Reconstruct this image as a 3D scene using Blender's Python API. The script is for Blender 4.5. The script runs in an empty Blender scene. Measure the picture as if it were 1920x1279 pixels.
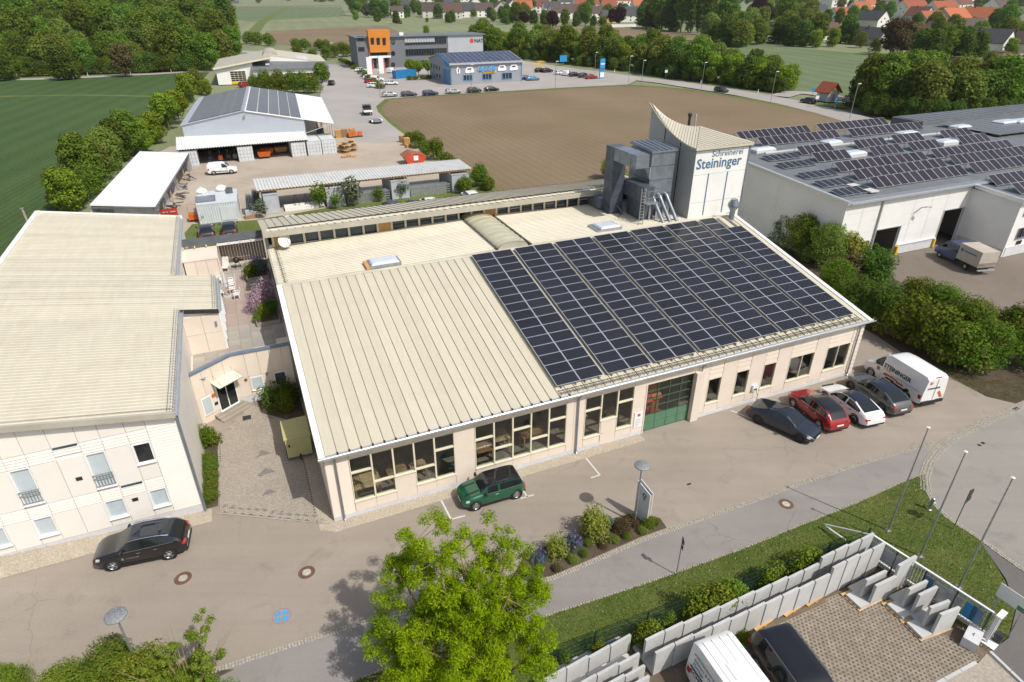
import bpy,math,random
import numpy as np
from mathutils import Vector,Matrix
from mathutils.geometry import tessellate_polygon
rnd=random.Random(11)
sc=bpy.context.scene
COL=sc.collection
R_=math.radians
# ---------------------------------------------------------------- camera, sky, sun, exposure
CAM_H,PITCH,FOC=26.0,R_(28.934),1186.34      # drone height (m), tilt, focal length in photo pixels
cd=bpy.data.cameras.new('camera');cam=bpy.data.objects.new('camera',cd);COL.objects.link(cam)
cam.location=(0,0,CAM_H);cam.rotation_euler=(math.pi/2-PITCH,0,0)
cd.sensor_fit='HORIZONTAL';cd.sensor_width=36;cd.lens=FOC/1920*36;cd.clip_start=.5;cd.clip_end=12000
sc.camera=cam
SUN_AZ,SUN_EL=R_(-39.5),R_(52)
wd=bpy.data.worlds.new('World');sc.world=wd;wd.use_nodes=True
_n=wd.node_tree.nodes;_sky=_n.new('ShaderNodeTexSky');_sky.sky_type='NISHITA';_sky.sun_disc=False
_sky.sun_elevation=SUN_EL;_sky.sun_rotation=math.pi/2-SUN_AZ;_sky.air_density=1.0;_sky.dust_density=2.5;_sky.ozone_density=1.0
_hs=_n.new('ShaderNodeHueSaturation');_hs.inputs['Saturation'].default_value=.68   # thin summer cloud veil
wd.node_tree.links.new(_sky.outputs[0],_hs.inputs['Color']);wd.node_tree.links.new(_hs.outputs[0],_n['Background'].inputs[0]);_n['Background'].inputs[1].default_value=.125
sd=bpy.data.lights.new('sun','SUN');sd.energy=3.75;sd.angle=R_(.53);sd.color=(1,.955,.88)
sun=bpy.data.objects.new('sun',sd);COL.objects.link(sun)
_d=Vector((math.cos(SUN_AZ)*math.cos(SUN_EL),math.sin(SUN_AZ)*math.cos(SUN_EL),math.sin(SUN_EL)))
sun.rotation_euler=(-_d).to_track_quat('-Z','Y').to_euler();sun.location=_d*300
sc.view_settings.view_transform='Standard';sc.view_settings.look='None';sc.view_settings.gamma=1
sc.view_settings.exposure=0.03;sc.view_settings.use_curve_mapping=False
sc.cycles.max_bounces=6;sc.cycles.transparent_max_bounces=12
# ---------------------------------------------------------------- survey: photo measurements -> metres
_F=Vector((0,math.cos(PITCH),-math.sin(PITCH)));_U=Vector((0,math.sin(PITCH),math.cos(PITCH)))
def G(u,v,z=0.0):
    d=_F*FOC+Vector((1,0,0))*(u-960)-_U*(v-639.5)
    return Vector((0,0,CAM_H))+d*((z-CAM_H)/d.z)
def HT(base,u,v):                                  # height of a point straight above a ground point
    b=G(*base);d=_F*FOC+Vector((1,0,0))*(u-960)-_U*(v-639.5)
    return CAM_H+d.z*(b.x*d.x+b.y*d.y)/(d.x**2+d.y**2)
AL=.40962                                          # the site's axes: x along the hall front, y into the depth
OX,OY=-9.9394,26.1367
_ca,_sa=math.cos(AL),math.sin(AL)
def HF(x,y,z=0.0):return Vector((OX+x*_ca-y*_sa,OY+x*_sa+y*_ca,z))
def LP(u,v,z=0.0):
    g=G(u,v,z);a,b=g.x-OX,g.y-OY
    return (a*_ca+b*_sa,-a*_sa+b*_ca)
def inv(p):a,b=p.x-OX,p.y-OY;return (a*_ca+b*_sa,-a*_sa+b*_ca)
# ---------------------------------------------------------------- materials
MATS={}
def _mk(name):
    m=bpy.data.materials.new(name);m.use_nodes=True;nt=m.node_tree;nt.nodes.clear()
    out=nt.nodes.new('ShaderNodeOutputMaterial');return m,nt,out
class NT:
    def __init__(s,nt):s.nt=nt
    def n(s,t,**k):
        x=s.nt.nodes.new(t)
        for a,b in k.items():
            if a.startswith('i_'):
                key=a[2:];x.inputs[int(key) if key.isdigit() else key.replace('_',' ')].default_value=b
            else:setattr(x,a,b)
        return x
    def l(s,a,b):s.nt.links.new(a,b)
    def math(s,op,a,b=None,clamp=False):
        x=s.n('ShaderNodeMath',operation=op,use_clamp=clamp)
        for i,q in enumerate((a,b)):
            if q is None:continue
            if hasattr(q,'links') or hasattr(q,'is_linked'):s.l(q,x.inputs[i])
            else:x.inputs[i].default_value=q
        return x.outputs[0]
    def mix(s,f,a,b,bt='MIX'):
        x=s.n('ShaderNodeMix',data_type='RGBA',blend_type=bt)
        for i,q in ((0,f),(6,a),(7,b)):
            if hasattr(q,'is_linked'):s.l(q,x.inputs[i])
            else:x.inputs[i].default_value=(q if i == 0 else (*q[:3],1))
        return x.outputs[2]
    def noise(s,vec,scale,detail=4,rough=.55,dist=0):
        x=s.n('ShaderNodeTexNoise');x.inputs['Scale'].default_value=scale;x.inputs['Detail'].default_value=detail
        x.inputs['Roughness'].default_value=rough;x.inputs['Distortion'].default_value=dist
        if vec is not None:s.l(vec,x.inputs['Vector'])
        return x.outputs['Fac']
    def ramp(s,f,lo,hi):
        x=s.n('ShaderNodeMapRange');s.l(f,x.inputs[0]);x.inputs[1].default_value=lo;x.inputs[2].default_value=hi
        return x.outputs[0]
    def coords(s):return s.n('ShaderNodeTexCoord').outputs['Object']
    def mapping(s,vec,scale=(1,1,1),rot=0):
        x=s.n('ShaderNodeMapping');s.l(vec,x.inputs[0]);x.inputs['Scale'].default_value=scale;x.inputs['Rotation'].default_value=(0,0,rot)
        return x.outputs[0]
def M(name,col,rough=.6,metal=0.0,var=.12,scale=1.5,fine=0.0,fscale=40,bump=0.0,bscale=80,coat=0.0,ov=0.0,spec=.5,col2=None,stretch=None,dirt=0.0,dcol=(.06,.05,.04),dscale=.35):
    m,nt,out=_mk(name);t=NT(nt);co=t.coords()
    b=t.n('ShaderNodeBsdfPrincipled');t.l(b.outputs[0],out.inputs[0])
    b.inputs['Roughness'].default_value=rough;b.inputs['Metallic'].default_value=metal;b.inputs['Specular IOR Level'].default_value=spec
    if coat:b.inputs['Coat Weight'].default_value=coat;b.inputs['Coat Roughness'].default_value=.04
    c1=[x*(1-var) for x in col];c2=list(col2) if col2 else [min(1,x*(1+var)) for x in col]
    vec=t.mapping(co,stretch) if stretch else co
    c=t.mix(t.ramp(t.noise(vec,scale),.3,.7),c1,c2)
    if dirt:c=t.mix(t.math('MULTIPLY',t.ramp(t.noise(co,dscale,6,.65),.5,.75),dirt),c,dcol)
    if fine:c=t.mix(t.ramp(t.noise(co,fscale,2),.35,.65),c,t.mix(1.0,c,(1-fine,)*3,'MULTIPLY'))
    if ov:
        oi=t.n('ShaderNodeObjectInfo');h=t.n('ShaderNodeHueSaturation');t.l(c,h.inputs['Color'])
        t.l(t.math('ADD',t.math('MULTIPLY',oi.outputs['Random'],2*ov),1-ov),h.inputs['Value']);c=h.outputs[0]
    t.l(c,b.inputs['Base Color'])
    if bump:
        bp=t.n('ShaderNodeBump');bp.inputs['Strength'].default_value=bump;bp.inputs['Distance'].default_value=.02
        t.l(t.noise(co,bscale,3),bp.inputs['Height']);t.l(bp.outputs[0],b.inputs['Normal'])
    MATS[name]=m;return m
def leaf_mat(name,a,b_,ov=.12,trans=.3,c3=None):
    m,nt,out=_mk(name);t=NT(nt);co=t.coords()
    g=t.n('ShaderNodeNewGeometry');oi=t.n('ShaderNodeObjectInfo')
    f=t.math('ADD',t.math('MULTIPLY',g.outputs['Random Per Island'],.55),t.math('MULTIPLY',t.ramp(t.noise(co,.6,3),.3,.7),.45))
    c=t.mix(f,a,b_)
    if c3:c=t.mix(t.ramp(t.noise(co,.7,5),.5,.68),c,c3)
    h=t.n('ShaderNodeHueSaturation');t.l(c,h.inputs['Color'])
    t.l(t.math('ADD',t.math('MULTIPLY',oi.outputs['Random'],2*ov),1-ov),h.inputs['Value'])
    t.l(t.math('ADD',t.math('MULTIPLY',oi.outputs['Random'],.05),.475),h.inputs['Hue'])
    d=t.n('ShaderNodeBsdfDiffuse');tr=t.n('ShaderNodeBsdfTranslucent');mx=t.n('ShaderNodeMixShader');mx.inputs[0].default_value=trans
    t.l(h.outputs[0],d.inputs[0]);t.l(h.outputs[0],tr.inputs[0]);t.l(d.outputs[0],mx.inputs[1]);t.l(tr.outputs[0],mx.inputs[2])
    t.l(mx.outputs[0],out.inputs[0]);MATS[name]=m;return m
def glass_mat(name,tint,refl=.9):                  # thin see-through pane
    m,nt,out=_mk(name);t=NT(nt)
    tr=t.n('ShaderNodeBsdfTransparent');tr.inputs[0].default_value=(*tint,1)
    gl=t.n('ShaderNodeBsdfGlossy');gl.inputs['Roughness'].default_value=.02;gl.inputs[0].default_value=(refl,)*3+(1,)
    fr=t.n('ShaderNodeLayerWeight');mx=t.n('ShaderNodeMixShader')
    t.l(t.math('ADD',t.math('MULTIPLY',t.math('POWER',fr.outputs['Facing'],3.0),.7),.07),mx.inputs[0])
    t.l(tr.outputs[0],mx.inputs[1]);t.l(gl.outputs[0],mx.inputs[2]);t.l(mx.outputs[0],out.inputs[0]);MATS[name]=m;return m
def pv_mat(name,cx,cy,cell,dot,lim,dark=None):  # printed cells of a solar module
    m,nt,out=_mk(name);t=NT(nt);co=t.coords();s=t.n('ShaderNodeSeparateXYZ');t.l(co,s.inputs[0])
    def tri(o,c):return t.math('ABSOLUTE',t.math('SUBTRACT',t.math('FRACT',t.math('ADD',t.math('DIVIDE',o,c),100.0)),.5))
    a,b=tri(s.outputs[0],cx),tri(s.outputs[1],cy)
    oi=t.n('ShaderNodeObjectInfo')
    cc=t.mix(oi.outputs['Random'],[x*.75 for x in cell],[x*1.35 for x in cell])
    c=t.mix(t.math('GREATER_THAN',t.math('MAXIMUM',a,b),.468),cc,[x*1.8+.015 for x in cell])
    c=t.mix(t.math('GREATER_THAN',t.math('ADD',a,b),lim),c,dot)
    p=t.n('ShaderNodeBsdfPrincipled');t.l(c,p.inputs['Base Color']);p.inputs['Roughness'].default_value=.16;p.inputs['Specular IOR Level'].default_value=.13
    t.l(p.outputs[0],out.inputs[0]);MATS[name]=m;return m
# paved and soil surfaces: broad patches, fine grain, stains; world metres
def ground(name,c1,c2,broad=.12,grain=30,gvar=.25,stain=0.0,scol=(.02,.02,.02),rough=.9,bump=.25,stripes=None,patch=None,pcol=None,psc=.3,plo=.5,phi=.65,speck=None,wear=False):
    m,nt,out=_mk(name);t=NT(nt);co=t.coords()
    b=t.n('ShaderNodeBsdfPrincipled');t.l(b.outputs[0],out.inputs[0]);b.inputs['Roughness'].default_value=rough;b.inputs['Specular IOR Level'].default_value=.25
    c=t.mix(t.ramp(t.noise(co,broad,6,.6),.3,.7),c1,c2)
    if stripes:
        for (ang,wl,amt,dist) in stripes:
            w=t.n('ShaderNodeTexWave',wave_type='BANDS',bands_direction='X');t.l(t.mapping(co,(1,1,1),-ang),w.inputs[0])
            w.inputs['Scale'].default_value=.314/wl;w.inputs['Distortion'].default_value=dist;w.inputs['Detail'].default_value=3;w.inputs['Detail Scale'].default_value=.35
            c=t.mix(t.math('MULTIPLY',w.outputs['Fac'],amt),c,t.mix(1.0,c,(.35,.35,.35),'MULTIPLY'))
    if patch:c=t.mix(t.math('MULTIPLY',t.ramp(t.noise(co,psc,6,.65),plo,phi),patch),c,pcol)
    if wear:                                          # driving streaks, mended patches, fine cracks
        c=t.mix(t.math('MULTIPLY',t.ramp(t.noise(t.mapping(co,(.06,1.1,1),-AL),1,4,.6),.42,.68),.3),c,t.mix(1.0,c,(.74,.74,.75),'MULTIPLY'))
        vo=t.n('ShaderNodeTexVoronoi',feature='DISTANCE_TO_EDGE');vo.inputs['Scale'].default_value=.11
        wv=t.n('ShaderNodeVectorMath',operation='ADD');nz_=t.n('ShaderNodeTexNoise');nz_.inputs['Scale'].default_value=.7;nz_.inputs['Detail'].default_value=5;t.l(co,nz_.inputs['Vector'])
        t.l(co,wv.inputs[0]);t.l(nz_.outputs['Color'],wv.inputs[1]);t.l(wv.outputs[0],vo.inputs['Vector'])
        ck=t.math('MULTIPLY',t.math('LESS_THAN',vo.outputs['Distance'],.0022),t.math('GREATER_THAN',t.noise(co,.09,2),.56));c=t.mix(t.math('MULTIPLY',ck,.28),c,(.1,.09,.08))
        v2=t.n('ShaderNodeTexVoronoi',feature='F1',distance='CHEBYCHEV');v2.inputs['Scale'].default_value=.16;t.l(t.mapping(co,(1,1,1),-AL),v2.inputs['Vector'])
        c=t.mix(t.math('MULTIPLY',t.math('LESS_THAN',v2.outputs['Distance'],.22),.16),c,t.mix(1.0,c,(1.22,1.2,1.17),'MULTIPLY'))
    if stain:c=t.mix(t.math('MULTIPLY',t.ramp(t.noise(co,.55,5,.7,.6),.56,.75),stain),c,scol)
    c=t.mix(t.ramp(t.noise(co,grain,3,.7),.3,.7),t.mix(1.0,c,(1-gvar,)*3,'MULTIPLY'),c)
    if speck:
        c=t.mix(t.math('GREATER_THAN',t.noise(co,grain*1.7,1),speck[0]),c,speck[1])
    t.l(c,b.inputs['Base Color'])
    bp=t.n('ShaderNodeBump');bp.inputs['Strength'].default_value=bump;bp.inputs['Distance'].default_value=.03
    t.l(t.noise(co,grain*.8,3),bp.inputs['Height']);t.l(bp.outputs[0],b.inputs['Normal']);MATS[name]=m;return m
# ---------------------------------------------------------------- mesh building
class MB:
    def __init__(s):s.v=[];s.f=[];s.m=[]
    def face(s,pts,m=0):
        i=len(s.v);s.v += [tuple(p) for p in pts];s.f.append(tuple(range(i,i+len(pts))));s.m.append(m);return s
    def box(s,x0,x1,y0,y1,z0,z1,m=0,skip=''):
        i=len(s.v);s.v += [(x,y,z) for z in (z0,z1) for y in (y0,y1) for x in (x0,x1)]
        for k,q in (('b',(0,2,3,1)),('t',(4,5,7,6)),('f',(0,1,5,4)),('k',(2,6,7,3)),('l',(0,4,6,2)),('r',(1,3,7,5))):
            if k in skip:continue
            s.f.append(tuple(i+j for j in q));s.m.append(m)
        return s
    def hexa(s,p,m=0):                              # 8 corners: bottom ring then top ring
        i=len(s.v);s.v += [tuple(q) for q in p]
        for q in ((3,2,1,0),(4,5,6,7),(0,1,5,4),(1,2,6,5),(2,3,7,6),(3,0,4,7)):s.f.append(tuple(i+j for j in q));s.m.append(m)
        return s
    def prism(s,pts,z0,z1,m=0,mt=None):          # vertical prism over an outline
        n=len(pts);i=len(s.v);s.v += [(x,y,z0) for x,y in pts]+[(x,y,z1) for x,y in pts]
        for k in range(n):s.f.append((i+k,i+(k+1) % n,i+n+(k+1) % n,i+n+k));s.m.append(m)
        s.f.append(tuple(i+n+k for k in range(n)));s.m.append(m if mt is None else mt);s.f.append(tuple(i+n-1-k for k in range(n)));s.m.append(m);return s
    def extr(s,prof,y0,y1,axis='y',m=0,caps=True,closed=True):  # profile (a,b) swept along one axis
        n=len(prof);i=len(s.v)
        mk=(lambda a,b,t:(a,t,b)) if axis == 'y' else (lambda a,b,t:(t,a,b)) if axis == 'x' else (lambda a,b,t:(a,b,t))
        s.v += [mk(a,b,y0) for a,b in prof]+[mk(a,b,y1) for a,b in prof]
        for k in range(n if closed else n-1):s.f.append((i+k,i+(k+1) % n,i+n+(k+1) % n,i+n+k));s.m.append(m)
        if caps and closed:s.f.append(tuple(i+k for k in range(n)));s.m.append(m);s.f.append(tuple(i+n+k for k in reversed(range(n))));s.m.append(m)
        return s
    def tube(s,pts,r,n=8,m=0,caps=True):
        pts=[Vector(p) for p in pts];rs=r if isinstance(r,(list,tuple)) else [r]*len(pts);i=len(s.v);prev=None
        for k,p in enumerate(pts):
            d=(pts[min(k+1,len(pts)-1)]-pts[max(k-1,0)]).normalized()
            a=d.orthogonal().normalized() if prev is None else (prev-d*prev.dot(d)).normalized()
            prev=a;b=d.cross(a)
            for j in range(n):q=p+(a*math.cos(2*math.pi*j/n)+b*math.sin(2*math.pi*j/n))*rs[k];s.v.append(tuple(q))
        for k in range(len(pts)-1):
            for j in range(n):s.f.append((i+k*n+j,i+k*n+(j+1) % n,i+(k+1)*n+(j+1) % n,i+(k+1)*n+j));s.m.append(m)
        if caps:s.f.append(tuple(i+j for j in reversed(range(n))));s.m.append(m);e=i+(len(pts)-1)*n;s.f.append(tuple(e+j for j in range(n)));s.m.append(m)
        return s
    def lathe(s,prof,c=(0,0,0),n=16,m=0,axis='z'):
        i=len(s.v)
        for r,h in prof:
            for j in range(n):
                a=2*math.pi*j/n;x,y=r*math.cos(a),r*math.sin(a)
                p=(x,y,h) if axis == 'z' else (x,h,y) if axis == 'y' else (h,x,y)
                s.v.append((p[0]+c[0],p[1]+c[1],p[2]+c[2]))
        for k in range(len(prof)-1):
            for j in range(n):s.f.append((i+k*n+j,i+k*n+(j+1) % n,i+(k+1)*n+(j+1) % n,i+(k+1)*n+j));s.m.append(m)
        return s
    def xf(s,mat,start=0):
        s.v[start:]=[tuple(mat @ Vector(p)) for p in s.v[start:]];return s
    def mesh(s,name,mats,smooth=False):
        me=bpy.data.meshes.new(name);me.from_pydata(s.v,[],s.f)
        for q in (mats if isinstance(mats,(list,tuple)) else [mats]):me.materials.append(MATS[q])
        if any(s.m):me.polygons.foreach_set('material_index',s.m)
        if smooth:me.polygons.foreach_set('use_smooth',[True]*len(s.f));me.set_sharp_from_angle(angle=R_(42))
        me.update();return me
def link(name,me,parent=None,loc=None,rz=None,label=None,kind=None):
    o=bpy.data.objects.new(name,me);COL.objects.link(o)
    if parent is not None:o.parent=parent
    if loc is not None:o.location=loc
    if rz is not None:o.rotation_euler=rz if hasattr(rz,'__len__') else (0,0,rz)
    if label:o['label']=label
    if kind:o['kind']=kind
    return o
def part(name,mb,mats,parent,loc=None,rz=None,label=None,smooth=False,kind=None):
    return link(name,mb.mesh(name,mats,smooth) if isinstance(mb,MB) else mb,parent,loc,rz,label,kind)
def tag(o,label,cat,group=None):
    o['label']=label;o['category']=cat
    if group:o['group']=group
    return o
def thing(name,label,cat,loc=(0,0,0),rz=0.0,group=None):
    o=bpy.data.objects.new(name,None);COL.objects.link(o);o.empty_display_size=.3
    o.location=loc;o.rotation_euler=(0,0,rz);return tag(o,label,cat,group)
def dup(root,loc,rz=0.0,label=None,group=None,scale=None,mats=None):
    r=root.copy();COL.objects.link(r);r.location=loc;r.rotation_euler=(0,0,rz)
    if label:r['label']=label
    if group:r['group']=group
    if scale is not None:r.scale=scale if hasattr(scale,'__len__') else (scale,)*3
    for ch in list(root.children):
        c=ch.copy();COL.objects.link(c);c.parent=r
        if mats and ch.name.split('.')[0] in mats:
            c.material_slots[0].link='OBJECT';c.material_slots[0].material=MATS[mats[ch.name.split('.')[0]]]
        for g in ch.children:d=g.copy();COL.objects.link(d);d.parent=c
    return r
def sheet(name,pts,z,mat,thick=0.0,kind='structure'):
    """flat ground sheet over an outline given in world metres"""
    p=[Vector((q[0],q[1],0)) for q in pts];tri=tessellate_polygon([p])
    mb=MB();mb.v=[(q.x,q.y,z) for q in p];mb.f=[]
    for a,b,c in tri:
        n=(p[b]-p[a]).cross(p[c]-p[a]);mb.f.append((a,b,c) if n.z > 0 else (a,c,b));mb.m.append(0)
    if thick:
        n=len(p);mb.v += [(q.x,q.y,z-thick) for q in p]
        for k in range(n):mb.f.append((k,(k+1) % n,n+(k+1) % n,n+k));mb.m.append(0)
    return link(name,mb.mesh(name,mat),kind=kind)
def px(lst,z=0.0):return [G(u,v,z) for u,v in lst]
def hf(lst):return [HF(x,y) for x,y in lst]
def text(body,size,mat,parent,loc,rot,name='lettering',depth=.004,bold=0.0,align='LEFT',xs=1.0):
    cu=bpy.data.curves.new(name,'FONT');cu.body=body;cu.size=size;cu.extrude=depth;cu.offset=bold;cu.align_x=align
    cu.resolution_u=2
    o=bpy.data.objects.new('tmp',cu);COL.objects.link(o);bpy.context.view_layer.update()
    me=bpy.data.meshes.new_from_object(o.evaluated_get(bpy.context.evaluated_depsgraph_get()));bpy.data.objects.remove(o)
    me.materials.clear();me.materials.append(MATS[mat]);r=link(name,me,parent,loc,rot);r.scale=(xs,1,1);return r
ORD=['first','second','third','fourth','fifth','sixth','seventh','eighth','ninth','tenth','eleventh','twelfth','thirteenth','fourteenth','fifteenth','sixteenth','seventeenth','eighteenth','nineteenth','twentieth']
for a_,b_ in (('twenty','thirtieth'),('thirty','fortieth'),('forty','fiftieth'),('fifty','sixtieth'),('sixty','seventieth'),('seventy','eightieth'),('eighty','ninetieth')):ORD += [a_+'-'+o for o in ORD[:9]]+[b_]
# ---------------------------------------------------------------- palette
ground('asphalt_forecourt',(.325,.277,.227),(.395,.34,.283),.16,24,.32,.35,(.12,.105,.09),speck=(.66,(.42,.38,.33)),wear=True)
ground('asphalt_path',(.272,.246,.228),(.33,.302,.281),.2,30,.28,.3,(.09,.085,.085),wear=True)
ground('asphalt_road',(.3,.274,.246),(.36,.332,.3),.1,26,.25,.35,(.12,.11,.105),wear=True)
ground('asphalt_drive',(.15,.138,.13),(.19,.178,.168),.2,30,.28,.3,(.07,.065,.06))
ground('asphalt_far',(.34,.315,.295),(.42,.39,.365),.06,6,.12,.2,(.16,.15,.145))
ground('asphalt_yard',(.19,.155,.128),(.24,.2,.165),.1,20,.25,.3,(.08,.065,.055))
ground('gravel_yard',(.4,.33,.26),(.52,.45,.37),.09,5,.2,.35,(.2,.155,.115))
ground('soil_field',(.235,.168,.103),(.3,.22,.14),.03,3.5,.2,.2,(.21,.15,.095),stripes=[(AL,1.7,.16,1.2),(AL,.75,.22,.8),(AL,24,.1,2.0)],patch=.5,pcol=(.175,.165,.075),psc=.018,plo=.46,phi=.7)
ground('crop_field',(.06,.112,.03),(.095,.155,.046),.02,2.5,.35,.2,(.07,.11,.04),stripes=[(R_(10),6.0,.22,.8),(R_(10),1.1,.3,.6)])
ground('meadow',(.2,.225,.115),(.275,.3,.17),.012,1.2,.25,.25,(.36,.37,.21),stripes=[(R_(18),14,.14,3.0)])
ground('meadow_green',(.125,.175,.075),(.18,.23,.12),.02,1.6,.28,.4,(.19,.24,.12),stripes=[(R_(12),10,.2,4.0)])
ground('rough_grass',(.11,.15,.035),(.19,.22,.07),.2,5,.4,.35,(.2,.17,.085),bump=.6)
ground('lawn',(.095,.14,.025),(.17,.205,.05),.35,14,.5,.35,(.17,.145,.05),bump=.8,patch=.5,pcol=(.15,.135,.05),psc=.25,plo=.5,phi=.72)
ground('earth',(.14,.105,.075),(.23,.18,.13),.8,14,.4,.4,(.24,.2,.155),bump=.7)
ground('gravel',(.42,.355,.27),(.58,.51,.41),.8,11,.35,.3,(.2,.17,.12),bump=1.0)
ground('concrete_paving',(.3,.265,.22),(.39,.35,.29),.5,9,.18,.5,(.2,.175,.145))
ground('soil_dark',(.08,.058,.04),(.15,.115,.08),.9,18,.4,.4,(.14,.11,.08),bump=.8)
M('cream_roof',(.56,.515,.405),.5,.0,.045,1.2,dirt=.35,dcol=(.42,.365,.27),dscale=.5,ov=.05,fine=.05,fscale=9,stretch=(2.2,.3,1))
M('seam_dark',(.2,.17,.115),.6)
M('cream_roof_grey',(.45,.42,.345),.5,0,.08,.8,dirt=.55,dcol=(.3,.265,.2),dscale=.3,ov=.05)
M('cladding',(.75,.65,.55),.65,0,.04,1,ov=.025,fine=.04,dirt=.15,dcol=(.56,.45,.35))
M('cladding_white',(.8,.76,.7),.6,0,.03,.8,ov=.02,dirt=.12,dcol=(.66,.6,.53))
M('white_wall',(.8,.795,.765),.6,0,.04,.4,dirt=.2,dcol=(.64,.61,.55))
M('white_paint',(.8,.79,.76),.45,0,.04)
M('plinth',(.6,.6,.62),.8,0,.08,2)
M('white_roof',(.86,.85,.82),.45,0,.03,.6,dirt=.1,dcol=(.6,.57,.5),ov=.03)
M('gutter_metal',(.62,.64,.66),.35,.6,.06,3)
M('zinc',(.3,.335,.39),.42,.7,.18,1.6,ov=.06)
M('zinc_dark',(.13,.147,.18),.45,.55,.2,2,ov=.1)
M('galvanised',(.46,.48,.5),.42,.75,.2,4,ov=.1)
M('steel_dark',(.045,.048,.052),.5,.4,.2,4)
M('pole_metal',(.4,.41,.42),.4,.7,.1,4)
M('parapet_blue',(.2,.25,.33),.45,.3,.1,3)
M('text_blue',(.075,.16,.26),.5,0,.03)
M('frame_cream',(.72,.66,.5),.5,0,.03)
M('frame_white',(.8,.8,.8),.4,0,.02)
M('door_green',(.095,.2,.12),.5,0,.1,2)
M('frame_green',(.05,.1,.06),.5)
M('orange_board',(.56,.31,.115),.65,0,.12,3,ov=.05)
M('wood',(.35,.2,.095),.7,0,.25,3,ov=.12,stretch=(1,8,8))
M('wood_pale',(.52,.36,.19),.7,0,.2,4,ov=.12)
M('wood_grey',(.33,.265,.21),.8,0,.2,3,ov=.1)
M('pallet_orange',(.56,.33,.13),.7,0,.2,4,ov=.1)
M('concrete',(.5,.5,.49),.8,0,.08,1.4,fine=.06,dirt=.25,dcol=(.36,.35,.33),dscale=.9,ov=.04,bump=.1,bscale=30)
M('stone',(.42,.385,.32),.85,0,.25,6,ov=.12)
M('cobble',(.44,.4,.33),.85,0,.3,9,fine=.3,fscale=30)
M('paver',(.4,.35,.29),.88,0,.2,7,fine=.2,fscale=40,dirt=.3,dcol=(.22,.19,.15),dscale=.5)
M('paver_dark',(.23,.215,.205),.88,0,.2,7,fine=.2)
M('paver_grid',(.31,.262,.205),.9,0,.25,3,fine=.25,fscale=30,dirt=.4,dcol=(.2,.165,.125),dscale=.6)
M('marking',(.66,.64,.6),.8,0,.1,3,fine=.2,fscale=20)
M('blue_marking',(.1,.33,.6),.8,0,.12,4,fine=.2,fscale=14)
M('red_marking',(.45,.2,.19),.8,0,.15,4,fine=.3,fscale=14)
M('rust_iron',(.16,.09,.06),.75,.2,.3,6)
M('tyre',(.018,.018,.019),.8,0,.2,8)
M('black_trim',(.014,.014,.015),.5,0,.1)
M('rim_silver',(.5,.51,.53),.3,.85,.05)
M('rim_dark',(.04,.04,.045),.35,.6,.1)
M('chrome',(.75,.76,.78),.15,1,.02)
M('lamp_red',(.5,.015,.012),.2,0,.1,coat=.6)
M('lamp_clear',(.7,.72,.74),.12,.3,.1,coat=.8)
M('plate',(.78,.78,.76),.4,0,.02)
M('car_glass',(.014,.018,.021),.04,0,.1,spec=.7)
M('roof_glass',(.012,.018,.032),.03,0,.1,spec=.9)
for _nm,_c,_mt in (('black',(.009,.009,.012),.2),('green',(.01,.115,.055),.35),('red',(.33,.012,.018),.25),('white',(.8,.8,.79),0),('grey',(.1,.1,.098),.4),('navy',(.022,.028,.048),.35),('silver',(.5,.51,.52),.5),('blue',(.018,.05,.16),.3),('anthracite',(.045,.05,.058),.4),('darkblue',(.02,.03,.1),.3),('cyan',(.05,.25,.5),.2)):
    M('paint_'+_nm,_c,.3,_mt,.03,1,coat=1.0)
M('pane_dark',(.018,.021,.024),.04,0,.2,.8,spec=.7)
M('pane_blind',(.5,.57,.6),.1,0,.05,2,coat=.8)
M('pane_blue',(.055,.085,.11),.06,0,.3,1,spec=.8)
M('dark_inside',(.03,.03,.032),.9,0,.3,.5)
M('inside_floor',(.24,.2,.16),.7,0,.3,1)
M('inside_wall',(.3,.28,.25),.8,0,.1,1)
M('container_white',(.6,.63,.65),.5,0,.06,1.2,ov=.05,dirt=.2,dcol=(.45,.43,.4))
M('container_grey',(.42,.44,.47),.5,0,.08,1.2,ov=.08,dirt=.3,dcol=(.3,.27,.22))
M('container_blue',(.02,.19,.42),.5,0,.08)
M('orange_paint',(.62,.13,.02),.45,0,.1,ov=.05)
M('skip_orange',(.55,.07,.03),.5,0,.12,2)
M('tarp_rust',(.3,.11,.06),.75,0,.2,2)
M('tarp_beige',(.46,.41,.35),.7,0,.08,1,dirt=.3,dcol=(.3,.27,.23))
M('red_paint',(.42,.03,.02),.5,0,.1)
M('yellow_paint',(.72,.46,.02),.5,0,.08)
M('corr_white',(.72,.72,.69),.5,0,.06,1,dirt=.25,dcol=(.55,.52,.45))
M('corr_grey',(.6,.6,.58),.5,0,.08,1,dirt=.3,dcol=(.36,.35,.33))
M('light_grey_clad',(.42,.46,.52),.5,.15,.04,.5)
M('dark_roofing',(.1,.105,.11),.7,0,.2,1)
M('grey_roofing',(.16,.17,.18),.6,.1,.15,.6,dirt=.4,dcol=(.23,.22,.2))
M('office_grey',(.15,.16,.175),.6,0,.06,.3)
M('office_grey_light',(.4,.42,.45),.55,0,.05,.3)
M('office_orange',(.72,.26,.035),.55,0,.06,.3)
M('shop_grey',(.3,.32,.36),.55,.1,.05,.4)
M('shop_blue',(.1,.25,.45),.5,0,.06)
M('logo_blue',(.02,.28,.62),.5);M('logo_orange',(.8,.36,.02),.5);M('logo_red',(.6,.05,.04),.5);M('black_print',(.012,.012,.013),.5);M('orange_print',(.62,.12,.02),.5);M('red_print',(.55,.04,.06),.5)
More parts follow.
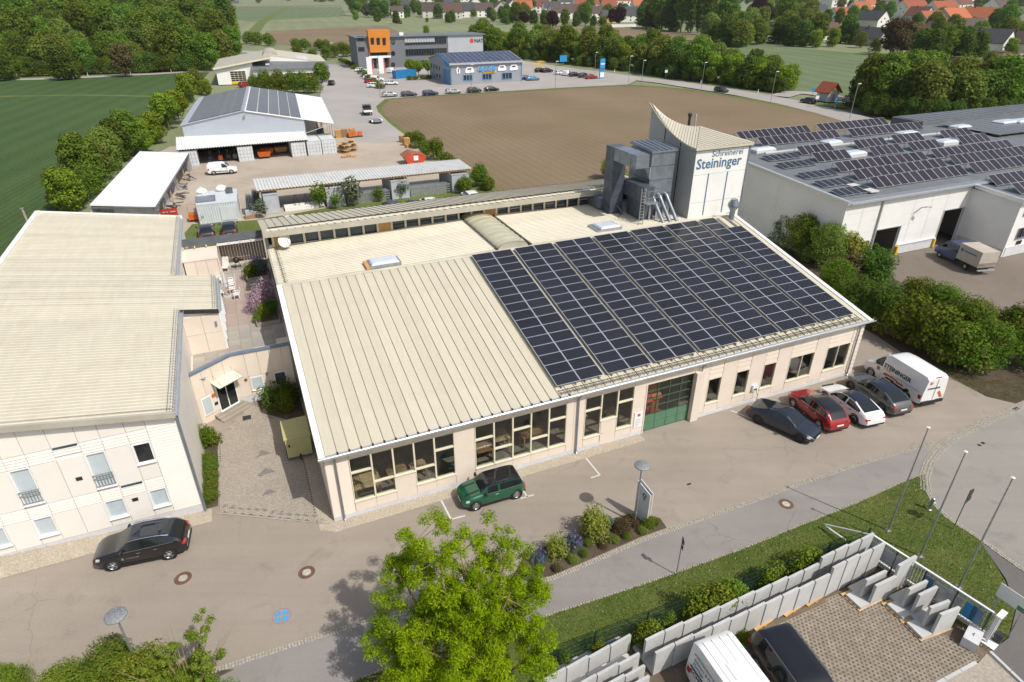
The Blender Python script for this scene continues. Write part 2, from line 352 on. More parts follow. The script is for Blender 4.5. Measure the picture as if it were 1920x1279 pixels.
for i,c in enumerate(((.3,.075,.03),(.4,.12,.045),(.16,.06,.038),(.085,.06,.05),(.06,.063,.07),(.1,.05,.038))):M('tiles_%d' % i,c,.8,0,.2,1.2,fine=.25,fscale=6,ov=.15)
for i,c in enumerate(((.74,.72,.68),(.6,.57,.52),(.68,.6,.42),(.62,.42,.16),(.42,.39,.36),(.5,.26,.2))):M('render_%d' % i,c,.8,0,.05,.4,ov=.06)
M('bark',(.14,.1,.065),.9,0,.3,5,bump=.4);M('bark_pale',(.27,.19,.1),.9,0,.3,5)
M('hedge_core',(.02,.028,.008),.95,0,.3,2)
glass_mat('window_glass',(.72,.78,.76));M('canopy_glass',(.62,.66,.52),.25,0,.05)
pv_mat('pv_cells',.13,.15,(.011,.012,.021),(.26,.27,.29),.84)
pv_mat('pv_brown',.17,.17,(.03,.026,.034),(.06,.055,.07),.97)
pv_mat('pv_plain',.16,.16,(.085,.08,.095),(.07,.075,.09),.97)
pv_mat('pv_blue',1.0,1.65,(.02,.03,.08),(.2,.22,.28),.97)
leaf_mat('leaf_ash',(.1,.185,.004),(.39,.47,.014),.04,.34)
leaf_mat('leaf_wood',(.085,.15,.018),(.215,.3,.046),.24,.38)
leaf_mat('leaf_olive',(.12,.17,.03),(.26,.31,.066),.22,.38)
leaf_mat('leaf_dark',(.06,.108,.018),(.145,.205,.04),.22,.36)
leaf_mat('leaf_bright',(.14,.22,.018),(.3,.38,.045),.18,.38)
leaf_mat('leaf_hedge',(.075,.13,.014),(.2,.27,.034),.15,.36,(.18,.17,.045))
leaf_mat('leaf_copper',(.03,.012,.014),(.06,.025,.025),.2)
leaf_mat('leaf_brown',(.09,.07,.03),(.16,.125,.06),.15)
leaf_mat('leaf_silver',(.12,.15,.09),(.2,.23,.14),.15)
leaf_mat('leaf_bush',(.11,.175,.016),(.27,.34,.05),.1,.35)
leaf_mat('leaf_yellow',(.2,.24,.03),(.32,.3,.07),.08,.3)
leaf_mat('leaf_pink',(.4,.26,.33),(.62,.47,.53),.05,.3)
leaf_mat('leaf_violet',(.13,.1,.32),(.3,.25,.52),.08,.3)
leaf_mat('leaf_blade',(.08,.14,.016),(.19,.25,.05),.1,.3)
leaf_mat('leaf_greyblue',(.1,.16,.13),(.2,.27,.22),.1,.3)
# ================================================================ GROUND
sheet('terrain',[(-7000,-200),(7000,-200),(7000,9000),(-7000,9000)],-.30,'meadow')
def strip(name,line,w,z,mat,kind='structure'):
    a=[];b=[]
    for i,p in enumerate(line):
        d=(line[min(i+1,len(line)-1)]-line[max(i-1,0)]).normalized();n=Vector((-d.y,d.x,0));a.append(p+n*w/2);b.append(p-n*w/2)
    mb=MB()
    for i in range(len(a)-1):mb.face([(b[i].x,b[i].y,z),(b[i+1].x,b[i+1].y,z),(a[i+1].x,a[i+1].y,z),(a[i].x,a[i].y,z)])
    return link(name,mb.mesh(name,mat),kind=kind)
sheet('woodland_floor',px([(-500,148),(0,147),(392,130),(440,100),(452,62),(440,12),(200,1),(-900,1),(-1500,60)]),-.26,'rough_grass')
sheet('crop_field',px([(-700,158),(0,150.5),(392,134),(360,170),(310,215),(215,300),(110,385),(60,470),(0,560),(-300,900),(-1100,1000)]),-.22,'crop_field')
strip('field_track',px([(-200,183),(0,179.5),(150,177),(318,180)]),2.2,-.19,'rough_grass')
strip('wood_road',px([(-300,154),(0,148.5),(100,146.5),(200,142),(300,137),(394,131),(440,122)]),5,-.16,'asphalt_far')
sheet('ploughed_field_far',px([(498,58),(640,51),(722,48),(756,62),(742,98),(640,92),(540,84),(500,78)]),-.24,'soil_field')
sheet('ploughed_strip',px([(1000,50),(1160,52),(1300,62),(1345,76),(1290,82),(1180,74),(1050,66)]),-.24,'soil_field')
sheet('crop_field_right',px([(1380,72),(1480,88),(1620,100),(1720,118),(1790,140),(1700,185),(1570,178),(1480,168),(1390,140),(1330,100)]),-.24,'meadow_green')
sheet('field_far',px([(380,12),(640,9),(640,11),(390,15)]),-.25,'soil_field')
sheet('far_crop',px([(300,16),(520,13),(640,13),(650,30),(560,34),(470,40),(380,28)]),-.25,'meadow_green')
strip('grass_track',px([(470,66),(490,42),(520,24),(540,14)]),9,-.23,'rough_grass')
sheet('far_ploughland',px([(1480,6),(1920,3),(2100,4),(2100,9),(1700,10),(1480,9)]),-.25,'soil_field')
sheet('far_ploughland',px([(1140,5),(1250,5),(1260,8),(1150,9)]),-.25,'soil_field')
BF=px([(722,186),(800,180),(940,173),(1060,166),(1176,160),(1240,163.5),(1310,171),(1400,185),(1500,204),(1610,229),(1690,250)])
sheet('brown_field',BF+hf([(56,40),(44,40),(38,52),(32,58)])+px([(930,358),(830,300),(765,255),(712,214),(706,200)]),-.12,'soil_field')
strip('field_verge',px([(930,360),(830,302),(765,257),(713,216),(706,201),(724,185.5),(800,179.5),(940,172),(1060,165),(1176,159),(1240,162.5),(1310,170),(1400,184),(1500,203),(1610,228),(1690,249)]),2.4,-.10,'rough_grass')
strip('main_road',px([(1900,312),(1740,266),(1640,233),(1560,210),(1480,191),(1400,176),(1320,163.5),(1250,153),(1180,145),(1120,137),(1060,129),(1010,122),(960,114),(880,105),(760,100),(620,103),(520,101),(440,95)]),9,-.08,'asphalt_far')
strip('side_lane',px([(1480,172),(1520,174),(1560,180),(1600,188),(1625,192)]),6,-.07,'asphalt_far')
strip('side_lane',px([(1460,180),(1490,172),(1520,174)]),6,-.065,'asphalt_far')
strip('lane_marking',px([(1610,218),(1540,199),(1460,182),(1380,168)]),.14,-.06,'marking')
strip('hut_grass',px([(1525,193),(1560,198),(1590,200)]),5.5,-.05,'rough_grass')
sheet('business_park_paving',px([(612,120),(662,122),(690,112),(800,120),(900,108),(1010,119),(1130,136),(1195,150),(1178,158),(1060,164),(940,171),(800,179),(722,185),(705,199),(710,213),(745,243),(790,275),(640,280),(600,240),(600,180)]),-.06,'asphalt_far')
sheet('yard',px([(620,205),(705,212),(765,257),(832,302),(922,362)])+hf([(34,54),(44,37),(-12,37),(-14,60),(-19,62),(-17,98),(-12,112),(6,112)]),-.04,'gravel_yard')
sheet('yard_asphalt',px([(604,190),(640,150),(704,205),(740,240),(762,262),(700,268),(645,262),(615,225)]),-.035,'asphalt_far')
sheet('rough_ground',px([(330,455),(360,420),(480,412),(640,385),(900,340),(930,365),(800,400),(500,470),(345,480)]),-.03,'rough_grass')
sheet('car_bays',hf([(-8,50.5),(0,50.5),(34,50.5),(34,38),(-8,38)]),-.02,'gravel_yard')
sheet('neighbour_yard',hf([(53,20),(58,2),(60,-14),(140,-30),(140,60),(60,60)]),-.03,'asphalt_yard')
LA=[(1745,829),(1700,843),(1600,872),(1500,905),(1400,942),(1300,976),(1200,1012),(1100,1055),(1035,1082),(900,1112),(714,1157),(640,1177),(474,1231),(330,1280),(150,1345)]
LB=[(1733,888),(1690,905),(1600,945),(1500,985),(1400,1026),(1300,1062),(1220,1090),(1100,1130),(1046,1147),(900,1198),(732,1250),(640,1285),(500,1340)]
KB=[(2010,720),(1920,758),(1880,776),(1830,800),(1790,818),(1759,843),(1741,868),(1733,893),(1736,920),(1749,945),(1771,968),(1800,988),(1835,1010),(1880,1044),(1920,1072),(2010,1140)]
sheet('forecourt',hf([(-42,3),(-40,-34),(12,-24),(30,-16),(46,-12),(62,-13),(55,2),(52,20),(47,26),(44,41),(-8,41),(-20,41)]),0,'asphalt_forecourt')
sheet('footpath',px(LA+LB[::-1]),.004,'asphalt_path')
sheet('road',px(KB[:8]+KB[8:]+[(2400,1300),(2600,700)]),.006,'asphalt_road')
sheet('lawn',px(LB[::-1]+KB[8:13]+[(1884,1088),(1904,1140),(1890,1195),(1850,1222),(1700,1290),(1300,1420),(600,1480)]),.008,'lawn')
sheet('driveway',px([(1835,1012),(1880,1046),(1920,1074),(2010,1142),(2200,1500),(1960,1420),(1850,1290),(1852,1225),(1892,1196),(1906,1140),(1886,1086)]),.010,'asphalt_drive')
sheet('earth_strip',px([(1640,1060),(1705,1105),(1860,1215),(1845,1235),(1740,1300),(1500,1480),(800,1480),(1000,1300),(1260,1190),(1450,1110),(1560,1065)]),.013,'earth')
sheet('hedge_soil',px([(1612,612),(1650,634),(1700,668),(1775,704),(1850,744),(1905,757),(2000,716),(2040,690),(1960,640),(1860,610),(1750,560),(1640,505),(1560,470),(1500,430),(1420,395),(1400,420),(1500,520)]),.010,'soil_dark')
sheet('flower_bed',px([(1250,990),(1238,972),(1195,962),(1150,972),(1095,1003),(1030,1022),(985,1038),(960,1085),(1000,1092),(1040,1078),(1100,1052),(1200,1008)]),.020,'soil_dark')
sheet('planting_bed',hf([(-6.62,3.9),(-5.95,3.9),(-5.85,9.4),(-5.6,10.9),(-6.62,11.6)]),.020,'soil_dark')
sheet('shrub_bed',hf([(-3.1,14.3),(-.25,14.6),(-.1,8.8),(-1.5,11.2),(-2.9,12.6)]),.020,'soil_dark')
sheet('corner_bed',px([(60,1345),(90,1285),(190,1262),(330,1262),(440,1255),(350,1300)]),.020,'soil_dark')
# loose stones along the walls: a bed of real pebbles over a gravel sheet
def pebbles(name,x0,x1,y0,y1,n,s,mat='gravel',z=.012,rise=None):
    r=np.random.RandomState(len(name)+n);o=np.array([(1,0,0),(0,1,0),(-1,0,0),(0,-1,0),(0,0,.8),(0,0,-.3)])
    P=np.stack([r.uniform(x0,x1,n),r.uniform(y0,y1,n),np.full(n,z)],1)
    if rise:P[:,2] += rise(P[:,0],P[:,1])
    V=P[:,None,:]+o[None]*(s*r.uniform(.5,1.25,(n,1,1)))
    a=r.uniform(0,6.28,n);c,q=np.cos(a)[:,None],np.sin(a)[:,None];d=V-P[:,None]
    V=np.stack([d[...,0]*c-d[...,1]*q,d[...,0]*q+d[...,1]*c,d[...,2]],2)+P[:,None]
    W=V.reshape(-1,3);w=np.stack([OX+W[:,0]*_ca-W[:,1]*_sa,OY+W[:,0]*_sa+W[:,1]*_ca,W[:,2]],1)
    f=np.array([(0,1,4),(1,2,4),(2,3,4),(3,0,4)]);Fc=(f[None]+np.arange(n)[:,None,None]*6).reshape(-1,3)
    me=bpy.data.meshes.new(name);me.from_pydata(w.tolist(),[],Fc.tolist());me.materials.append(MATS[mat]);return link(name,me,kind='stuff')
M('pebble',(.5,.44,.35),.85,0,.4,25,fine=.3)
sheet('gravel_strip',hf([(-.2,-.85),(20.1,-.75),(20.1,0.05),(-.2,0.05)]),.012,'gravel');pebbles('wall_pebbles',-.15,20.05,-.8,0,5200,.045,'pebble')
sheet('gravel_strip',hf([(-.85,-.4),(0,-.85),(0.02,9),(-.85,9)]),.014,'gravel');pebbles('side_pebbles',-.82,0,-.3,8.9,2200,.045,'pebble')
mb=MB()                                            # gravel bank rising to the left along the office
for i in range(16):
    xa,xb=-6.3-i*1.2,-6.3-(i+1)*1.2;r=lambda x:max(0,(-6.69-x)*.053)
    mb.face([HF(xa,2.72,.02),HF(xa,3.85,.02+r(xa)),HF(xb,3.85,.02+r(xb)),HF(xb,2.72,.02)])
link('gravel_bank',mb.mesh('gravel_bank','gravel'),kind='structure')
pebbles('bank_pebbles',-24,-6.3,2.75,3.8,4200,.045,'pebble',.02,lambda x,y:np.clip(-6.69-x,0,99)*.053*np.clip((y-2.7)/1.1,0,1))
# cobble rows, pavers and grass-grid pavers as real stones
def cobbles(name,lines,rows,s=.13,z=.012):
    r=random.Random(len(name));mb=MB()
    for line,rw in zip(lines,rows):
        pts=px(line);t=0.0
        for i in range(len(pts)-1):
            a,b=pts[i],pts[i+1];L=(b-a).length;d=(b-a)/L;n=Vector((-d.y,d.x,0))
            while t < L:
                for k in rw:
                    c=a+d*(t+r.uniform(-.015,.015))+n*(k*s*1.1+r.uniform(-.012,.012));h=z+r.uniform(.01,.03);w1,w2=s*r.uniform(.40,.47),s*r.uniform(.38,.46)
                    q=[c+d*sx*w1+n*sy*w2 for sx,sy in ((-1,-1),(1,-1),(1,1),(-1,1))]
                    e=[c+d*sx*w1*.8+n*sy*w2*.8 for sx,sy in ((-1,-1),(1,-1),(1,1),(-1,1))];i0=len(mb.v)
                    mb.v += [(p.x,p.y,z-.01) for p in q]+[(p.x,p.y,h) for p in e]
                    mb.f += [(i0+4,i0+5,i0+6,i0+7)]+[(i0+j,i0+(j+1) % 4,i0+4+(j+1) % 4,i0+4+j) for j in range(4)];mb.m += [0]*5
                t += s*1.08
            t -= L
    return link(name,mb.mesh(name,'cobble'),kind='stuff')
cobbles('cobble_edging',[LA,LB,KB[:9],KB[8:]],[(0,1),(0,),(-1.6,-.6,.8,1.8),(0,1)])
mb=MB();r=random.Random(3)                      # courtyard: brick pavers in running bond
TR=[[LP(*q) for q in t] for t in (((478,860),(505,851),(492,843)),((483,895),(515,885),(498,878)),((489,932),(522,922),(503,915)))]
def intri(p,t):
    s=[(t[(i+1) % 3][0]-t[i][0])*(p[1]-t[i][1])-(t[(i+1) % 3][1]-t[i][1])*(p[0]-t[i][0]) for i in range(3)];return all(q > 0 for q in s) or all(q < 0 for q in s)
CY=[(-5.85,3.35),(-.3,.0),(-.88,1.2),(-.88,9.3),(-1.6,11.0),(-3.0,12.4),(-3.2,13.9),(-3.9,13.6),(-5.55,10.9),(-5.75,9.5)]
def inpoly(p,P):
    c=False;j=len(P)-1
    for i in range(len(P)):
        if (P[i][1] > p[1]) != (P[j][1] > p[1]) and p[0] < (P[j][0]-P[i][0])*(p[1]-P[i][1])/(P[j][1]-P[i][1])+P[i][0]:c=not c
        j=i
    return c
sheet('courtyard_joints',hf(CY),.010,'soil_dark')
for iy in range(0,125):
    for ix in range(-31,0):
        x,y=ix*.21+(.105 if iy % 2 else 0),iy*.115
        if not inpoly((x,y),CY):continue
        m=1 if any(intri((x,y),t) for t in TR) or (abs(y-(3.9-(x+5.85)*.64)) < .12 and ix % 2) else 0
        h=.03+r.uniform(-.003,.004);i0=len(mb.v)
        for zz,e in ((.01,0),(h,.004)):
            for sx,sy in ((-1,-1),(1,-1),(1,1),(-1,1)):mb.v.append(tuple(HF(x+sx*(.1-e),y+sy*(.0525-e),zz)))
        mb.f += [(i0+4,i0+5,i0+6,i0+7)]+[(i0+j,i0+(j+1) % 4,i0+4+(j+1) % 4,i0+4+j) for j in range(4)];mb.m += [m]*5
link('courtyard_pavers',mb.mesh('courtyard_pavers',['paver','paver_dark']),kind='stuff')
mb=MB()
for a,b in (((-6.05,3.3),(-.3,-.1)),((-5.82,3.4),(-5.8,9.5)),((-5.8,9.5),(-5.6,10.8)),((-.95,9.2),(-3.05,12.45)),((-3.05,12.45),(-3.25,14.0))):
    A,B=HF(*a),HF(*b);L=(B-A).length;d=(B-A)/L;n=Vector((-d.y,d.x,0));t=0
    while t < L-.2:
        e=min(L,t+.98);p=[A+d*t-n*.04,A+d*e-n*.04,A+d*e+n*.04,A+d*t+n*.04]
        mb.hexa([(q.x,q.y,0) for q in p]+[(q.x,q.y,.05) for q in p]);t += 1.0
link('kerb_stones',mb.mesh('kerb_stones','paver'),kind='structure')
mb=MB();r=random.Random(5)                      # grass-grid pavers
GY=[LP(*q) for q in ((1560,1122),(1640,1088),(1680,1112),(1760,1185),(1825,1226),(1838,1240),(1790,1262),(1700,1320),(1600,1420),(1250,1420),(1280,1290),(1425,1190),(1480,1160))]
gx0,gx1=min(p[0] for p in GY),max(p[0] for p in GY);gy0,gy1=min(p[1] for p in GY),max(p[1] for p in GY)
iy=0;y=gy0
while y < gy1:
    x=gx0+(.11 if iy % 2 else 0)
    while x < gx1:
        if inpoly((x,y),GY):
            z=.036+r.uniform(-.004,.004);i0=len(mb.v)
            o=[(-.11,-.08),(0,-.08),(.11,-.08),(.11,.08),(0,.08),(-.11,.08)];q=[(-.055,-.03),(0,-.05),(.055,-.03),(.055,.03),(0,.05),(-.055,.03)]
            for L_,zz in ((o,z),(q,z),(q,.012)):
                for ax,ay in L_:mb.v.append(tuple(HF(x+ax*.985,y+ay*.985,zz)))
            for j in range(6):
                k=(j+1) % 6;mb.f += [(i0+j,i0+k,i0+6+k,i0+6+j),(i0+6+j,i0+6+k,i0+12+k,i0+12+j)];mb.m += [0,0]
        x += .22
    y += .16;iy += 1
link('grid_pavers',mb.mesh('grid_pavers','paver_grid'),kind='stuff')
sheet('driveway_paving',px([(1745,1290),(1835,1243),(1850,1226),(1960,1330),(1900,1400),(1760,1400)]),.02,'paver')
mb=MB()
for a,b in (((1742,1290),(1838,1238)),((1856,1222),(1960,1322))):
    A,B=G(*a),G(*b);d=(B-A).normalized();n=Vector((-d.y,d.x,0));L=(B-A).length;t=0
    while t < L-.3:
        p=[A+d*t-n*.07,A+d*(t+.97)-n*.07,A+d*(t+.97)+n*.07,A+d*t+n*.07];mb.hexa([(q.x,q.y,0) for q in p]+[(q.x,q.y,.05) for q in p]);t += 1
link('kerb_stones',mb.mesh('kerb_stones','concrete'),kind='structure')
# paint on the ground
def lines(name,segs,w,z,mat):
    mb=MB()
    for a,b in segs:
        A,B=G(*a),G(*b);d=(B-A).normalized();n=Vector((-d.y,d.x,0))*w/2
        mb.face([(p.x,p.y,z) for p in (A-n,B-n,B+n,A+n)])
    return link(name,mb.mesh(name,mat),kind='structure')
lines('bay_lines',[((826,936),(846,974)),((846,974),(872,967)),((977,915),(989,932)),((976,935),(1001,928)),((1097,857),(1125,891)),((1108,896),(1125,891)),((1371,770),(1465,808))],.1,.008,'marking')
c=G(528,1155);mb=MB()
for k in range(4):
    a0=R_(20+90*k)+.16;a1=R_(20+90*(k+1))-.16;pts=[c+Vector((math.cos(a0),math.sin(a0),0))*.07]
    for j in range(7):a=a0+(a1-a0)*j/6;pts.append(c+Vector((math.cos(a),math.sin(a),0))*.38)
    mb.face([(p.x,p.y,.009) for p in pts])
for j in range(32):
    q=[c+Vector((math.cos(R_(11.25*k)),math.sin(R_(11.25*k)),0))*rr for k,rr in ((j,.41),(j,.45),(j+1,.45),(j+1,.41))];mb.face([(p.x,p.y,.009) for p in q],1)
link('no_stopping_marking',mb.mesh('no_stopping_marking',['blue_marking','red_marking']),kind='structure')
for i,(u,v,lab) in enumerate(((343,1084,'rusty round manhole cover beside the black car at the office'),(575,1073,'rusty round manhole cover above the blue road marking'),(1474,945,'round manhole cover in the footpath beside the flagpole shadow'))):
    t=thing('manhole_cover',lab,'manhole cover',G(u,v,.009));t.location.z=.006
    part('rim',MB().lathe([(.22,.006),(.235,.012),(.4,.012),(.42,.0)],n=28),'rust_iron',t)
    part('lid',MB().lathe([(0,.01),(.2,.01),(.215,.004)],n=24),'stone',t)
for u,v,lab,w,h in ((463,784,'dark square drain grate in the courtyard pavers',.55,.55),(1906,767,'dark drain grate in the kerb line at the right',.6,.35),(1292,908,'small dark drain lid on the forecourt asphalt',.28,.12),(1843,831,'small valve lid in the road, right of its twin',.25,.2),(1836,835,'small valve lid in the road, left of its twin',.2,.2)):
    p=inv(G(u,v));t=thing('drain_grate',lab,'drain',HF(p[0],p[1],.03 if u == 463 else .012),AL)
    mb=MB().box(-w/2,w/2,-h/2,h/2,0,.006)
    for k in range(5):mb.box(-w/2+.02,w/2-.02,-h/2+h*(k+.25)/5,-h/2+h*(k+.6)/5,.006,.012)
    part('grate',mb,'steel_dark',t)
# ================================================================ WORKSHOP HALL
def WP(u,v,b=0.0):                                 # photo pixel -> (x, z) on the upright plane y=b of the site axes
    d=_F*FOC+Vector((1,0,0))*(u-960)-_U*(v-639.5);n=Vector((-_sa,_ca,0));P=HF(0,b)-Vector((0,0,CAM_H))
    q=Vector((0,0,CAM_H))+d*(n.dot(P)/n.dot(d));return (inv(q)[0],q.z)
hall=thing('workshop_hall','long cream joinery workshop with solar panels on its front roof','workshop',HF(0,0),AL)
def siding(mb,x0,x1,z0,z1,y,pitch=.12,m=0):   # horizontal boards, each tilted a little
    n=max(1,round((z1-z0)/pitch));h=(z1-z0)/n
    for k in range(n):
        a,b=z0+k*h,z0+(k+1)*h
        mb.face([(x0,y-.05,a),(x1,y-.05,a),(x1,y-.008,b),(x0,y-.008,b)],m);mb.face([(x0,y,a),(x1,y,a),(x1,y-.05,a),(x0,y-.05,a)],m)
    mb.face([(x0,y,z0),(x0,y-.02,z0),(x0,y-.02,z1),(x0,y,z1)],m);mb.face([(x1,y,z0),(x1,y,z1),(x1,y-.02,z1),(x1,y-.02,z0)],m)
PANEL_ME={}
def panel(x0,x1,z0,z1,root,y=0.0,mat='cladding',g=.007,name='cladding_panel',t=.05):
    k=(round(x1-x0,2),round(z1-z0,2),mat)
    if k not in PANEL_ME:PANEL_ME[k]=MB().box(g,x1-x0-g,-t/2,t/2,g,z1-z0-g).mesh(name,mat)
    return part(name,PANEL_ME[k],None,root,(x0,y,z0))
def window(x0,x1,z0,z1,root,y=0.0,trans=(),frame='frame_cream',glass='window_glass',fw=.045,sill=True,mull=(),depth=.1,name='window',label=None):
    mb=MB();y0,y1=y-.045,y+depth
    mb.box(x0,x0+fw,y0,y1,z0,z1).box(x1-fw,x1,y0,y1,z0,z1).box(x0+fw,x1-fw,y0+.003,y1,z1-fw,z1).box(x0+fw,x1-fw,y0+.003,y1,z0,z0+fw)
    for t in trans:mb.box(x0+fw,x1-fw,y0+.006,y1,t-.05,t+.05)
    for t in mull:mb.box(t-fw/2,t+fw/2,y0+.009,y1-.004,z0+fw,z1-fw)
    if sill:mb.box(x0-.02,x1+.02,y0-.05,y0-.001,z0-.03,z0+.02)
    w=part(name,mb,frame,root,label=label)
    zs=[z0+fw]+[t for t in trans]+[z1-fw];xs=[x0+fw]+list(mull)+[x1-fw]
    for i in range(len(zs)-1):
        for j in range(len(xs)-1):part('pane',MB().face([(xs[j],y+.05,zs[i]),(xs[j+1],y+.05,zs[i]),(xs[j+1],y+.05,zs[i+1]),(xs[j],y+.05,zs[i+1])]),glass,w)
    return w
back=MB()                                          # load-bearing wall behind the cladding
def solid(x0,x1,z0,z1):back.box(x0,x1,.045,.2,z0,z1)
def cellP(x0,x1,z0,z1):panel(x0,x1,z0,z1,hall);solid(x0,x1,z0,z1)
def cellS(x0,x1,z0,z1,p=.12):sid=MB();siding(sid,x0+.01,x1-.01,z0,z1,.02,p);part('siding',sid,'cladding',hall);solid(x0,x1,z0,z1)
def groupwin(xs,spec):
    for k,(lo,tr) in enumerate(spec):
        a,b=xs[k],xs[k+1];cellP(a,b,.3,lo);window(a,b,lo,4.06,hall,trans=tr);cellP(a,b,4.07,4.46)
g1=[1.25+1.193*k for k in range(6)];g2=[8.47+1.207*k for k in range(6)];g3=[15.78,16.98,18.18,19.38]
groupwin(g1,[(1.0,(3.03,)),(1.0,(2.03,)),(2.03,()),(1.0,(2.1,)),(1.0,(3.05,))])
groupwin(g2,[(.95,(3.03,)),(.95,(2.03,)),(.95,(3.03,)),(.95,(2.0,)),(.95,(3.03,))])
groupwin(g3[:2],[(.95,(3.03,))]);groupwin(g3[2:],[(.95,(3.03,))])
window(16.98,18.18,2.0,4.06,hall);cellP(16.98,18.18,4.07,4.46);solid(16.98,18.18,0,2)
d=part('door',MB().box(17.02,18.14,-.05,.04,.06,1.94),'cladding',hall,label='cream side door under a window');part('handle',MB().box(17.1,17.22,-.1,-.05,1.0,1.04),'gutter_metal',d)
cellS(.02,1.24,.3,4.46)
for a,b,zz in ((7.22,8.46,(.3,2.4,4.06,4.46)),(14.52,15.0,(.3,2.3,4.06,4.46)),(15.0,15.77,(.3,2.3,4.06,4.46)),(19.39,20.3,(.2,2.2,3.8,4.46)),(24.72,25.34,(.3,2.2,4.06,4.46)),(26.5,27.74,(.3,2.1,4.06,4.46)),(28.92,30.18,(.3,2.1,4.06,4.46)),(31.35,32.58,(.3,2.1,4.06,4.46)),(34.97,36.2,(.3,2.1,4.06,4.46))):
    for i in range(len(zz)-1):cellP(a,b,zz[i],zz[i+1])
for k in range(3):cellP(20.3+k*1.25,21.55+k*1.25,3.84,4.46)
for a,b,m_ in ((25.35,26.49,()),(27.75,28.91,()),(30.19,31.34,()),(32.6,34.96,(33.78,)),(36.21,38.52,(37.36,))):
    window(a,b,.97,3.0,hall,mull=m_);cellP(a,(a+b)/2 if m_ else b,.25,.96)
    if m_:cellP((a+b)/2,b,.25,.96)
    cellS(a,b,3.02,4.46,.36)
cellS(38.54,39.58,.2,4.46,.36)
solid(24.1,24.72,0,4.5);back.box(24.08,24.7,-.28,.05,0,3.9);back.box(20.3,24.08,.05,.2,3.84,4.5)
back.box(20.28,20.36,-.06,.3,0,3.84)
# sectional door: green bottom panels, glazed upper rows
dr=part('garage_door',MB().box(20.38,24.06,.1,.14,.02,.09),'frame_green',hall)
for i in range(4):
    for j in range(6):
        x0,x1,z0,z1=20.4+i*.915,20.4+(i+1)*.915,.06+j*.625,.06+(j+1)*.625
        if j < 2:part('door_panel',MB().box(x0+.02,x1-.02,.09,.15,z0+.015,z1-.015),'door_green',dr)
        else:part('door_pane',MB().face([(x0+.03,.13,z0+.03),(x1-.03,.13,z0+.03),(x1-.03,.13,z1-.03),(x0+.03,.13,z1-.03)]),'window_glass',dr)
mb=MB()
for i in range(5):mb.box(20.37+i*.915,20.43+i*.915,.085,.16,.05,3.8)
for j in range(2,7):mb.box(20.4,24.04,.088,.157,.04+j*.625,.09+j*.625)
part('door_frame',mb,'frame_green',dr)
s=part('sign_board',MB().box(19.56,20.2,-.075,-.045,.66,1.9),'frame_white',hall,label='white notice board with a red emblem');part('emblem',MB().box(19.78,20.0,-.08,-.0751,1.55,1.75),'red_print',s)
mb=MB()
for k,w in enumerate((.4,.34,.44,.3,.24)):mb.box(19.66,19.66+w,-.079,-.0751,1.3-k*.13,1.33-k*.13)
part('text_lines',mb,'pole_metal',s)
# shell
prof=[(0,0),(15.3,0),(15.3,7.95),(0,4.56)]
back.extr([(y+.0,z) for y,z in prof],0.02,.2,'x');back.extr(prof,39.4,39.58,'x')
back.box(0,.2,15.3,23.7,0,7.9);back.box(39.4,39.58,15.3,37,0,7.5);back.box(0,.2,23.7,37,0,6.1);back.box(.2,39.4,36.8,37,0,6.1)
part('wall',back,'cladding',hall)
mb=MB();siding(mb,0,15.2,.3,4.5,0,.36);mb.v=[(.02+y,x,z) for x,y,z in mb.v];part('side_cladding',mb,'cladding',hall)
part('floor',MB().box(.2,39.4,.2,9,0,.05),'inside_floor',hall)
part('inner_wall',MB().box(.2,39.4,9,9.2,0,6.5),'inside_wall',hall)
part('ceiling',MB().face([(.2,.2,4.5),(39.4,.2,4.5),(39.4,9,6.4),(.2,9,6.4)]),'inside_wall',hall)
part('base_course',MB().box(.0,20.28,-.03,.2,0,.29).box(24.72,39.58,-.05,.2,0,.24),'plinth',hall)
# front roof: standing-seam sheets
SL=.2197;RA=math.atan(SL);RY0,RZ0=-.30,4.75
def onroof(x,s,h=0.0):return (x,RY0+s*math.cos(RA)-h*math.sin(RA),RZ0+s*math.sin(RA)+h*math.cos(RA))
def seam_sheet(w,L,mat):return MB().box(0,w-.002,0,L,-.04,0).box(w-.02,w+.004,0,L,0,.04,1).mesh('roof_sheet',[mat,'seam_dark'])
sm=seam_sheet(.625,15.95,'cream_roof');n=63
for k in range(n):part('roof_sheet',sm,None,hall,onroof(.12+k*.625,0),(RA,0,0))
vc=MB().box(-.2,.14,-.05,16.0,-.1,.075).mesh('verge_cap','white_paint')
for x in (-.05,39.55):part('verge_cap',vc,None,hall,onroof(x,0),(RA,0,0))
part('ridge_cap',MB().extr([(15.15,8.17),(15.32,8.29),(15.55,8.22),(15.5,8.1),(15.2,8.1)],-.2,39.7,'x'),'cream_roof_grey',hall)
gp=[(-.30,4.82),(-.32,4.70),(-.38,4.645),(-.45,4.66),(-.5,4.73),(-.505,4.80),(-.525,4.80),(-.52,4.70),(-.46,4.625),(-.37,4.61),(-.29,4.67),(-.28,4.82)]
part('gutter',MB().extr(gp,-.28,39.9,'x'),'gutter_metal',hall);part('fascia',MB().box(-.2,39.75,-.285,-.22,4.5,4.76),'zinc',hall)
part('soffit',MB().box(-.05,39.6,-.22,.05,4.47,4.5),'white_paint',hall)
for x in (.55,15.25,24.55,38.95):part('downspout',MB().tube([(x,-.4,4.63),(x,-.36,4.5),(x,-.13,4.3),(x,-.13,.16),(x,-.24,.05)],.055,8),'zinc',hall,smooth=True)
sg=MB()
for x in [14.0+.31*k for k in range(80)]:
    a=onroof(x,.18,.02);sg.tube([a,onroof(x,.18,.16),onroof(x,.62,.05)],.016,4)
for s_,h in ((.2,.15),(.3,.13),(.5,.1)):sg.tube([onroof(13.9,s_,h),onroof(38.8,s_,h)],.014,4)
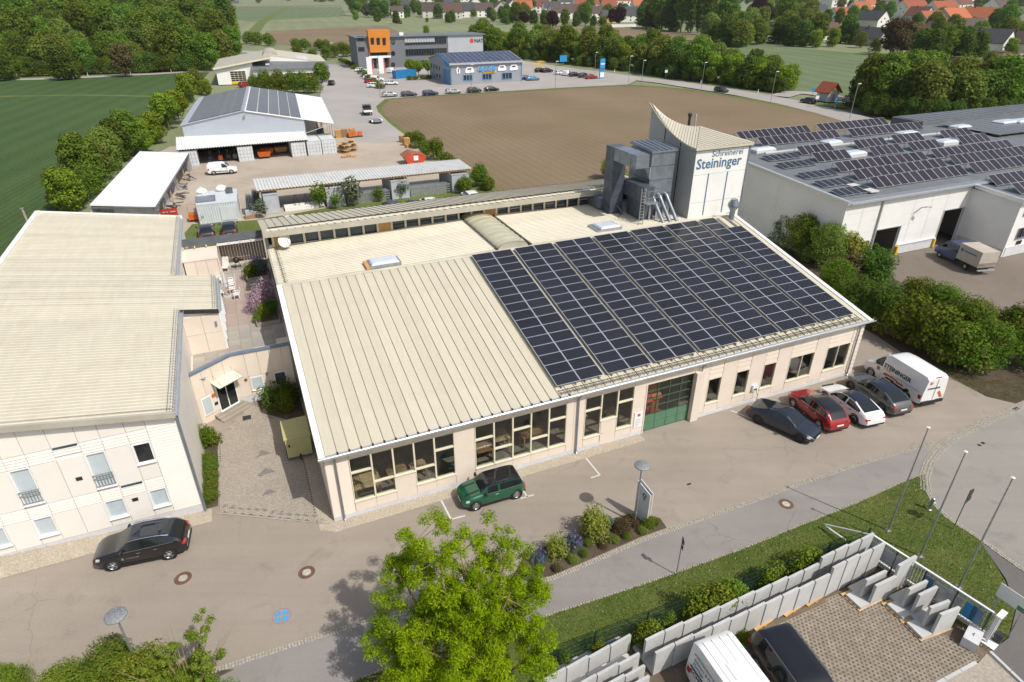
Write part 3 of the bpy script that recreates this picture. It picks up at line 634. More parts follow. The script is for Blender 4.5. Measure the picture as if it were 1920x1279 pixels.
part('snow_guard',sg,'steel_dark',hall)
mb=MB()
for k in range(23):p=.12+.625*(k+1);mb.box(p-.05,p+.04,RY0-.03,RY0+.1,RZ0-.02,RZ0+.09)
part('seam_clips',mb,'steel_dark',hall)
MATS['pv_frame']=M('pv_frame',(.62,.64,.68),.35,.5,.03)
pvm=MB().box(-.81,.81,-.458,.458,-.035,0,0).face([(-.775,-.438,.002),(.775,-.438,.002),(.775,.438,.002),(-.775,.438,.002)],1).mesh('solar_panel',['pv_frame','pv_cells'])
for c in range(7):
    for h in range(2):
        for r in range(16):
            if c == 6 and h == 1 and r > 13:continue
            part('solar_panel',pvm,None,hall,onroof(13.98+c*3.555+.81+h*1.635,.80+r*.935+.467,.24),(RA,0,0))
mb=MB()
for c in range(7):
    for q in (.3,1.3,1.95,2.95):x=13.98+c*3.555+q;mb.hexa([onroof(x-.02,.7,.03),onroof(x+.02,.7,.03),onroof(x+.02,15.7,.03),onroof(x-.02,15.7,.03),onroof(x-.02,.7,.2),onroof(x+.02,.7,.2),onroof(x+.02,15.7,.2),onroof(x-.02,15.7,.2)])
part('panel_rails',mb,'galvanised',hall)
# rear roof: ribbed sheets falling to both sides of a barrel skylight
def ribbed(y0,y1,pitch=.333,h=.05):
    p=[];y=y0
    while y < y1-.01:p += [(y,0),(y+pitch*.55,0),(y+pitch*.65,h),(y+pitch*.9,h)];y += pitch
    return p+[(y1,0)]
def ribsheet(name,root,x0,x1,y0,y1,za,zb,mat,pitch=.333,h=.045):
    pr=ribbed(y0,y1,pitch,h);mb=MB();k=(zb-za)/(x1-x0);i=len(mb.v);n=len(pr)
    mb.v += [(x0,y,z+za) for y,z in pr]+[(x1,y,z+zb) for y,z in pr]
    for j in range(n-1):mb.f.append((i+j,i+n+j,i+n+j+1,i+j+1));mb.m.append(0)
    mb.face([(x0,y0,za-.12),(x0,y1,za-.12),(x1,y1,zb-.12),(x1,y0,zb-.12)]);mb.face([(x0,y0,za-.12),(x0,y0,za+.02),(x0,y1,za+.02),(x0,y1,za-.12)])
    mb.face([(x0,y0,za-.12),(x1,y0,zb-.12),(x1,y0,zb),(x0,y0,za)])
    return part(name,mb,mat,root)
for k in range(8):
    a,b=15.5+k*1.0,15.5+(k+1)*1.0+(.15 if k == 7 else 0)
    ribsheet('roof_sheet',hall,-.1,16.2,a,b,8.0,8.33,'cream_roof');ribsheet('roof_sheet',hall,19.2,39.5,a,b,8.33,7.95,'cream_roof')
part('roof_edge',MB().box(-.22,-.1,15.3,23.7,7.8,8.02),'cream_roof_grey',hall)
mb=MB()
for k in range(17):
    y=15.8+k*.47;mb.tube([(.35,y,8.02),(.35,y,8.2),(.62,y,8.05)],.014,4)
for q in (.35,.42):mb.tube([(q,15.6,8.17-(q-.35)),(q,23.5,8.17-(q-.35))],.012,4)
part('snow_guard',mb,'steel_dark',hall)
M('skylight_plastic',(.5,.475,.33),.22,0,.1,1,coat=.3,dirt=.3,dcol=(.3,.27,.18),dscale=.8)
for k in range(9):
    y0,y1=15.6+k*.95,15.6+(k+1)*.95-.03;mb=MB();i=0;nn=14
    for y in (y0,y1):
        for j in range(nn+1):a=math.pi*j/nn;mb.v.append((17.7-1.35*math.cos(a),y,8.22+.52*math.sin(a)))
    for j in range(nn):mb.f.append((j,j+1,nn+2+j,nn+1+j));mb.m.append(0)
    part('skylight_panel',mb,'skylight_plastic',hall,smooth=True)
    mb=MB().tube([(17.7-1.36*math.cos(math.pi*j/12),y1+.015,8.22+.53*math.sin(math.pi*j/12)) for j in range(13)],.028,5);part('skylight_hoop',mb,'cream_roof_grey',hall)
mb=MB()
for y in (15.55,24.1):mb.extr([(17.7-1.3*math.cos(math.pi*j/12),8.22+.5*math.sin(math.pi*j/12)) for j in range(13)],y,y+.05,'y')
part('skylight_end',mb,'cream_roof_grey',hall)
part('skylight_kerb',MB().box(16.1,16.3,15.5,24.2,8.1,8.37).box(19.1,19.3,15.5,24.2,8.1,8.37),'steel_dark',hall)
M('dome_plastic',(.62,.66,.74),.2,0,.04,1,coat=.5)
for (u,v,w,dd) in ((720,491,2.1,1.25),(1137,424,1.9,1.5)):
    x,y=LP(u,v,8.35);dm=part('dome_skylight',MB().box(x-w/2-.1,x+w/2+.1,y-dd/2-.1,y+dd/2+.1,8.1,8.42),'galvanised',hall)
    mb=MB()
    for a,z in ((1,8.42),(.93,8.52),(.7,8.58)):mb.v += [(x+sx*w/2*a,y+sy*dd/2*a,z) for sx,sy in ((-1,-1),(1,-1),(1,1),(-1,1))]
    for q in (0,4):mb.f += [(q+j,q+(j+1) % 4,q+4+(j+1) % 4,q+4+j) for j in range(4)]
    mb.f.append((8,9,10,11));mb.m=[0]*9;part('dome',mb,'dome_plastic',dm)
    part('flashing',MB().box(x-w/2-.4,x-w/2-.11,y-dd/2-.1,y+dd/2+.1,8.05,8.38),'orange_board' if u == 720 else 'galvanised',dm)
# clerestory wing behind
CB,CY_=7.95,23.65
part('clerestory_wall',MB().box(0,39.4,CY_+.06,CY_+.25,6,8.22).box(0,39.4,CY_+.06,CY_+.25,9.25,9.5),'frame_cream',hall)
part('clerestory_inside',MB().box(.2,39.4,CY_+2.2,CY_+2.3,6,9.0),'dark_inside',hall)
wood={0,7,15,24,29};k=0
for k in range(32):
    x0,x1=.35+k*1.2,.35+(k+1)*1.2
    part('clerestory_post',MB().box(x0-.09,x0+.09,CY_-.08,CY_+.1,7.9,9.4),'frame_cream',hall)
    if k in wood:part('orange_panel',MB().box(x0+.09,x1-.09,CY_+.0,CY_+.06,7.95,9.4),'orange_board',hall)
    elif k not in (13,14):window(x0+.09,x1-.09,8.2,9.35,hall,y=CY_,frame='steel_dark',glass='pane_blue',fw=.03,sill=False,mull=(),trans=(8.6,) if k > 7 else ())
    if k % 3 == 2 and k > 9:part('sun_blind',MB().box(x0+.12,x1-.12,CY_+.03,CY_+.04,8.55,8.7),'white_paint',hall)
NA=math.atan((9.6-6.3)/14.4)
part('clerestory_fascia',MB().box(-.35,39.6,22.62,22.72,9.24,9.66),'cream_roof_grey',hall)
part('clerestory_soffit',MB().box(-.3,39.6,22.72,CY_+.1,9.24,9.28),'frame_cream',hall)
ns=MB().box(0,.618,0,14.8,-.05,0).box(.596,.624,0,14.8,0,.045,1).mesh('roof_sheet',['cream_roof','seam_dark'])
for k in range(64):part('roof_sheet',ns,None,hall,(-.3+k*.62,22.68,9.66),(-NA,0,0))
mb=MB()
for k in range(64):mb.box(-.3+k*.62+.52,-.3+k*.62+.72,36.85,37.0,6.3,6.45)
part('eaves_clips',mb,'steel_dark',hall)
dsh=part('satellite_dish',MB().lathe([(0,.16),(.2,.13),(.4,.04),(.5,0),(.51,-.02),(.4,.02),(.0,.13)],n=24),'white_paint',hall,(1.15,22.75,8.75),(R_(62),0,R_(25)),smooth=True)
part('dish_arm',MB().tube([(0,-.45,.05),(0,-.1,-.45)],.015,5).tube([(0,.1,.1),(0,.0,.5),(0,-.6,.55)],.03,5),'galvanised',dsh)
x,y=LP(1371,410,8.1);vt=part('roof_vent',MB().lathe([(.24,-.4),(.24,.75),(.26,.8),(.5,1.15),(.5,1.35),(.3,1.7),(.3,1.78),(.0,1.78)],(x,y,8.1),20),'zinc',hall,smooth=True)
part('bracket',MB().tube([(x-.2,y,8.7),(x-.5,y+.2,8.6)],.03,5),'zinc',vt)
part('wall_lamp',MB().box(-.35,-.05,3.2,3.42,2.6,2.75).tube([(-.05,3.3,2.65),(.02,3.3,2.65)],.03,6),'steel_dark',hall)
ch=part('car_charger',MB().box(29.42,29.82,-.2,-.03,1.05,1.5),'frame_white',hall);part('cable',MB().tube([(29.75,-.2,1.1),(29.85,-.3,.7),(29.7,-.45,.25),(29.5,-.6,.4),(29.4,-.8,.8)],.018,5),'black_trim',ch)
part('socket',MB().lathe([(0,-.23),(.07,-.23),(.07,-.2)],(29.55,0,1.2),10,axis='y').lathe([(0,-.23),(.07,-.23),(.07,-.2)],(29.7,0,1.2),10,axis='y'),'black_trim',ch)
# work benches and stacked boards seen through the panes
for i,(x,y,w,dd,h,m_,lab) in enumerate(((2.2,1.7,1.6,1.4,.9,'wood_pale','pale workbench with a flat board behind the leftmost big window'),(4.1,2.0,1.2,.8,.85,'wood','brown workbench behind the second big window column'),(5.4,1.8,1.0,.7,.8,'wood_pale','low bench with timber behind the fourth window column'),(9.4,1.7,1.6,.8,.9,'wood','brown workbench behind the green car'),(10.9,2.2,1.2,1.0,1.1,'wood_pale','tall timber stack on a bench in the middle window group'),(13.2,1.9,1.8,.8,.9,'wood','workbench at the right end of the middle window group'),(16.4,1.8,.9,.9,1.5,'wood_pale','timber rack behind the window beside the side door'),(18.9,1.6,.8,.8,1.0,'wood_pale','pale crate behind the window left of the notice board'))):
    t=thing('workbench',lab,'workbench',HF(x,y,.05),AL);part('bench_top',MB().box(-w/2,w/2,-dd/2,dd/2,h-.08,h),m_,t)
    for sx in (-1,1):
        for sy in (-1,1):part('leg',MB().box(sx*(w/2-.1)-.05,sx*(w/2-.1)+.05,sy*(dd/2-.1)-.05,sy*(dd/2-.1)+.05,0,h-.08),'wood',t)
    b=MB()
    for k in range(4):b.box(-w/2+.1+k*.12,w/2-.3+k*.05,-dd/2+.1,dd/2-.15,h+k*.07,h+.06+k*.07)
    tag(part('board_stack',b,m_,None,HF(x,y,.05),AL),'stacked boards lying on the '+lab,'boards')
for x,y,m_,lab in ((21.2,1.3,'red_paint','red machine seen through the left panes of the green gate'),(22.1,1.5,'orange_paint','orange machine seen through the middle panes of the green gate')):
    t=thing('machine',lab,'machine',HF(x,y,.05),AL);part('cabinet',MB().box(-.3,.3,-.3,.3,0,1.6),m_,t);part('table',MB().hexa([(-.4,-.5,1.6),(.4,-.5,1.6),(.4,.4,2.2),(-.4,.4,2.2),(-.4,-.5,1.7),(.4,-.5,1.7),(.4,.4,2.3),(-.4,.4,2.3)]),m_,t)
# ================================================================ SILO TOWER with swept roof
TX0,TX1,TY0,TY1=35.2,41.0,16.45,23.6
tw=thing('silo_tower','white square silo tower with a swept sail-like roof and blue lettering','tower',HF(0,0),AL)
H0,H1,HA=14.2,14.25,16.95
def ztop(f):return H0+(HA-H0)*f**1.9
mb=MB();N=16
pl=[(TY0,7.5)]+[(TY1,7.5)]+[(TY0+(TY1-TY0)*k/N,ztop(k/N)) for k in range(N,-1,-1)]
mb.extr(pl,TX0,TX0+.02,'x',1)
mb.face([(TX0,TY0,7.5),(TX1,TY0,7.5),(TX1,TY0,H1),(TX0,TY0,H0)],0);mb.face([(TX1,TY0,0),(TX1,TY1,0),(TX1,TY1,14.35),(TX1,TY0,H1)],0)
bk=[(TX1,0),(TX1,14.35)]+[(TX1+(TX0-TX1)*k/N,14.35+(HA-14.35)*(k/N)**1.9) for k in range(1,N+1)]+[(TX0,0)]
mb.face([(x,TY1,z) for x,z in bk],0);mb.face([(TX0,TY0,0),(TX0,TY0,7.5),(TX0,TY1,7.5),(TX0,TY1,0)]);mb.face([(TX0,TY0,0),(TX1,TY0,0),(TX1,TY0,7.5),(TX0,TY0,7.5)])
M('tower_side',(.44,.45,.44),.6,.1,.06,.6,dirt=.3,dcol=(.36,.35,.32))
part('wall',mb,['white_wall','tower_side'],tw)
e=.22;rows=20
for k in range(rows):                                # swept part: strips between the left eave curve and the diagonal/back curve
    def pt(t,w):
        A=Vector((TX0-e,TY0-e+(TY1-TY0+2*e)*t,ztop(t)+.09));B=Vector((TX1+e+(TX0-TX1-2*e)*t,TY1+e,14.4+(HA-14.35)*t**1.9+.04))
        return A.lerp(B,w)
    t0,t1=k/rows,(k+1)/rows;mb=MB();ns_=6
    for j in range(ns_):
        q=[pt(t0,j/ns_),pt(t0,(j+1)/ns_),pt(t1,(j+1)/ns_),pt(t1,j/ns_)]
        mb.face(q[::-1]);mb.face([(a.x,a.y,a.z-.07) for a in q])
    a,b=pt(t0,0),pt(t0,1);mb.tube([(a.x,a.y,a.z+.02),(b.x,b.y,b.z+.02)],.02,4,1)
    for w in (0,1):q0,q1=pt(t0,w),pt(t1,w);mb.face([q0,q1,(q1.x,q1.y,q1.z-.16),(q0.x,q0.y,q0.z-.16)])
    part('roof_strip',mb,['cream_roof','seam_dark'],tw)
mb=MB();mb.face([(TX0-e,TY0-e,H0+.1),(TX1+e,TY0-e,H1+.08),(TX1+e,TY1+e,14.46)])
for k in range(12):f=k/12;a=Vector((TX0-e,TY0-e,H0+.12)).lerp(Vector((TX1+e,TY0-e,H1+.1)),f);b=a+Vector((0,1,.02))*((TY1-TY0+2*e)*f);mb.tube([a,b],.02,4)
mb.box(TX0-e,TX1+e,TY0-e-.02,TY0-e+.1,H0-.1,H0+.1).box(TX1+e-.1,TX1+e+.02,TY0-e,TY1+e,H1-.12,H1+.08);part('roof',mb,'cream_roof',tw)
part('roof_edge',MB().box(TX0-.1,TX1+.16,TY0-.1,TY0-.02,H0-.2,H0-.03),'zinc',tw)
part('corner_trim',MB().box(TX1-.03,TX1+.1,TY0-.07,TY0-.003,7.6,H1-.1),'zinc',tw)
x0,z0=WP(1304.5,318,TY0);x1,z1=WP(1388.7,310,TY0);s1=x1-x0
text('Steininger',1.22,'text_blue',tw,(x0,TY0-.015,z0),(math.pi/2,0,0),bold=.022,xs=1)
t_=[o for o in tw.children if o.name.startswith('lettering')][-1];t_.scale=(s1/max(.1,max(v.co.x for v in t_.data.vertices)),)*2+(1,);t_.scale=(t_.scale[0],t_.scale[0]*1.0,1)
x2,z2=WP(1334,297,TY0);x3,_=WP(1392,290,TY0)
t2=text('Schreinerei',.9,'text_blue',tw,(x2,TY0-.015,z2+.12),(math.pi/2,0,0),bold=.006);k=(x3-x2)/max(v.co.x for v in t2.data.vertices);t2.scale=(k,k,1)
for a,b in (((1328.7,325.5),(1316.9,407)),((1364.3,321.7),(1353.5,402))):
    xa,za=WP(*a,TY0);part('joint_strip',MB().box(xa-.05,xa+.05,TY0-.03,TY0-.002,8.2,za),'text_blue',tw)
for y in (18.7,21.1):part('joint_strip',MB().box(TX0-.03,TX0-.002,y-.05,y+.05,8,ztop((y-TY0)/(TY1-TY0))-.1),'steel_dark',tw)
for z in (9.4,11.9):part('panel_joint',MB().box(TX0+.05,TX1-.05,TY0-.004,TY0-.001,z,z+.03),'tower_side',tw)
for (u,v,h,m_) in ((1289,226,1.4,'black_trim'),(1300,228,1.3,'galvanised')):
    x,y=LP(u,v,15.0);p_=part('flue_pipe',MB().lathe([(.13,13.8),(.13,15.4),(.19,15.45),(.2,15.65),(.12,15.75),(0,15.75)] if u < 1295 else [(.08,13.8),(.08,15.5),(.02,15.6),(0,15.6)],(min(x,40.0)+(.7 if u > 1295 else 0),23.9,0),12),m_,tw,smooth=True)
# ================================================================ DUST FILTER on the roof
df=thing('dust_filter','grey sheet-metal dust extraction unit with ducts beside the silo tower','filter unit',HF(0,0),AL)
FX0,FX1,FY0,FY1=31.65,34.1,17.8,21.1
part('housing',MB().box(FX0,FX1,FY0,FY1,8.9,13.9),'zinc',df)
mb=MB().hexa([(FX0-.12,FY0-.12,13.9),(FX1+.12,FY0-.12,13.9),(FX1+.12,FY1+.12,14.1),(FX0-.12,FY1+.12,14.1),(FX0-.12,FY0-.12,14.0),(FX1+.12,FY0-.12,14.0),(FX1+.12,FY1+.12,14.25),(FX0-.12,FY1+.12,14.25)])
for k in range(7):x=FX0+k*.5;mb.hexa([(x,FY0-.1,14.0),(x+.05,FY0-.1,14.0),(x+.05,FY1+.1,14.25),(x,FY1+.1,14.25),(x,FY0-.1,14.08),(x+.05,FY0-.1,14.08),(x+.05,FY1+.1,14.33),(x,FY1+.1,14.33)])
part('housing_roof',mb,'zinc',df)
mb=MB()
for z in (10.2,11.5,12.7):mb.box(FX0-.02,FX1+.02,FY0-.02,FY1+.02,z,z+.05)
part('stiffener_bands',mb,'zinc_dark',df)
for k in range(6):part('duct_section',MB().box(29.2,30.5,20.0,21.3,8.25+k*.98,8.25+(k+1)*.98-.03).box(29.18,30.52,19.98,21.32,8.25+(k+1)*.98-.03,8.25+(k+1)*.98),'zinc_dark',df)
for k in range(4):part('duct_section',MB().box(29.22,30.48,16.5+k*.87,16.5+(k+1)*.87-.03,13.05,14.15).box(29.2,30.5,16.5+(k+1)*.87-.03,16.5+(k+1)*.87,13.03,14.17),'zinc',df)
for k in range(4):part('duct_section',MB().box(28.95,30.45,21.32+k*.9,21.32+(k+1)*.9-.03,8.35,9.3).box(28.93,30.47,21.32+(k+1)*.9-.03,21.32+(k+1)*.9,8.33,9.32),'zinc',df)
for k in range(3):part('duct_section',MB().box(30.55,31.6,16.9+k*1.1,16.9+(k+1)*1.1-.03,9.95,11.25),'zinc_dark',df)
part('fan_box',MB().box(30.9,32.2,17.6,19.8,8.1,9.93),'zinc_dark',df)
part('hopper',MB().hexa([(FX0+.6,FY0+.5,8.2),(FX1-.6,FY0+.5,8.2),(FX1-.6,FY1-.5,8.2),(FX0+.6,FY1-.5,8.2),(FX0,FY0,8.95),(FX1,FY0,8.95),(FX1,FY1,8.95),(FX0,FY1,8.95)]),'zinc_dark',df)
for sx in (FX0+.1,FX1-.1):
    for sy in (FY0+.1,FY1-.1):part('leg',MB().box(sx-.07,sx+.07,sy-.07,sy+.07,7.9,8.95),'galvanised',df)
part('leg',MB().tube([(30.2,19.6,7.95),(30.2,19.6,8.5),(30.0,20.1,8.9)],.1,8),'zinc_dark',df)
mb=MB()
for x in (30.1,30.5):mb.box(x-.025,x+.025,16.55,16.6,8.0,11.3)
for k in range(11):mb.box(30.1,30.5,16.56,16.59,8.2+k*.27,8.235+k*.27)
part('ladder',mb,'galvanised',df)
mb=MB().box(30.5,31.7,16.1,16.88,9.95,10.0)
for x in (30.52,31.1,31.68):mb.box(x-.02,x+.02,16.1,16.14,10,11.1)
for z in (10.5,11.1):
    mb.box(30.5,31.7,16.1,16.14,z,z+.04)
    for x in (30.52,31.68):mb.box(x-.02,x+.02,16.15,16.88,z,z+.04)
part('platform',mb,'galvanised',df)
for k in range(3):
    x=32.0+k*.72;part('extraction_pipe',MB().tube([(x+.55,16.3,7.95),(x+.2,17.2,9.4),(x+.03,17.55,10.05),(x-.02,17.7,10.2),(x-.1,17.95,10.2),(x-.15,18.1,10.0)],.17,12),'zinc',df,smooth=True)
    part('pipe_prop',MB().hexa([(x-.45,17.3,8.0),(x-.25,17.3,8.0),(x-.25,17.4,8.0),(x-.45,17.4,8.0),(x-.1,17.68,10.0),(x+.1,17.68,10.0),(x+.1,17.78,10.0),(x-.1,17.78,10.0)]),'galvanised',df)
part('fan_cowl',MB().hexa([(31.55,17.75,11.7),(31.64,17.79,11.7),(31.64,18.6,12.5),(31.55,18.6,12.5),(31.55,17.75,12.7),(31.64,17.79,12.7),(31.64,18.6,12.72),(31.55,18.6,12.72)]).lathe([(0,-.02),(.2,-.02),(.2,.02),(0,.02)],(31.5,18.05,12.35),12,axis='x'),'gutter_metal',df)
# ================================================================ OFFICE BUILDING (left)
QX,QY=-6.69,3.80                                 # its front right corner on the site axes
off=thing('office_building','pale office building with a cream ribbed roof at the left edge','office building',HF(QX,QY),AL)
def zo(x):return 7.0-.165*x                         # roof height over local x
cols=[0,-1.41,-2.33,-3.47,-4.43,-5.6,-6.72,-7.65,-8.8,-9.75,-11.28]
wallb=MB()
ft=[(0,.0),(0,zo(0)),(-11.3,zo(-11.3)),(-11.3,0)]
wallb.extr([(x,z) for x,z in ft],.05,.25,'y')
RW=[(0,0),(0,12.9),(2.35,12.9),(2.35,19.2),(-.35,19.2),(-.35,34.8),(-11.3,34.8),(-11.3,.3)]
for i in range(7):
    (xa,ya),(xb,yb)=RW[i],RW[i+1]
    if i == 0:ya=.26
    wallb.face([(xa,ya,0),(xb,yb,0),(xb,yb,zo(xb)-.05),(xa,ya,zo(xa)-.05)])
part('wall',wallb,'cladding_white',off)
def sdg(*a):m=MB();siding(m,*a);part('siding',m,'cladding_white',off)
def op(x1,x0,z0,z1):panel(x0,x1,z0,z1,off,0.02,'cladding_white',.014)
wins={(1,'u'):(4.2,5.45),(1,'l'):(1.15,2.33),(3,'u'):(3.3,5.5),(3,'l'):(1.12,2.33),(6,'u'):(3.3,5.5),(6,'l'):(1.12,2.33),(8,'l'):(1.12,2.33),(9,'u'):(3.3,5.5)}
sdg(cols[1]+.01,-.02,.58,6.95,.03,.18)
for i in range(1,len(cols)-1):
    x1,x0=cols[i],cols[i+1];zt=zo(x1)-.22
    op(x1,x0,6.25,zt);sdg(x0+.01,x1-.01,5.55 if i not in (4,) else 5.75,6.23,.03,.17);sdg(x0+.01,x1-.01,2.38,3.05,.03,.17)
    for key,za,zb in (('u',3.07,5.53),('l',.58,2.36)):
        if (i,key) in wins:
            a,b=wins[(i,key)];w=window(x0+.05,x1-.04,a,b,off,y=-.01,frame='frame_white',glass='pane_dark' if (i,key) == (1,'u') else 'pane_blind',fw=.05,depth=.06,label='white window with a dark pane' if (i,key) == (1,'u') else None)
            part('sill',MB().box(x0+.0,x1-.0,-.14,.0,a-.04,a-.005),'frame_white',w);part('reveal',MB().box(x0+.0,x0+.05,-.06,.0,a,b),'frame_white',w)
            if a > za:op(x1,x0,za,a-.05)
            if (i,key) in ((3,'u'),(6,'u'),(9,'u')):
                rl=MB()
                for z in (a+.12,a+.62,a+.85):rl.box(x0+.02,x1-.02,-.13,-.10,z,z+.035)
                for k in range(7):xx=x0+.06+k*(x1-x0-.12)/6;rl.box(xx-.012,xx+.012,-.125,-.105,a+.12,a+.85)
                part('railing',rl,'pole_metal',w)
        else:op(x1,x0,za,zb)
part('plinth',MB().box(-11.3,.02,.0,.06,-.1,.56),'plinth',off)
for x,z in ((-5.0,4.05),(-3.0,1.9)):part('vent_grille',MB().box(x-.14,x+.14,-.04,.0,z,z+.2),'steel_dark',off)
for x1,x0,z in ((-4.5,-5.55,6.18),(-2.4,-3.4,2.98)):part('blind_slot',MB().box(x0,x1,-.05,.0,z,z+.1),'pane_blue',off)
part('downspout',MB().tube([(.12,-.12,6.75),(.1,-.1,6.3),(.1,-.1,.1)],.07,8),'zinc',off,smooth=True)
# roof: ribbed sheets running down to the right
oe=[(-.26,13.0,.08),(12.98,19.2,2.45),(19.2,35.0,-.3)]
def osheet(y0,y1,xr):
    pr=ribbed(y0,y1,.333,.022);mb=MB();i=0;n=len(pr);xl=-11.45
    mb.v += [(xl,y,z+zo(xl)) for y,z in pr]+[(xr,y,z+zo(xr)) for y,z in pr]
    for j in range(n-1):mb.f.append((j,n+j,n+j+1,j+1));mb.m.append(0)
    mb.face([(xr,y0,zo(xr)-.1),(xr,y1,zo(xr)-.1),(xr,y1,zo(xr)+.02),(xr,y0,zo(xr)+.02)]);mb.face([(xl,y0,zo(xl)-.15),(xr,y0,zo(xr)-.15),(xr,y0,zo(xr)),(xl,y0,zo(xl))])
    mb.face([(xl,y1,zo(xl)-.15),(xl,y1,zo(xl)),(xr,y1,zo(xr)),(xr,y1,zo(xr)-.15)])
    mb.face([(xl,y0,zo(xl)-.16),(xl,y1,zo(xl)-.16),(xr,y1,zo(xr)-.16),(xr,y0,zo(xr)-.16)])
    return part('roof_sheet',mb,'cream_roof',off)
for y0,y1,xr in ((-.24,12.74,-.02),(12.74,19.06,2.36),(19.06,35,-.36)):
    n=round((y1-y0)/.999)
    for k in range(n):osheet(y0+(y1-y0)*k/n,y0+(y1-y0)*(k+1)/n,xr)
def slope_box(x0,x1,y0,y1,h0,h1,name,mat):return part(name,MB().hexa([(x0,y0,zo(x0)+h0),(x1,y0,zo(x1)+h0),(x1,y1,zo(x1)+h0),(x0,y1,zo(x0)+h0),(x0,y0,zo(x0)+h1),(x1,y0,zo(x1)+h1),(x1,y1,zo(x1)+h1),(x0,y1,zo(x0)+h1)]),mat,off)
slope_box(-11.5,.1,-.36,-.20,-.26,.06,'verge_cap','cream_roof_grey');slope_box(-11.5,-.2,34.95,35.2,-.2,.08,'verge_cap','white_paint');slope_box(.05,2.42,12.68,12.76,-.25,.05,'verge_cap','steel_dark')
part('verge_cap',MB().hexa([(x,y,zo(-11.4)+h) for h in (-.15,.1) for x,y in ((-11.62,-.3),(-11.25,-.3),(-11.25,35.2),(-11.62,35.2))]),'white_paint',off)
for xa,y0,y1 in ((0.12,-.3,12.7),(2.45,12.8,19.1),(-.28,19.2,35)):
    g=MB().extr([(xa-.02,zo(xa)-.05),(xa-.02,zo(xa)-.13),(xa+.12,zo(xa)-.13),(xa+.14,zo(xa)-.02),(xa+.17,zo(xa)-.02),(xa+.15,zo(xa)-.17),(xa-.05,zo(xa)-.17),(xa-.05,zo(xa)-.05)],y0,y1);part('gutter',g,'gutter_metal',off)
    mb=MB();y=y0+.25
    while y < y1:mb.tube([(xa-.35,y,zo(xa-.35)+.04),(xa-.32,y,zo(xa)+.28),(xa-.02,y,zo(xa)+.1)],.014,4);y += .333
    for q,h in ((-.33,.26),(-.2,.2),(-.1,.14)):mb.tube([(xa+q,y0,zo(xa)+h),(xa+q,y1,zo(xa)+h)],.012,4)
    part('snow_guard',mb,'galvanised',off)
# ================================================================ ENTRANCE LINK with roof terrace
lk=thing('entrance_link','low cream entrance link with a roof terrace between office and workshop','entrance building',HF(0,0),AL)
TZ=3.45
CQ=(-4.13,14.40);DL=(-6.69,12.62);RQ=(-.05,14.40)
def wallseg(a,b,zs,wins_,name='wall_face'):
    d=Vector((b[0]-a[0],b[1]-a[1],0));L=d.length;ang=math.atan2(d.y,d.x);return L,ang
La,aa=wallseg(DL,CQ,0,0);Lb,ab=wallseg(CQ,RQ,0,0)
w=MB().prism([DL,CQ,RQ,(-.05,34.0),(-6.69,34.0)],0,TZ-.05);part('wall',w,'cladding',lk)
# each facade is laid out along its own wall line
def fac(name,a,ang,L,joints,lo=.55,hi=2.1,openings=()):
    f=bpy.data.objects.new(name,None);COL.objects.link(f);f.parent=lk;f.location=(a[0],a[1],0);f.rotation_euler=(0,0,ang)
    for i in range(len(joints)-1):
        x0,x1=joints[i],joints[i+1]
        part('cladding_panel',MB().box(x0+.01,x1-.01,-.05,-.001,hi+.01,4.0),'cladding',f)
        if (x0,x1) not in openings:part('cladding_panel',MB().box(x0+.01,x1-.01,-.05,-.001,lo,hi-.01),'cladding',f)
    return f
f1=fac('angled_facade',DL,aa,La,[0,.75,1.5,2.4,La])
f1n=[]
part('cladding_panel',MB().box(.0,.3,-.06,-.052,.1,2.1),'cladding',f1)
wn=part('window',MB().box(.28,1.05,-.075,-.052,.62,2.0),'frame_white',f1);part('pane',MB().box(.36,.97,-.085,-.0751,.72,1.92),'pane_blind',wn)
dr=part('entrance_door',MB().box(1.45,2.95,-.075,-.052,.3,2.45).box(1.45,2.95,-.16,-.052,.28,.33),'frame_white',f1,label='white double glass entrance door');part('door_leaf',MB().box(1.53,2.16,-.085,-.0751,.4,2.38),'pane_dark',dr);part('door_leaf',MB().box(2.24,2.87,-.085,-.0751,.4,2.38),'pane_dark',dr);part('handle',MB().tube([(2.2,-.12,1.1),(2.2,-.12,1.5)],.02,6),'chrome',dr)
part('logo_plate',MB().box(1.08,1.36,-.085,-.052,1.68,1.95),'orange_print',f1);part('mailbox',MB().box(1.15,1.38,-.11,-.052,1.05,1.25),'steel_dark',f1)
cp=part('canopy',MB().hexa([(1.25,-.95,2.62),(3.1,-.95,2.62),(3.1,-.05,2.82),(1.25,-.05,2.82),(1.25,-.95,2.64),(3.1,-.95,2.64),(3.1,-.05,2.84),(1.25,-.05,2.84)]),'canopy_glass',f1)
mb=MB()
for x in (1.5,2.9):mb.tube([(x,-.06,3.3),(x,-.85,2.68)],.015,5).tube([(x,-.06,2.8),(x,-.9,2.61)],.02,5)
mb.tube([(1.25,-.95,2.63),(3.1,-.95,2.63)],.02,5);part('canopy_stays',mb,'galvanised',cp)
f2=fac('straight_facade',CQ,ab,Lb,[0,.85,1.7,2.5,3.3,Lb])
for x0,gl in ((.92,'pane_blind'),(2.5,'pane_blue')):
    wn=part('window',MB().box(x0,x0+.85,-.075,-.052,.95,2.02).box(x0-.03,x0+.88,-.14,-.052,.9,.95),'frame_white',f2);part('pane',MB().box(x0+.08,x0+.77,-.085,-.0751,1.02,1.95),gl,wn)
for x,z,w_,h,m_ in ((.55,1.85,.18,.16,'rust_iron'),(2.0,1.95,.14,.24,'pole_metal'),(2.32,1.2,.08,.14,'steel_dark')):part('wall_fitting',MB().box(x,x+w_,-.12,-.052,z,z+h),m_,f2)
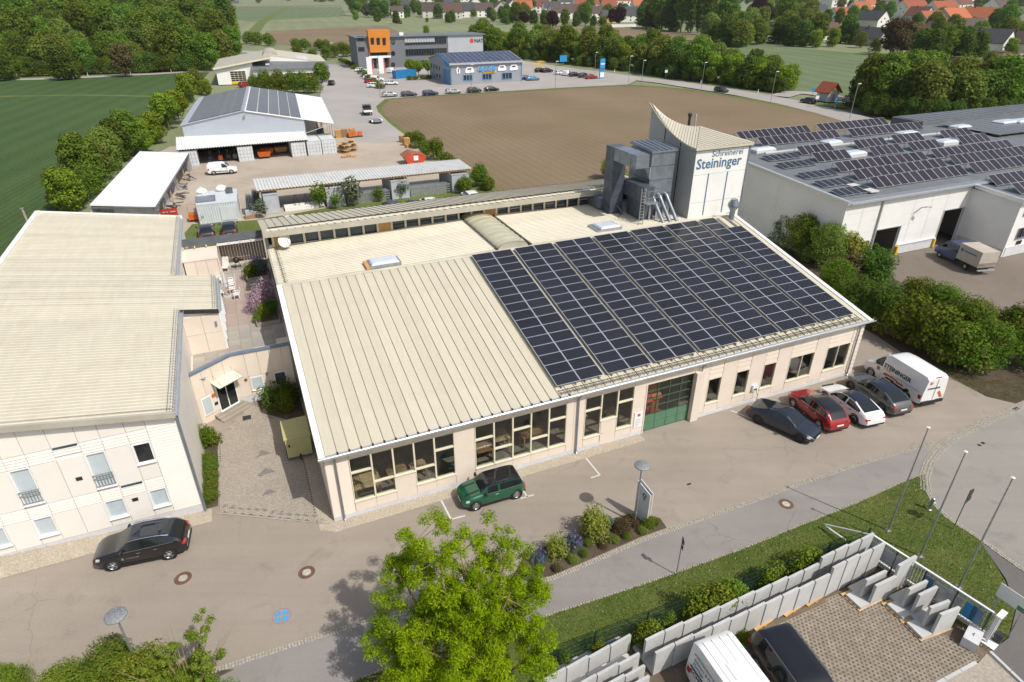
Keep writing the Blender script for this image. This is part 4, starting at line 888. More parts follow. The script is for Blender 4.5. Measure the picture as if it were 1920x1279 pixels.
part('plinth',MB().box(0,Lb,-.03,-.001,0,.54),'plinth',f2)
lamp=part('wall_lamp',MB().lathe([(0,.3),(.08,.3),(.08,.5),(0,.52)],(2.55,-.12,.1),10),'frame_white',f2)
part('downspout',MB().tube([(-.18,14.25,4.0),(-.18,14.25,.3)],.06,8),'zinc',lk,smooth=True)
mb=MB()
for a,b in ((DL,CQ),(CQ,RQ)):
    d=Vector((b[0]-a[0],b[1]-a[1],0)).normalized();n=Vector((-d.y,d.x,0));A,B=Vector((*a,0)),Vector((*b,0))
    q=[A-n*.1,B-n*.1,B+n*.22,A+n*.22];mb.hexa([(p.x,p.y,3.98) for p in q]+[(p.x,p.y,4.12) for p in q]);q=[A+n*.02,B+n*.02,B+n*.18,A+n*.18];mb.hexa([(p.x,p.y,3.4) for p in q]+[(p.x,p.y,3.98) for p in q])
part('parapet_cap',mb,'parapet_blue',lk)
for i,(z,o) in enumerate(((.1,.95),(.2,.62),(.3,.3))):
    d=Vector((CQ[0]-DL[0],CQ[1]-DL[1],0)).normalized();n=Vector((d.y,-d.x,0));a=Vector((*DL,0))+d*.95;b=Vector((*CQ,0))+d*(.05+.25*(2-i)*.5);q=[a+n*(o+.0),b+n*(o+.0),b+n*.051,a+n*.051]
    part('step',MB().hexa([(p.x,p.y,0) for p in q]+[(p.x,p.y,z+.02) for p in q]),'concrete_paving',lk)
sl=MB().box(.008,.792,.008,.792,-.03,0).mesh('paving_slab','concrete_paving')
MATS['slab_pink']=M('slab_pink',(.43,.33,.29),.85,0,.1,1,fine=.1,dirt=.4,dcol=(.3,.25,.21),dscale=.6,ov=.06)
MATS['slab']=M('slab',(.38,.345,.3),.85,0,.12,1,fine=.1,dirt=.5,dcol=(.24,.22,.19),dscale=.6,ov=.1)
sl.materials[0]=MATS['slab'];sl2=sl.copy();sl2.materials[0]=MATS['slab_pink']
for i in range(9):
    for j in range(26):
        x,y=-6.6+i*.8,12.9+j*.8
        if x > -.8 or (y < 14.7 and x > -4.6 and y < 14.6) or y+.4 < 12.62+(x+6.69)*.70+.4:continue
        part('paving_slab',sl2 if (-4.5 < x < -2.2 and 20 < y < 30) else sl,None,lk,(x,y,TZ+.0+rnd.uniform(0,.006)))
# upper storey of the office seen from the terrace
for x0,x1,z0,z1 in ((.02,1.2,TZ,4.9),(1.22,2.33,TZ,4.9),(.02,1.2,4.92,6.3),(1.22,2.33,4.92,6.3)):part('cladding_panel',MB().box(x0,x1,12.83,12.895,z0,z1),'cladding',off)
part('wall_lamp',MB().box(2.0,2.12,12.72,12.829,5.4,5.75),'pole_metal',off)
sg=MB()
for k in range(5):part('glass_wall_post',MB().box(2.36,2.46,12.9+k*1.5,13.0+k*1.5,TZ,6.4),'frame_white',off)
for k in range(4):part('glazed_panel',MB().box(2.37,2.40,13.0+k*1.5,14.4+k*1.5,TZ+.1,6.3),'pane_blind',off)
bx=thing('terrace_shed','cream flat box building on the terrace beside the office roof','terrace room',HF(0,0),AL)
part('wall',MB().box(-6.95,-4.3,29.9,33.2,TZ,5.6),'cladding',bx)
for k in range(3):part('cladding_panel',MB().box(-6.93+k*.88,-6.07+k*.88,29.84,29.895,TZ+.02,5.6),'cladding',bx)
part('roof',MB().box(-7.05,-4.2,29.8,33.3,5.6,5.68),'cladding',bx)
cn=thing('terrace_canopy','dark flat canopy over a weathered plank fence closing the terrace','canopy',HF(0,0),AL)
part('roof',MB().hexa([(-7.3,32.9,5.95),(-.2,32.9,5.95),(-.2,34.6,6.05),(-7.3,34.6,6.05),(-7.3,32.9,6.03),(-.2,32.9,6.03),(-.2,34.6,6.13),(-7.3,34.6,6.13)]),'dark_roofing',cn)
for k in range(8):part('rafter',MB().box(-7.0+k*.95,-6.92+k*.95,32.7,34.5,5.8,5.95),'frame_cream',cn)
part('gutter',MB().box(-4.2,-.2,32.7,32.88,5.74,5.9),'white_paint',cn)
for k in range(16):part('plank',MB().box(-4.15+k*.25,-3.92+k*.25,34.3,34.34,TZ,5.8),'wood_grey' if k < 8 else 'concrete_paving',cn)
part('screen',MB().box(-4.3,-4.2,31.0,34.3,TZ,5.7),'cladding',cn)
# ---- terrace furniture
def chair(label,p,rz,group='white chairs on the roof terrace'):
    t=thing('garden_chair',label,'chair',HF(p[0],p[1],TZ+.006),AL+rz,group)
    part('seat',MB().box(-.24,.24,-.24,.24,.4,.45),'white_paint',t);part('backrest',MB().hexa([(-.24,.2,.45),(.24,.2,.45),(.24,.24,.45),(-.24,.24,.45),(-.22,.34,.9),(.22,.34,.9),(.22,.38,.9),(-.22,.38,.9)]),'white_paint',t)
    for sx in (-.21,.21):
        for sy in (-.2,.2):part('leg',MB().box(sx-.02,sx+.02,sy-.02,sy+.02,0,.4),'white_paint',t)
        part('armrest',MB().box(sx-.03,sx+.03,-.22,.26,.62,.66),'white_paint',t)
    return t
cl=[(433,527,'farthest of the row of white terrace chairs, beside the closed umbrella'),(434,533,'second of the row of white terrace chairs'),(434.5,541,'third of the row of white terrace chairs'),(443,552,'nearest of the row of white terrace chairs')]
for i,(u,v,lab) in enumerate(cl):chair(lab,LP(u,v,TZ+.4),-math.pi/2+.1)
for i,(u,v,lab) in enumerate(((410,524,'white terrace chair half hidden by the office roof edge, upper one'),(414,548,'white terrace chair half hidden by the office roof edge, lower one'))):chair(lab,LP(u,v,TZ+.4),math.pi/2)
lg=thing('lounge_chair','white slatted lounge chair against the plank fence on the terrace','lounge chair',HF(-3.85,32.6,TZ+.006),AL-.25)
for k in range(5):part('slat',MB().box(-.28,.28,-.6+k*.14,-.49+k*.14,.32,.36),'white_paint',lg)
for k in range(6):part('slat',MB().box(-.28,.28,.12+k*.055,.17+k*.055,.38+k*.12,.48+k*.12),'white_paint',lg)
for sx in (-.3,.3):
    for sy in (-.5,.2):part('leg',MB().box(sx-.02,sx+.02,sy-.02,sy+.02,0,.5),'white_paint',lg)
bq=thing('barbecue','black round barbecue grill on the terrace','barbecue',HF(*LP(446,503,TZ),TZ+.006),AL)
part('bowl',MB().lathe([(0,.55),(.2,.58),(.3,.75),(.3,.8),(.24,.98),(.1,1.06),(0,1.07)],n=14),'black_trim',bq,smooth=True)
for k in range(3):a=k*2.1;part('leg',MB().tube([(.18*math.cos(a),.18*math.sin(a),.6),(.33*math.cos(a),.33*math.sin(a),0)],.02,5),'black_trim',bq)
part('shelf',MB().box(.28,.6,-.18,.18,.74,.77),'black_trim',bq)
um=thing('closed_umbrella','closed white and blue parasol standing on the terrace','parasol',HF(*LP(428,557,TZ),TZ+.006),AL)
part('pole',MB().tube([(0,0,0),(-.0,0,2.7)],.025,6),'wood_pale',um);part('base',MB().box(-.28,.28,-.28,.28,0,.08),'concrete',um)
part('canopy',MB().lathe([(.04,.75),(.16,.95),(.13,1.6),(.18,1.3),(.1,2.0),(.05,2.5),(0,2.65)],n=9),'container_white',um)
tb=thing('terrace_table','pale blue table beside the closed parasol on the terrace','table',HF(-4.9,27.2,TZ+.006),AL);part('table_top',MB().box(-.4,.4,-.7,.7,.7,.74),'pane_blind',tb)
for sx in (-.35,.35):
    for sy in (-.6,.6):part('leg',MB().box(sx-.025,sx+.025,sy-.025,sy+.025,0,.7),'white_paint',tb)
def planter(label,x0,x1,y0,y1,h,mat='wood_grey'):
    t=thing('planter',label,'planter',HF(x0,y0,TZ+.006),AL);W,D_=x1-x0,y1-y0
    for a in ((0,W,0,.06),(0,W,D_-.06,D_),(0,.06,.061,D_-.061),(W-.06,W,.061,D_-.061)):part('plank',MB().box(*a,0,h),mat,t)
    part('soil',MB().box(.06,W-.06,.06,D_-.06,0,h-.06),'soil_dark',t);return t
planter('weathered wooden planter with clipped shrubs at the workshop wall',-2.25,-.4,28.3,31.3,.5);planter('dark planter bed under the pink flowering bush',-2.1,-.35,19.2,25.0,.35,'concrete_paving');planter('slate topped box between the two terrace planters',-1.8,-.4,25.6,27.4,.45,'dark_roofing')
eb=thing('yellow_cabinet','pale yellow sheet-metal cabinet trailer at the workshop side wall','cabinet',HF(-1.0,7.2,.06),AL)
M('pale_yellow',(.47,.44,.2),.55,0,.06,2)
part('body',MB().box(-.75,.75,-1.05,1.05,.35,1.75),'pale_yellow',eb);part('lid',MB().box(-.8,.8,-1.1,1.1,1.75,1.8),'pale_yellow',eb)
for sy in (-.5,.5):part('wheel',MB().lathe([(0,-.08),(.28,-.08),(.3,0),(.28,.08),(0,.08)],(-.72,sy,.28),14,axis='x'),'tyre',eb)
part('drawbar',MB().box(-.05,.05,-1.6,-1.05,.4,.5),'steel_dark',eb);part('latch',MB().box(-.6,-.5,-1.12,-1.1,1.2,1.4),'steel_dark',eb)
# ================================================================ NEIGHBOUR HALL (right) with raised solar rows
nh=thing('neighbour_hall','large white industrial hall at the right with rows of raised solar panels','industrial hall',HF(0,0),AL)
NX,NY,IX,BY=55.6,16.7,75.2,11.2
def nz(y):return 7.05+.055*(y-NY) if y < 34 else 7.05+.055*17.3-.05*(y-34)
wl=MB();YB=42
wl.extr([(NY,0),(YB,0),(YB,nz(YB)),(34,nz(34)),(NY,nz(NY))],NX,NX+.2,'x',1)
def fwall(x0,x1,y,z0,z1):wl.box(x0,x1,y,y+.2,z0,z1)
gates=[(61.15,64.85,3.3),(71.6,74.95,4.2)]
fwall(NX+.2,61.15,NY,0,7.0);fwall(61.15,64.85,NY,3.3,7.0);fwall(64.85,71.6,NY,0,7.0);fwall(71.6,74.95,NY,4.2,7.0);fwall(74.95,IX+.2,NY,0,7.0)
wl.box(IX,IX+.2,BY,NY,0,6.35,1);fwall(IX+.2,100,BY,0,6.2)
M('wall_shade',(.62,.62,.6),.6,0,.04,.4,dirt=.2,dcol=(.5,.49,.45))
part('wall',wl,['white_wall','white_wall'],nh)
part('interior',MB().box(60,66.2,NY+6,NY+6.2,0,6.8).box(66.2,66.4,NY+.2,NY+6,0,6.8).box(60.0,60.2,NY+.2,NY+6,0,6.8).box(70,77.2,NY+9,NY+9.2,0,6.8).box(77.2,77.4,NY+.2,NY+9,0,6.8).box(70,70.2,NY+.2,NY+9,0,6.8),'inside_wall',nh)
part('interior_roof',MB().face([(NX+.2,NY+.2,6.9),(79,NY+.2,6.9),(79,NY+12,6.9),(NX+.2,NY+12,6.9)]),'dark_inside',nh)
dd_=part('inner_door',MB().box(62.2,63.4,NY+5.9,NY+5.99,0,2.1),'white_paint',nh);part('handle',MB().box(62.3,62.42,NY+5.86,NY+5.9,1.0,1.04),'steel_dark',dd_)
for a,b,h in gates:
    part('gate_frame',MB().box(a-.12,a,NY-.06,NY-.001,0,h+.1).box(b,b+.12,NY-.06,NY-.001,0,h+.1).box(a,b,NY-.06,NY-.001,h,h+.1),'gutter_metal',nh)
for x in (60.75,65.05,71.15):part('bollard',MB().box(x-.13,x+.13,NY-.35,NY-.1,0,1.0),'yellow_paint',nh)
part('base_course',MB().box(65.2,71.4,NY-.12,NY-.003,0,1.0).box(65.2,71.4,NY-.2,NY-.003,1.0,1.12).box(IX-.06,IX-.003,BY,NY-.21,0,.9).box(IX+.2,100,BY-.06,BY-.003,0,1.1),'plinth',nh)
jt=MB()
for x in (58.2,61.0,66.1,68.9,71.4):jt.box(x-.02,x+.02,NY-.006,NY-.001,1.2 if x > 61 else 0,7.0)
for z in (1.9,3.3,4.5,5.7):jt.box(NX+.2,61.1,NY-.004,NY-.001,z,z+.015);jt.box(64.9,71.5,NY-.0045,NY-.0012,z+.1,z+.115)
for y in (21,26,31,37):jt.box(NX-.006,NX-.001,y-.02,y+.02,0,7)
for z in (2.0,3.6,5.0):jt.box(NX-.004,NX-.001,NY,41.9,z,z+.02)
part('panel_joints',jt,'gutter_metal',nh)
part('downspout',MB().tube([(60.85,NY-.3,7.0),(60.85,NY-.12,6.6),(60.85,NY-.12,1.0)],.1,8),'gutter_metal',nh,smooth=True)
part('lamp',MB().tube([(66.5,NY,4.6),(66.6,NY-.5,5.3),(66.9,NY-.9,5.5)],.05,6).hexa([(66.7,NY-1.05,5.42),(67.3,NY-1.25,5.42),(67.35,NY-1.0,5.42),(66.75,NY-.8,5.42),(66.75,NY-1.0,5.55),(67.25,NY-1.2,5.55),(67.3,NY-1.05,5.55),(66.8,NY-.85,5.55)]),'pole_metal',nh)
wn=window(59.5,60.4,.8,2.3,nh,y=NY-.06,frame='zinc',glass='pane_dark',depth=.04);wn=window(76.4,84,2.0,3.2,nh,y=BY-.06,frame='zinc',glass='pane_dark',depth=.04,mull=[77.3+k*.95 for k in range(7)])
window(76.2,82,4.7,5.7,nh,y=BY-.06,frame='zinc',glass='tarp_beige',depth=.04)
part('vent_grille',MB().box(77.0,77.3,BY-.12,BY-.061,1.25,1.7).box(77.45,77.75,BY-.12,BY-.061,1.25,1.7),'steel_dark',nh)
rf=MB();rf.face([(NX-.15,NY-.3,nz(NY)-.0),(130,NY-.3,nz(NY)),(130,34,nz(34)),(NX-.15,34,nz(34))]);rf.face([(NX-.15,34,nz(34)),(130,34,nz(34)),(130,YB,nz(YB)),(NX-.15,YB,nz(YB))]);rf.face([(IX-.1,BY-.2,6.4),(130,BY-.2,6.4),(130,NY-.31,6.75),(IX-.1,NY-.31,6.75)])
part('roof',rf,'grey_roofing',nh)
part('verge_cap',MB().hexa([(NX-.3,NY-.35,6.8),(NX+.12,NY-.35,6.8),(NX+.12,34,nz(34)-.2),(NX-.3,34,nz(34)-.2),(NX-.3,NY-.35,7.2),(NX+.12,NY-.35,7.2),(NX+.12,34,nz(34)+.16),(NX-.3,34,nz(34)+.16)]).hexa([(NX-.3,34,nz(34)-.2),(NX+.12,34,nz(34)-.2),(NX+.12,YB,nz(YB)-.2),(NX-.3,YB,nz(YB)-.2),(NX-.3,34,nz(34)+.16),(NX+.12,34,nz(34)+.16),(NX+.12,YB,nz(YB)+.16),(NX-.3,YB,nz(YB)+.16)]).hexa([(IX-.35,BY-.3,6.2),(IX+.1,BY-.3,6.2),(IX+.1,NY-.4,6.55),(IX-.35,NY-.4,6.55),(IX-.35,BY-.3,6.6),(IX+.1,BY-.3,6.6),(IX+.1,NY-.4,6.95),(IX-.35,NY-.4,6.95)]),'gutter_metal',nh)
mb=MB().box(NX+.12,128,NY-.5,NY-.3,6.85,7.05)
for k in range(170):mb.box(NX+.2+k*.2,NX+.3+k*.2,NY-.3,NY+.5,nz(NY)+.0,nz(NY)+.05)
part('eaves_gutter',mb,'gutter_metal',nh);part('gutter',MB().box(IX+.1,128,BY-.4,BY-.21,6.2,6.38),'zinc',nh)
pvn={}
for nm,mt in (('dark','pv_cells'),('brown','pv_brown')):
    pvn[nm]=MB().box(-.5,.5,-.82,.82,-.03,0).face([(-.468,-.79,.002),(.468,-.79,.002),(.468,.79,.002),(-.468,.79,.002)],1).mesh('solar_panel',['pv_frame',mt])
def Zt(x,y):return (1360+x/3.4286,200+y/3.4286)
ROWS=[((735,575),(975,548),5,'dark',7),((628,520),(850,493),5,'dark',7),((515,465),(740,440),5,'dark',7),((380,400),(590,375),5,'dark',7),((285,352),(490,328),5,'dark',7),
        ((985,528),(1560,435),12,'brown',27),((865,475),(1435,390),12,'brown',27),((750,425),(1310,345),12,'brown',27),((608,362),(810,330),5,'brown',27),((505,318),(705,287),5,'brown',27),
        ((235,252),(755,200),12,'brown',27),((110,215),(550,165),12,'brown',27),((820,195),(1280,145),12,'brown',27),((620,160),(1055,115),12,'brown',27),((960,318),(1160,295),5,'brown',27),((868,275),(1050,248),5,'brown',27),
        ((1215,288),(1395,262),5,'brown',27),((1110,240),(1285,215),5,'brown',27),((1535,245),(1710,220),5,'brown',27),((1425,208),(1590,182),5,'brown',27),((1615,428),(2120,350),12,'brown',27),((1490,378),(1960,305),12,'brown',27),((1370,335),(1860,265),12,'brown',27),((1745,510),(2180,440),10,'brown',27),((1890,560),(2300,500),9,'brown',27)]
def rfz(u,v):
    z=7.3
    for _ in range(12):
        x,y=LP(u,v,z);z=(nz(y) if y > NY-.3 or x < IX else 6.4+.07*(y-BY))+.12
    return x,y,z
for bl,br,n,kind,tilt in ROWS:
    xa,ya,za=rfz(*Zt(*bl));xb,yb,zb=rfz(*Zt(*br));y0=(ya+yb)/2;W=xb-xa;p=W/n;tl=R_(tilt)+math.atan(.055);z0=nz(y0) if y0 > NY-.3 else 6.4+.07*(y0-BY)
    ar=part('solar_array',MB(),'galvanised',nh);rack=MB()
    for k in range(n+1):
        x=xa+k*p;rack.box(x-.025,x+.025,y0+.05,y0+1.5,z0+.05,z0+.1)
        if tilt > 9:rack.box(x-.02,x+.02,y0+1.45,y0+1.5,z0+.05,z0+.1+1.5*math.sin(tl))
    part('rack',rack,'galvanised',ar)
    for k in range(n):
        o=part('solar_panel',pvn[kind],None,ar,(xa+(k+.5)*p,y0+.82*math.cos(tl),z0+.16+.82*math.sin(tl)),(tl,0,0));o.scale=((p-.015),1,1)
for (u,v,w_,l_) in ((1430,283,3.2,1.4),(1558,269,2.6,1.6),(1600,290,3.0,1.6),(1700,252,3.2,1.6),(1772,268,3.0,1.8),(1800,240,3,1.6),(1885,231,4,2),(1915,229,4,2)):
    x,y,z=rfz(u,v);sk=part('dome_skylight',MB().box(x-w_/2,x+w_/2,y-l_/2,y+l_/2,z-.2,z+.25),'corr_grey',nh)
    part('dome',MB().hexa([(x-w_/2,y-l_/2,z+.25),(x+w_/2,y-l_/2,z+.25),(x+w_/2,y+l_/2,z+.25),(x-w_/2,y+l_/2,z+.25),(x-w_/2+.3,y-l_/2+.3,z+.45),(x+w_/2-.3,y-l_/2+.3,z+.45),(x+w_/2-.3,y+l_/2-.3,z+.45),(x-w_/2+.3,y+l_/2-.3,z+.45)]),'dome_plastic',sk)
part('roof_step',MB().box(98,150,40.5,46,6.0,8.2),'grey_roofing',nh,label='higher dark rear roof')
mb=MB()
for k in range(26):mb.box(98.5+k*1.9,100.2+k*1.9,40.8,45.8,8.22,8.27)
part('rear_solar_panels',mb,'pv_plain',nh)
mb=MB()
for k in range(16):mb.box(99+k*1.75,100.6+k*1.75,29.5,39,nz(36)+.25,nz(36)+.3)
part('flat_solar_panels',mb,'pv_plain',nh)
part('roof_kerb',MB().box(60,61.2,NY+1,33,7.3,7.42).box(NX+5,128,34,34.3,nz(34),nz(34)+.15),'corr_grey',nh)
# ================================================================ VEHICLES
def smooth_interp(pts,w=.018):
    xs=np.array([p[0] for p in pts]);ys=np.array([p[1] for p in pts])
    def f(t):
        q=np.clip(np.linspace(t-w,t+w,7),0,1);return float(np.interp(q,xs,ys).mean())
    return f
SPEC={
 'mini':dict(L=3.85,W=1.73,H=1.42,wb=2.5,fo=.72,r=.32,top=[(0,.62),(.03,.78),(.1,.9),(.29,1.0),(.385,1.36),(.46,1.42),(.8,1.42),(.92,1.36),(.975,.97),(1,.6)],belt=[(0,.6),(.1,.82),(.3,.93),(.9,.97),(.97,.88),(1,.58)],wid=[(0,.72),(.04,.9),(.15,.98),(.8,1),(.93,.95),(1,.8)],roof=.76,gl=(.29,.385,.925,.97),pil=(.56,.57),side=(.31,.93)),
 'suv':dict(L=4.4,W=1.83,H=1.6,wb=2.62,fo=.88,r=.35,top=[(0,.7),(.03,.86),(.1,.98),(.26,1.07),(.41,1.5),(.52,1.57),(.74,1.54),(.86,1.42),(.965,1.06),(1,.7)],belt=[(0,.66),(.1,.9),(.3,1.0),(.9,1.1),(.97,.98),(1,.66)],wid=[(0,.74),(.04,.9),(.14,.98),(.8,1),(.93,.96),(1,.82)],roof=.74,gl=(.27,.41,.80,.955),pil=(.56,.72),side=(.31,.88)),
 'coupe_suv':dict(L=4.75,W=1.92,H=1.54,wb=2.9,fo=.88,r=.38,top=[(0,.66),(.03,.82),(.1,.93),(.27,1.04),(.42,1.46),(.55,1.54),(.72,1.48),(.92,1.16),(.97,1.05),(1,.7)],belt=[(0,.62),(.1,.88),(.3,.98),(.85,1.06),(.96,1.0),(1,.66)],wid=[(0,.72),(.04,.9),(.14,.98),(.8,1),(.93,.96),(1,.82)],roof=.72,gl=(.28,.42,.73,.925),pil=(.58,),side=(.31,.84)),
 'sedan':dict(L=4.7,W=1.85,H=1.44,wb=2.88,fo=.85,r=.34,top=[(0,.55),(.03,.68),(.1,.8),(.25,.92),(.42,1.38),(.52,1.44),(.68,1.4),(.88,1.09),(.97,1.0),(1,.62)],belt=[(0,.54),(.1,.76),(.3,.88),(.85,.95),(.96,.93),(1,.6)],wid=[(0,.7),(.04,.9),(.14,.98),(.8,1),(.93,.95),(1,.8)],roof=.7,gl=(.25,.42,.68,.885),pil=(.565,),side=(.30,.83)),
 'estate':dict(L=4.7,W=1.82,H=1.47,wb=2.8,fo=.88,r=.33,top=[(0,.58),(.03,.72),(.1,.84),(.27,.94),(.41,1.4),(.52,1.47),(.82,1.43),(.93,1.32),(.98,.95),(1,.6)],belt=[(0,.56),(.1,.78),(.3,.88),(.9,.97),(.97,.9),(1,.58)],wid=[(0,.72),(.04,.9),(.14,.98),(.8,1),(.93,.95),(1,.82)],roof=.72,gl=(.27,.41,.92,.975),pil=(.56,.72),side=(.31,.92)),
 'van':dict(L=5.5,W=2.04,H=2.5,wb=3.3,fo=.98,r=.36,top=[(0,.78),(.02,.98),(.06,1.12),(.155,1.32),(.27,2.12),(.36,2.44),(.5,2.52),(.95,2.5),(.985,2.44),(1,2.3)],belt=[(0,.7),(.06,1.0),(.16,1.22),(.3,1.3),(.97,1.3),(1,1.25)],wid=[(0,.78),(.03,.92),(.1,.98),(.3,1),(.96,1),(1,.975)],roof=.84,gl=(.16,.275,2,3),pil=(),side=(.19,.325),lip=.985),
 'small_van':dict(L=4.42,W=1.83,H=1.84,wb=2.66,fo=.88,r=.33,top=[(0,.66),(.03,.84),(.1,.98),(.25,1.1),(.38,1.68),(.46,1.82),(.6,1.84),(.96,1.81),(1,1.6)],belt=[(0,.62),(.1,.9),(.28,1.02),(.97,1.1),(1,1.05)],wid=[(0,.74),(.04,.9),(.12,.98),(.9,1),(1,.95)],roof=.8,gl=(.255,.38,2,3),pil=(),side=(.29,.5),lip=.975),
 'mpv':dict(L=4.9,W=1.93,H=1.85,wb=3.0,fo=.95,r=.36,top=[(0,.75),(.03,.95),(.1,1.06),(.2,1.14),(.33,1.72),(.42,1.84),(.9,1.82),(.95,1.72),(.985,1.2),(1,.8)],belt=[(0,.68),(.1,.98),(.25,1.08),(.95,1.15),(1,.75)],wid=[(0,.76),(.04,.92),(.12,.98),(.9,1),(.97,.96),(1,.88)],roof=.8,gl=(.21,.335,.94,.985),pil=(.5,.72),side=(.25,.93)),
}
CAR_ME={}
def car_parts(kind):
    if kind in CAR_ME:return CAR_ME[kind]
    s=SPEC[kind];L,W2=s['L'],s['W']/2;ft,fb,fw=smooth_interp(s['top']),smooth_interp(s['belt']),smooth_interp(s['wid']);g0,g1,g2,g3=s['gl']
    lip=s.get('lip',.945)
    ts=set(np.linspace(0,1,27).round(4)) | {g0,g1,s['side'][0],s['side'][1]} | ({g2,g3} if g2 < 1 else set())
    for p in s['pil']:ts |= {p-.011,p+.011}
    ts=sorted(ts);rings=[]
    for t in ts:
        w,zt,zb=W2*fw(t),ft(t),fb(t);zt=max(zt,zb+.015)
        g=0 if t < g0 else min(1,(t-g0)/(g1-g0));g=g if g2 > 1 or t < g2 else max(0,1-(t-g2)/(g3-g2))
        rw=(w*.86)*(1-g)+W2*s['roof']*g;z0=.22+.16*max(0,(.06-t)/.06)+.14*max(0,(t-.94)/.06)
        be=(w*lip,zb);re=(rw,zt-.05*(.4+.6*g))
        lp=lambda a:(be[0]+(re[0]-be[0])*a,be[1]+(re[1]-be[1])*a)
        rings.append([(0,z0),(w*.8,z0),(w*.96,z0+.07),(w,.5*zb+.08),(w*.99,zb*.82),be,lp(.06),lp(.92),re,(rw*.86,zt-.012),(rw*.5,zt-.003),(0,zt)])
    n=12;full=2*n-2
    parts={k:MB() for k in ('body','windscreen','rear_window','side_window','roof_panel')}
    def vert(i,k):
        t=ts[i]
        y,z=rings[i][k] if k < n else rings[i][2*n-2-k]
        return (L*(.5-t),y if k < n else -y,z)
    for i in range(len(ts)-1):
        tm=(ts[i]+ts[i+1])/2
        for k in range(full):
            kk=min(k,full-1-k);dst='body'
            hgt=rings[i][8][1]-rings[i][5][1]
            if kk in (8,9,10) and kk > 8-1:
                if g0 < tm < g1:dst='windscreen' if kk >= 9 else 'body'
                elif g2 < tm < g3:dst='rear_window' if kk >= 9 else 'body'
                elif g1 < tm < g2:dst='roof_panel' if kk >= 8 and g2 < 1 else 'body'
            if kk == 6 and s['side'][0] < tm < s['side'][1] and hgt > .12 and not any(abs(tm-p) < .012 for p in s['pil']):dst='side_window'
            parts[dst].face([vert(i,k),vert(i,(k+1) % full),vert(i+1,(k+1) % full),vert(i+1,k)][::-1])
    for i,rev in ((0,False),(len(ts)-1,True)):
        p=[vert(i,k) for k in range(full)];parts['body'].face(p if not rev else p[::-1])
    for k,m in parts.items():                        # weld so that shading is smooth
        d={};nv=[];mp=[]
        for v in m.v:
            key=tuple(round(c,4) for c in v)
            if key not in d:d[key]=len(nv);nv.append(v)
            mp.append(d[key])
        m.v=nv;m.f=[tuple(dict.fromkeys(mp[j] for j in f)) for f in m.f];m.f=[f for f in m.f if len(f) > 2];m.m=[0]*len(m.f)
    r,w=s['r'],.2
    wh=MB().lathe([(r*.62,-w/2),(r*.9,-w/2),(r,-w/2+.04),(r,w/2-.04),(r*.9,w/2),(r*.66,w/2)],n=22,axis='y');CAR_ME[kind]=dict(parts={k:m.mesh(k,'paint_black',True) for k,m in parts.items() if m.f},wheel=wh.mesh('wheel','tyre',True),f=(ft,fb,fw))
    for k in ('windscreen','rear_window','side_window'):
        if k in CAR_ME[kind]['parts']:CAR_ME[kind]['parts'][k].materials[0]=MATS['car_glass']
    return CAR_ME[kind]
RIM={}
def rim_mesh(r,spokes,mat):
    k=(r,spokes,mat)
    if k in RIM:return RIM[k]
    mb=MB().lathe([(r*.68,.085),(r*.64,.1),(r*.6,.085),(r*.58,.03),(0,.03)],n=20,axis='y');i=len(mb.v)
    mb.m=[0]*20*2+[1]*20*2
    for j in range(spokes):
        a=2*math.pi*j/spokes;c,s_=math.cos(a),math.sin(a);w0,w1=(.055,.035) if spokes < 8 else (.03,.022)
        q=[(x*c-y*s_,yy,x*s_+y*c) for (x,y,yy) in ((.03,-w0,.075),(r*.62,-w1,.088),(r*.62,w1,.088),(.03,w0,.075))];mb.face(q[::-1],0)
    mb.lathe([(.06,.08),(.05,.095),(0,.095)],n=8,axis='y',m=0);RIM[k]=mb.mesh('rim',[mat,'black_trim']);return RIM[k]
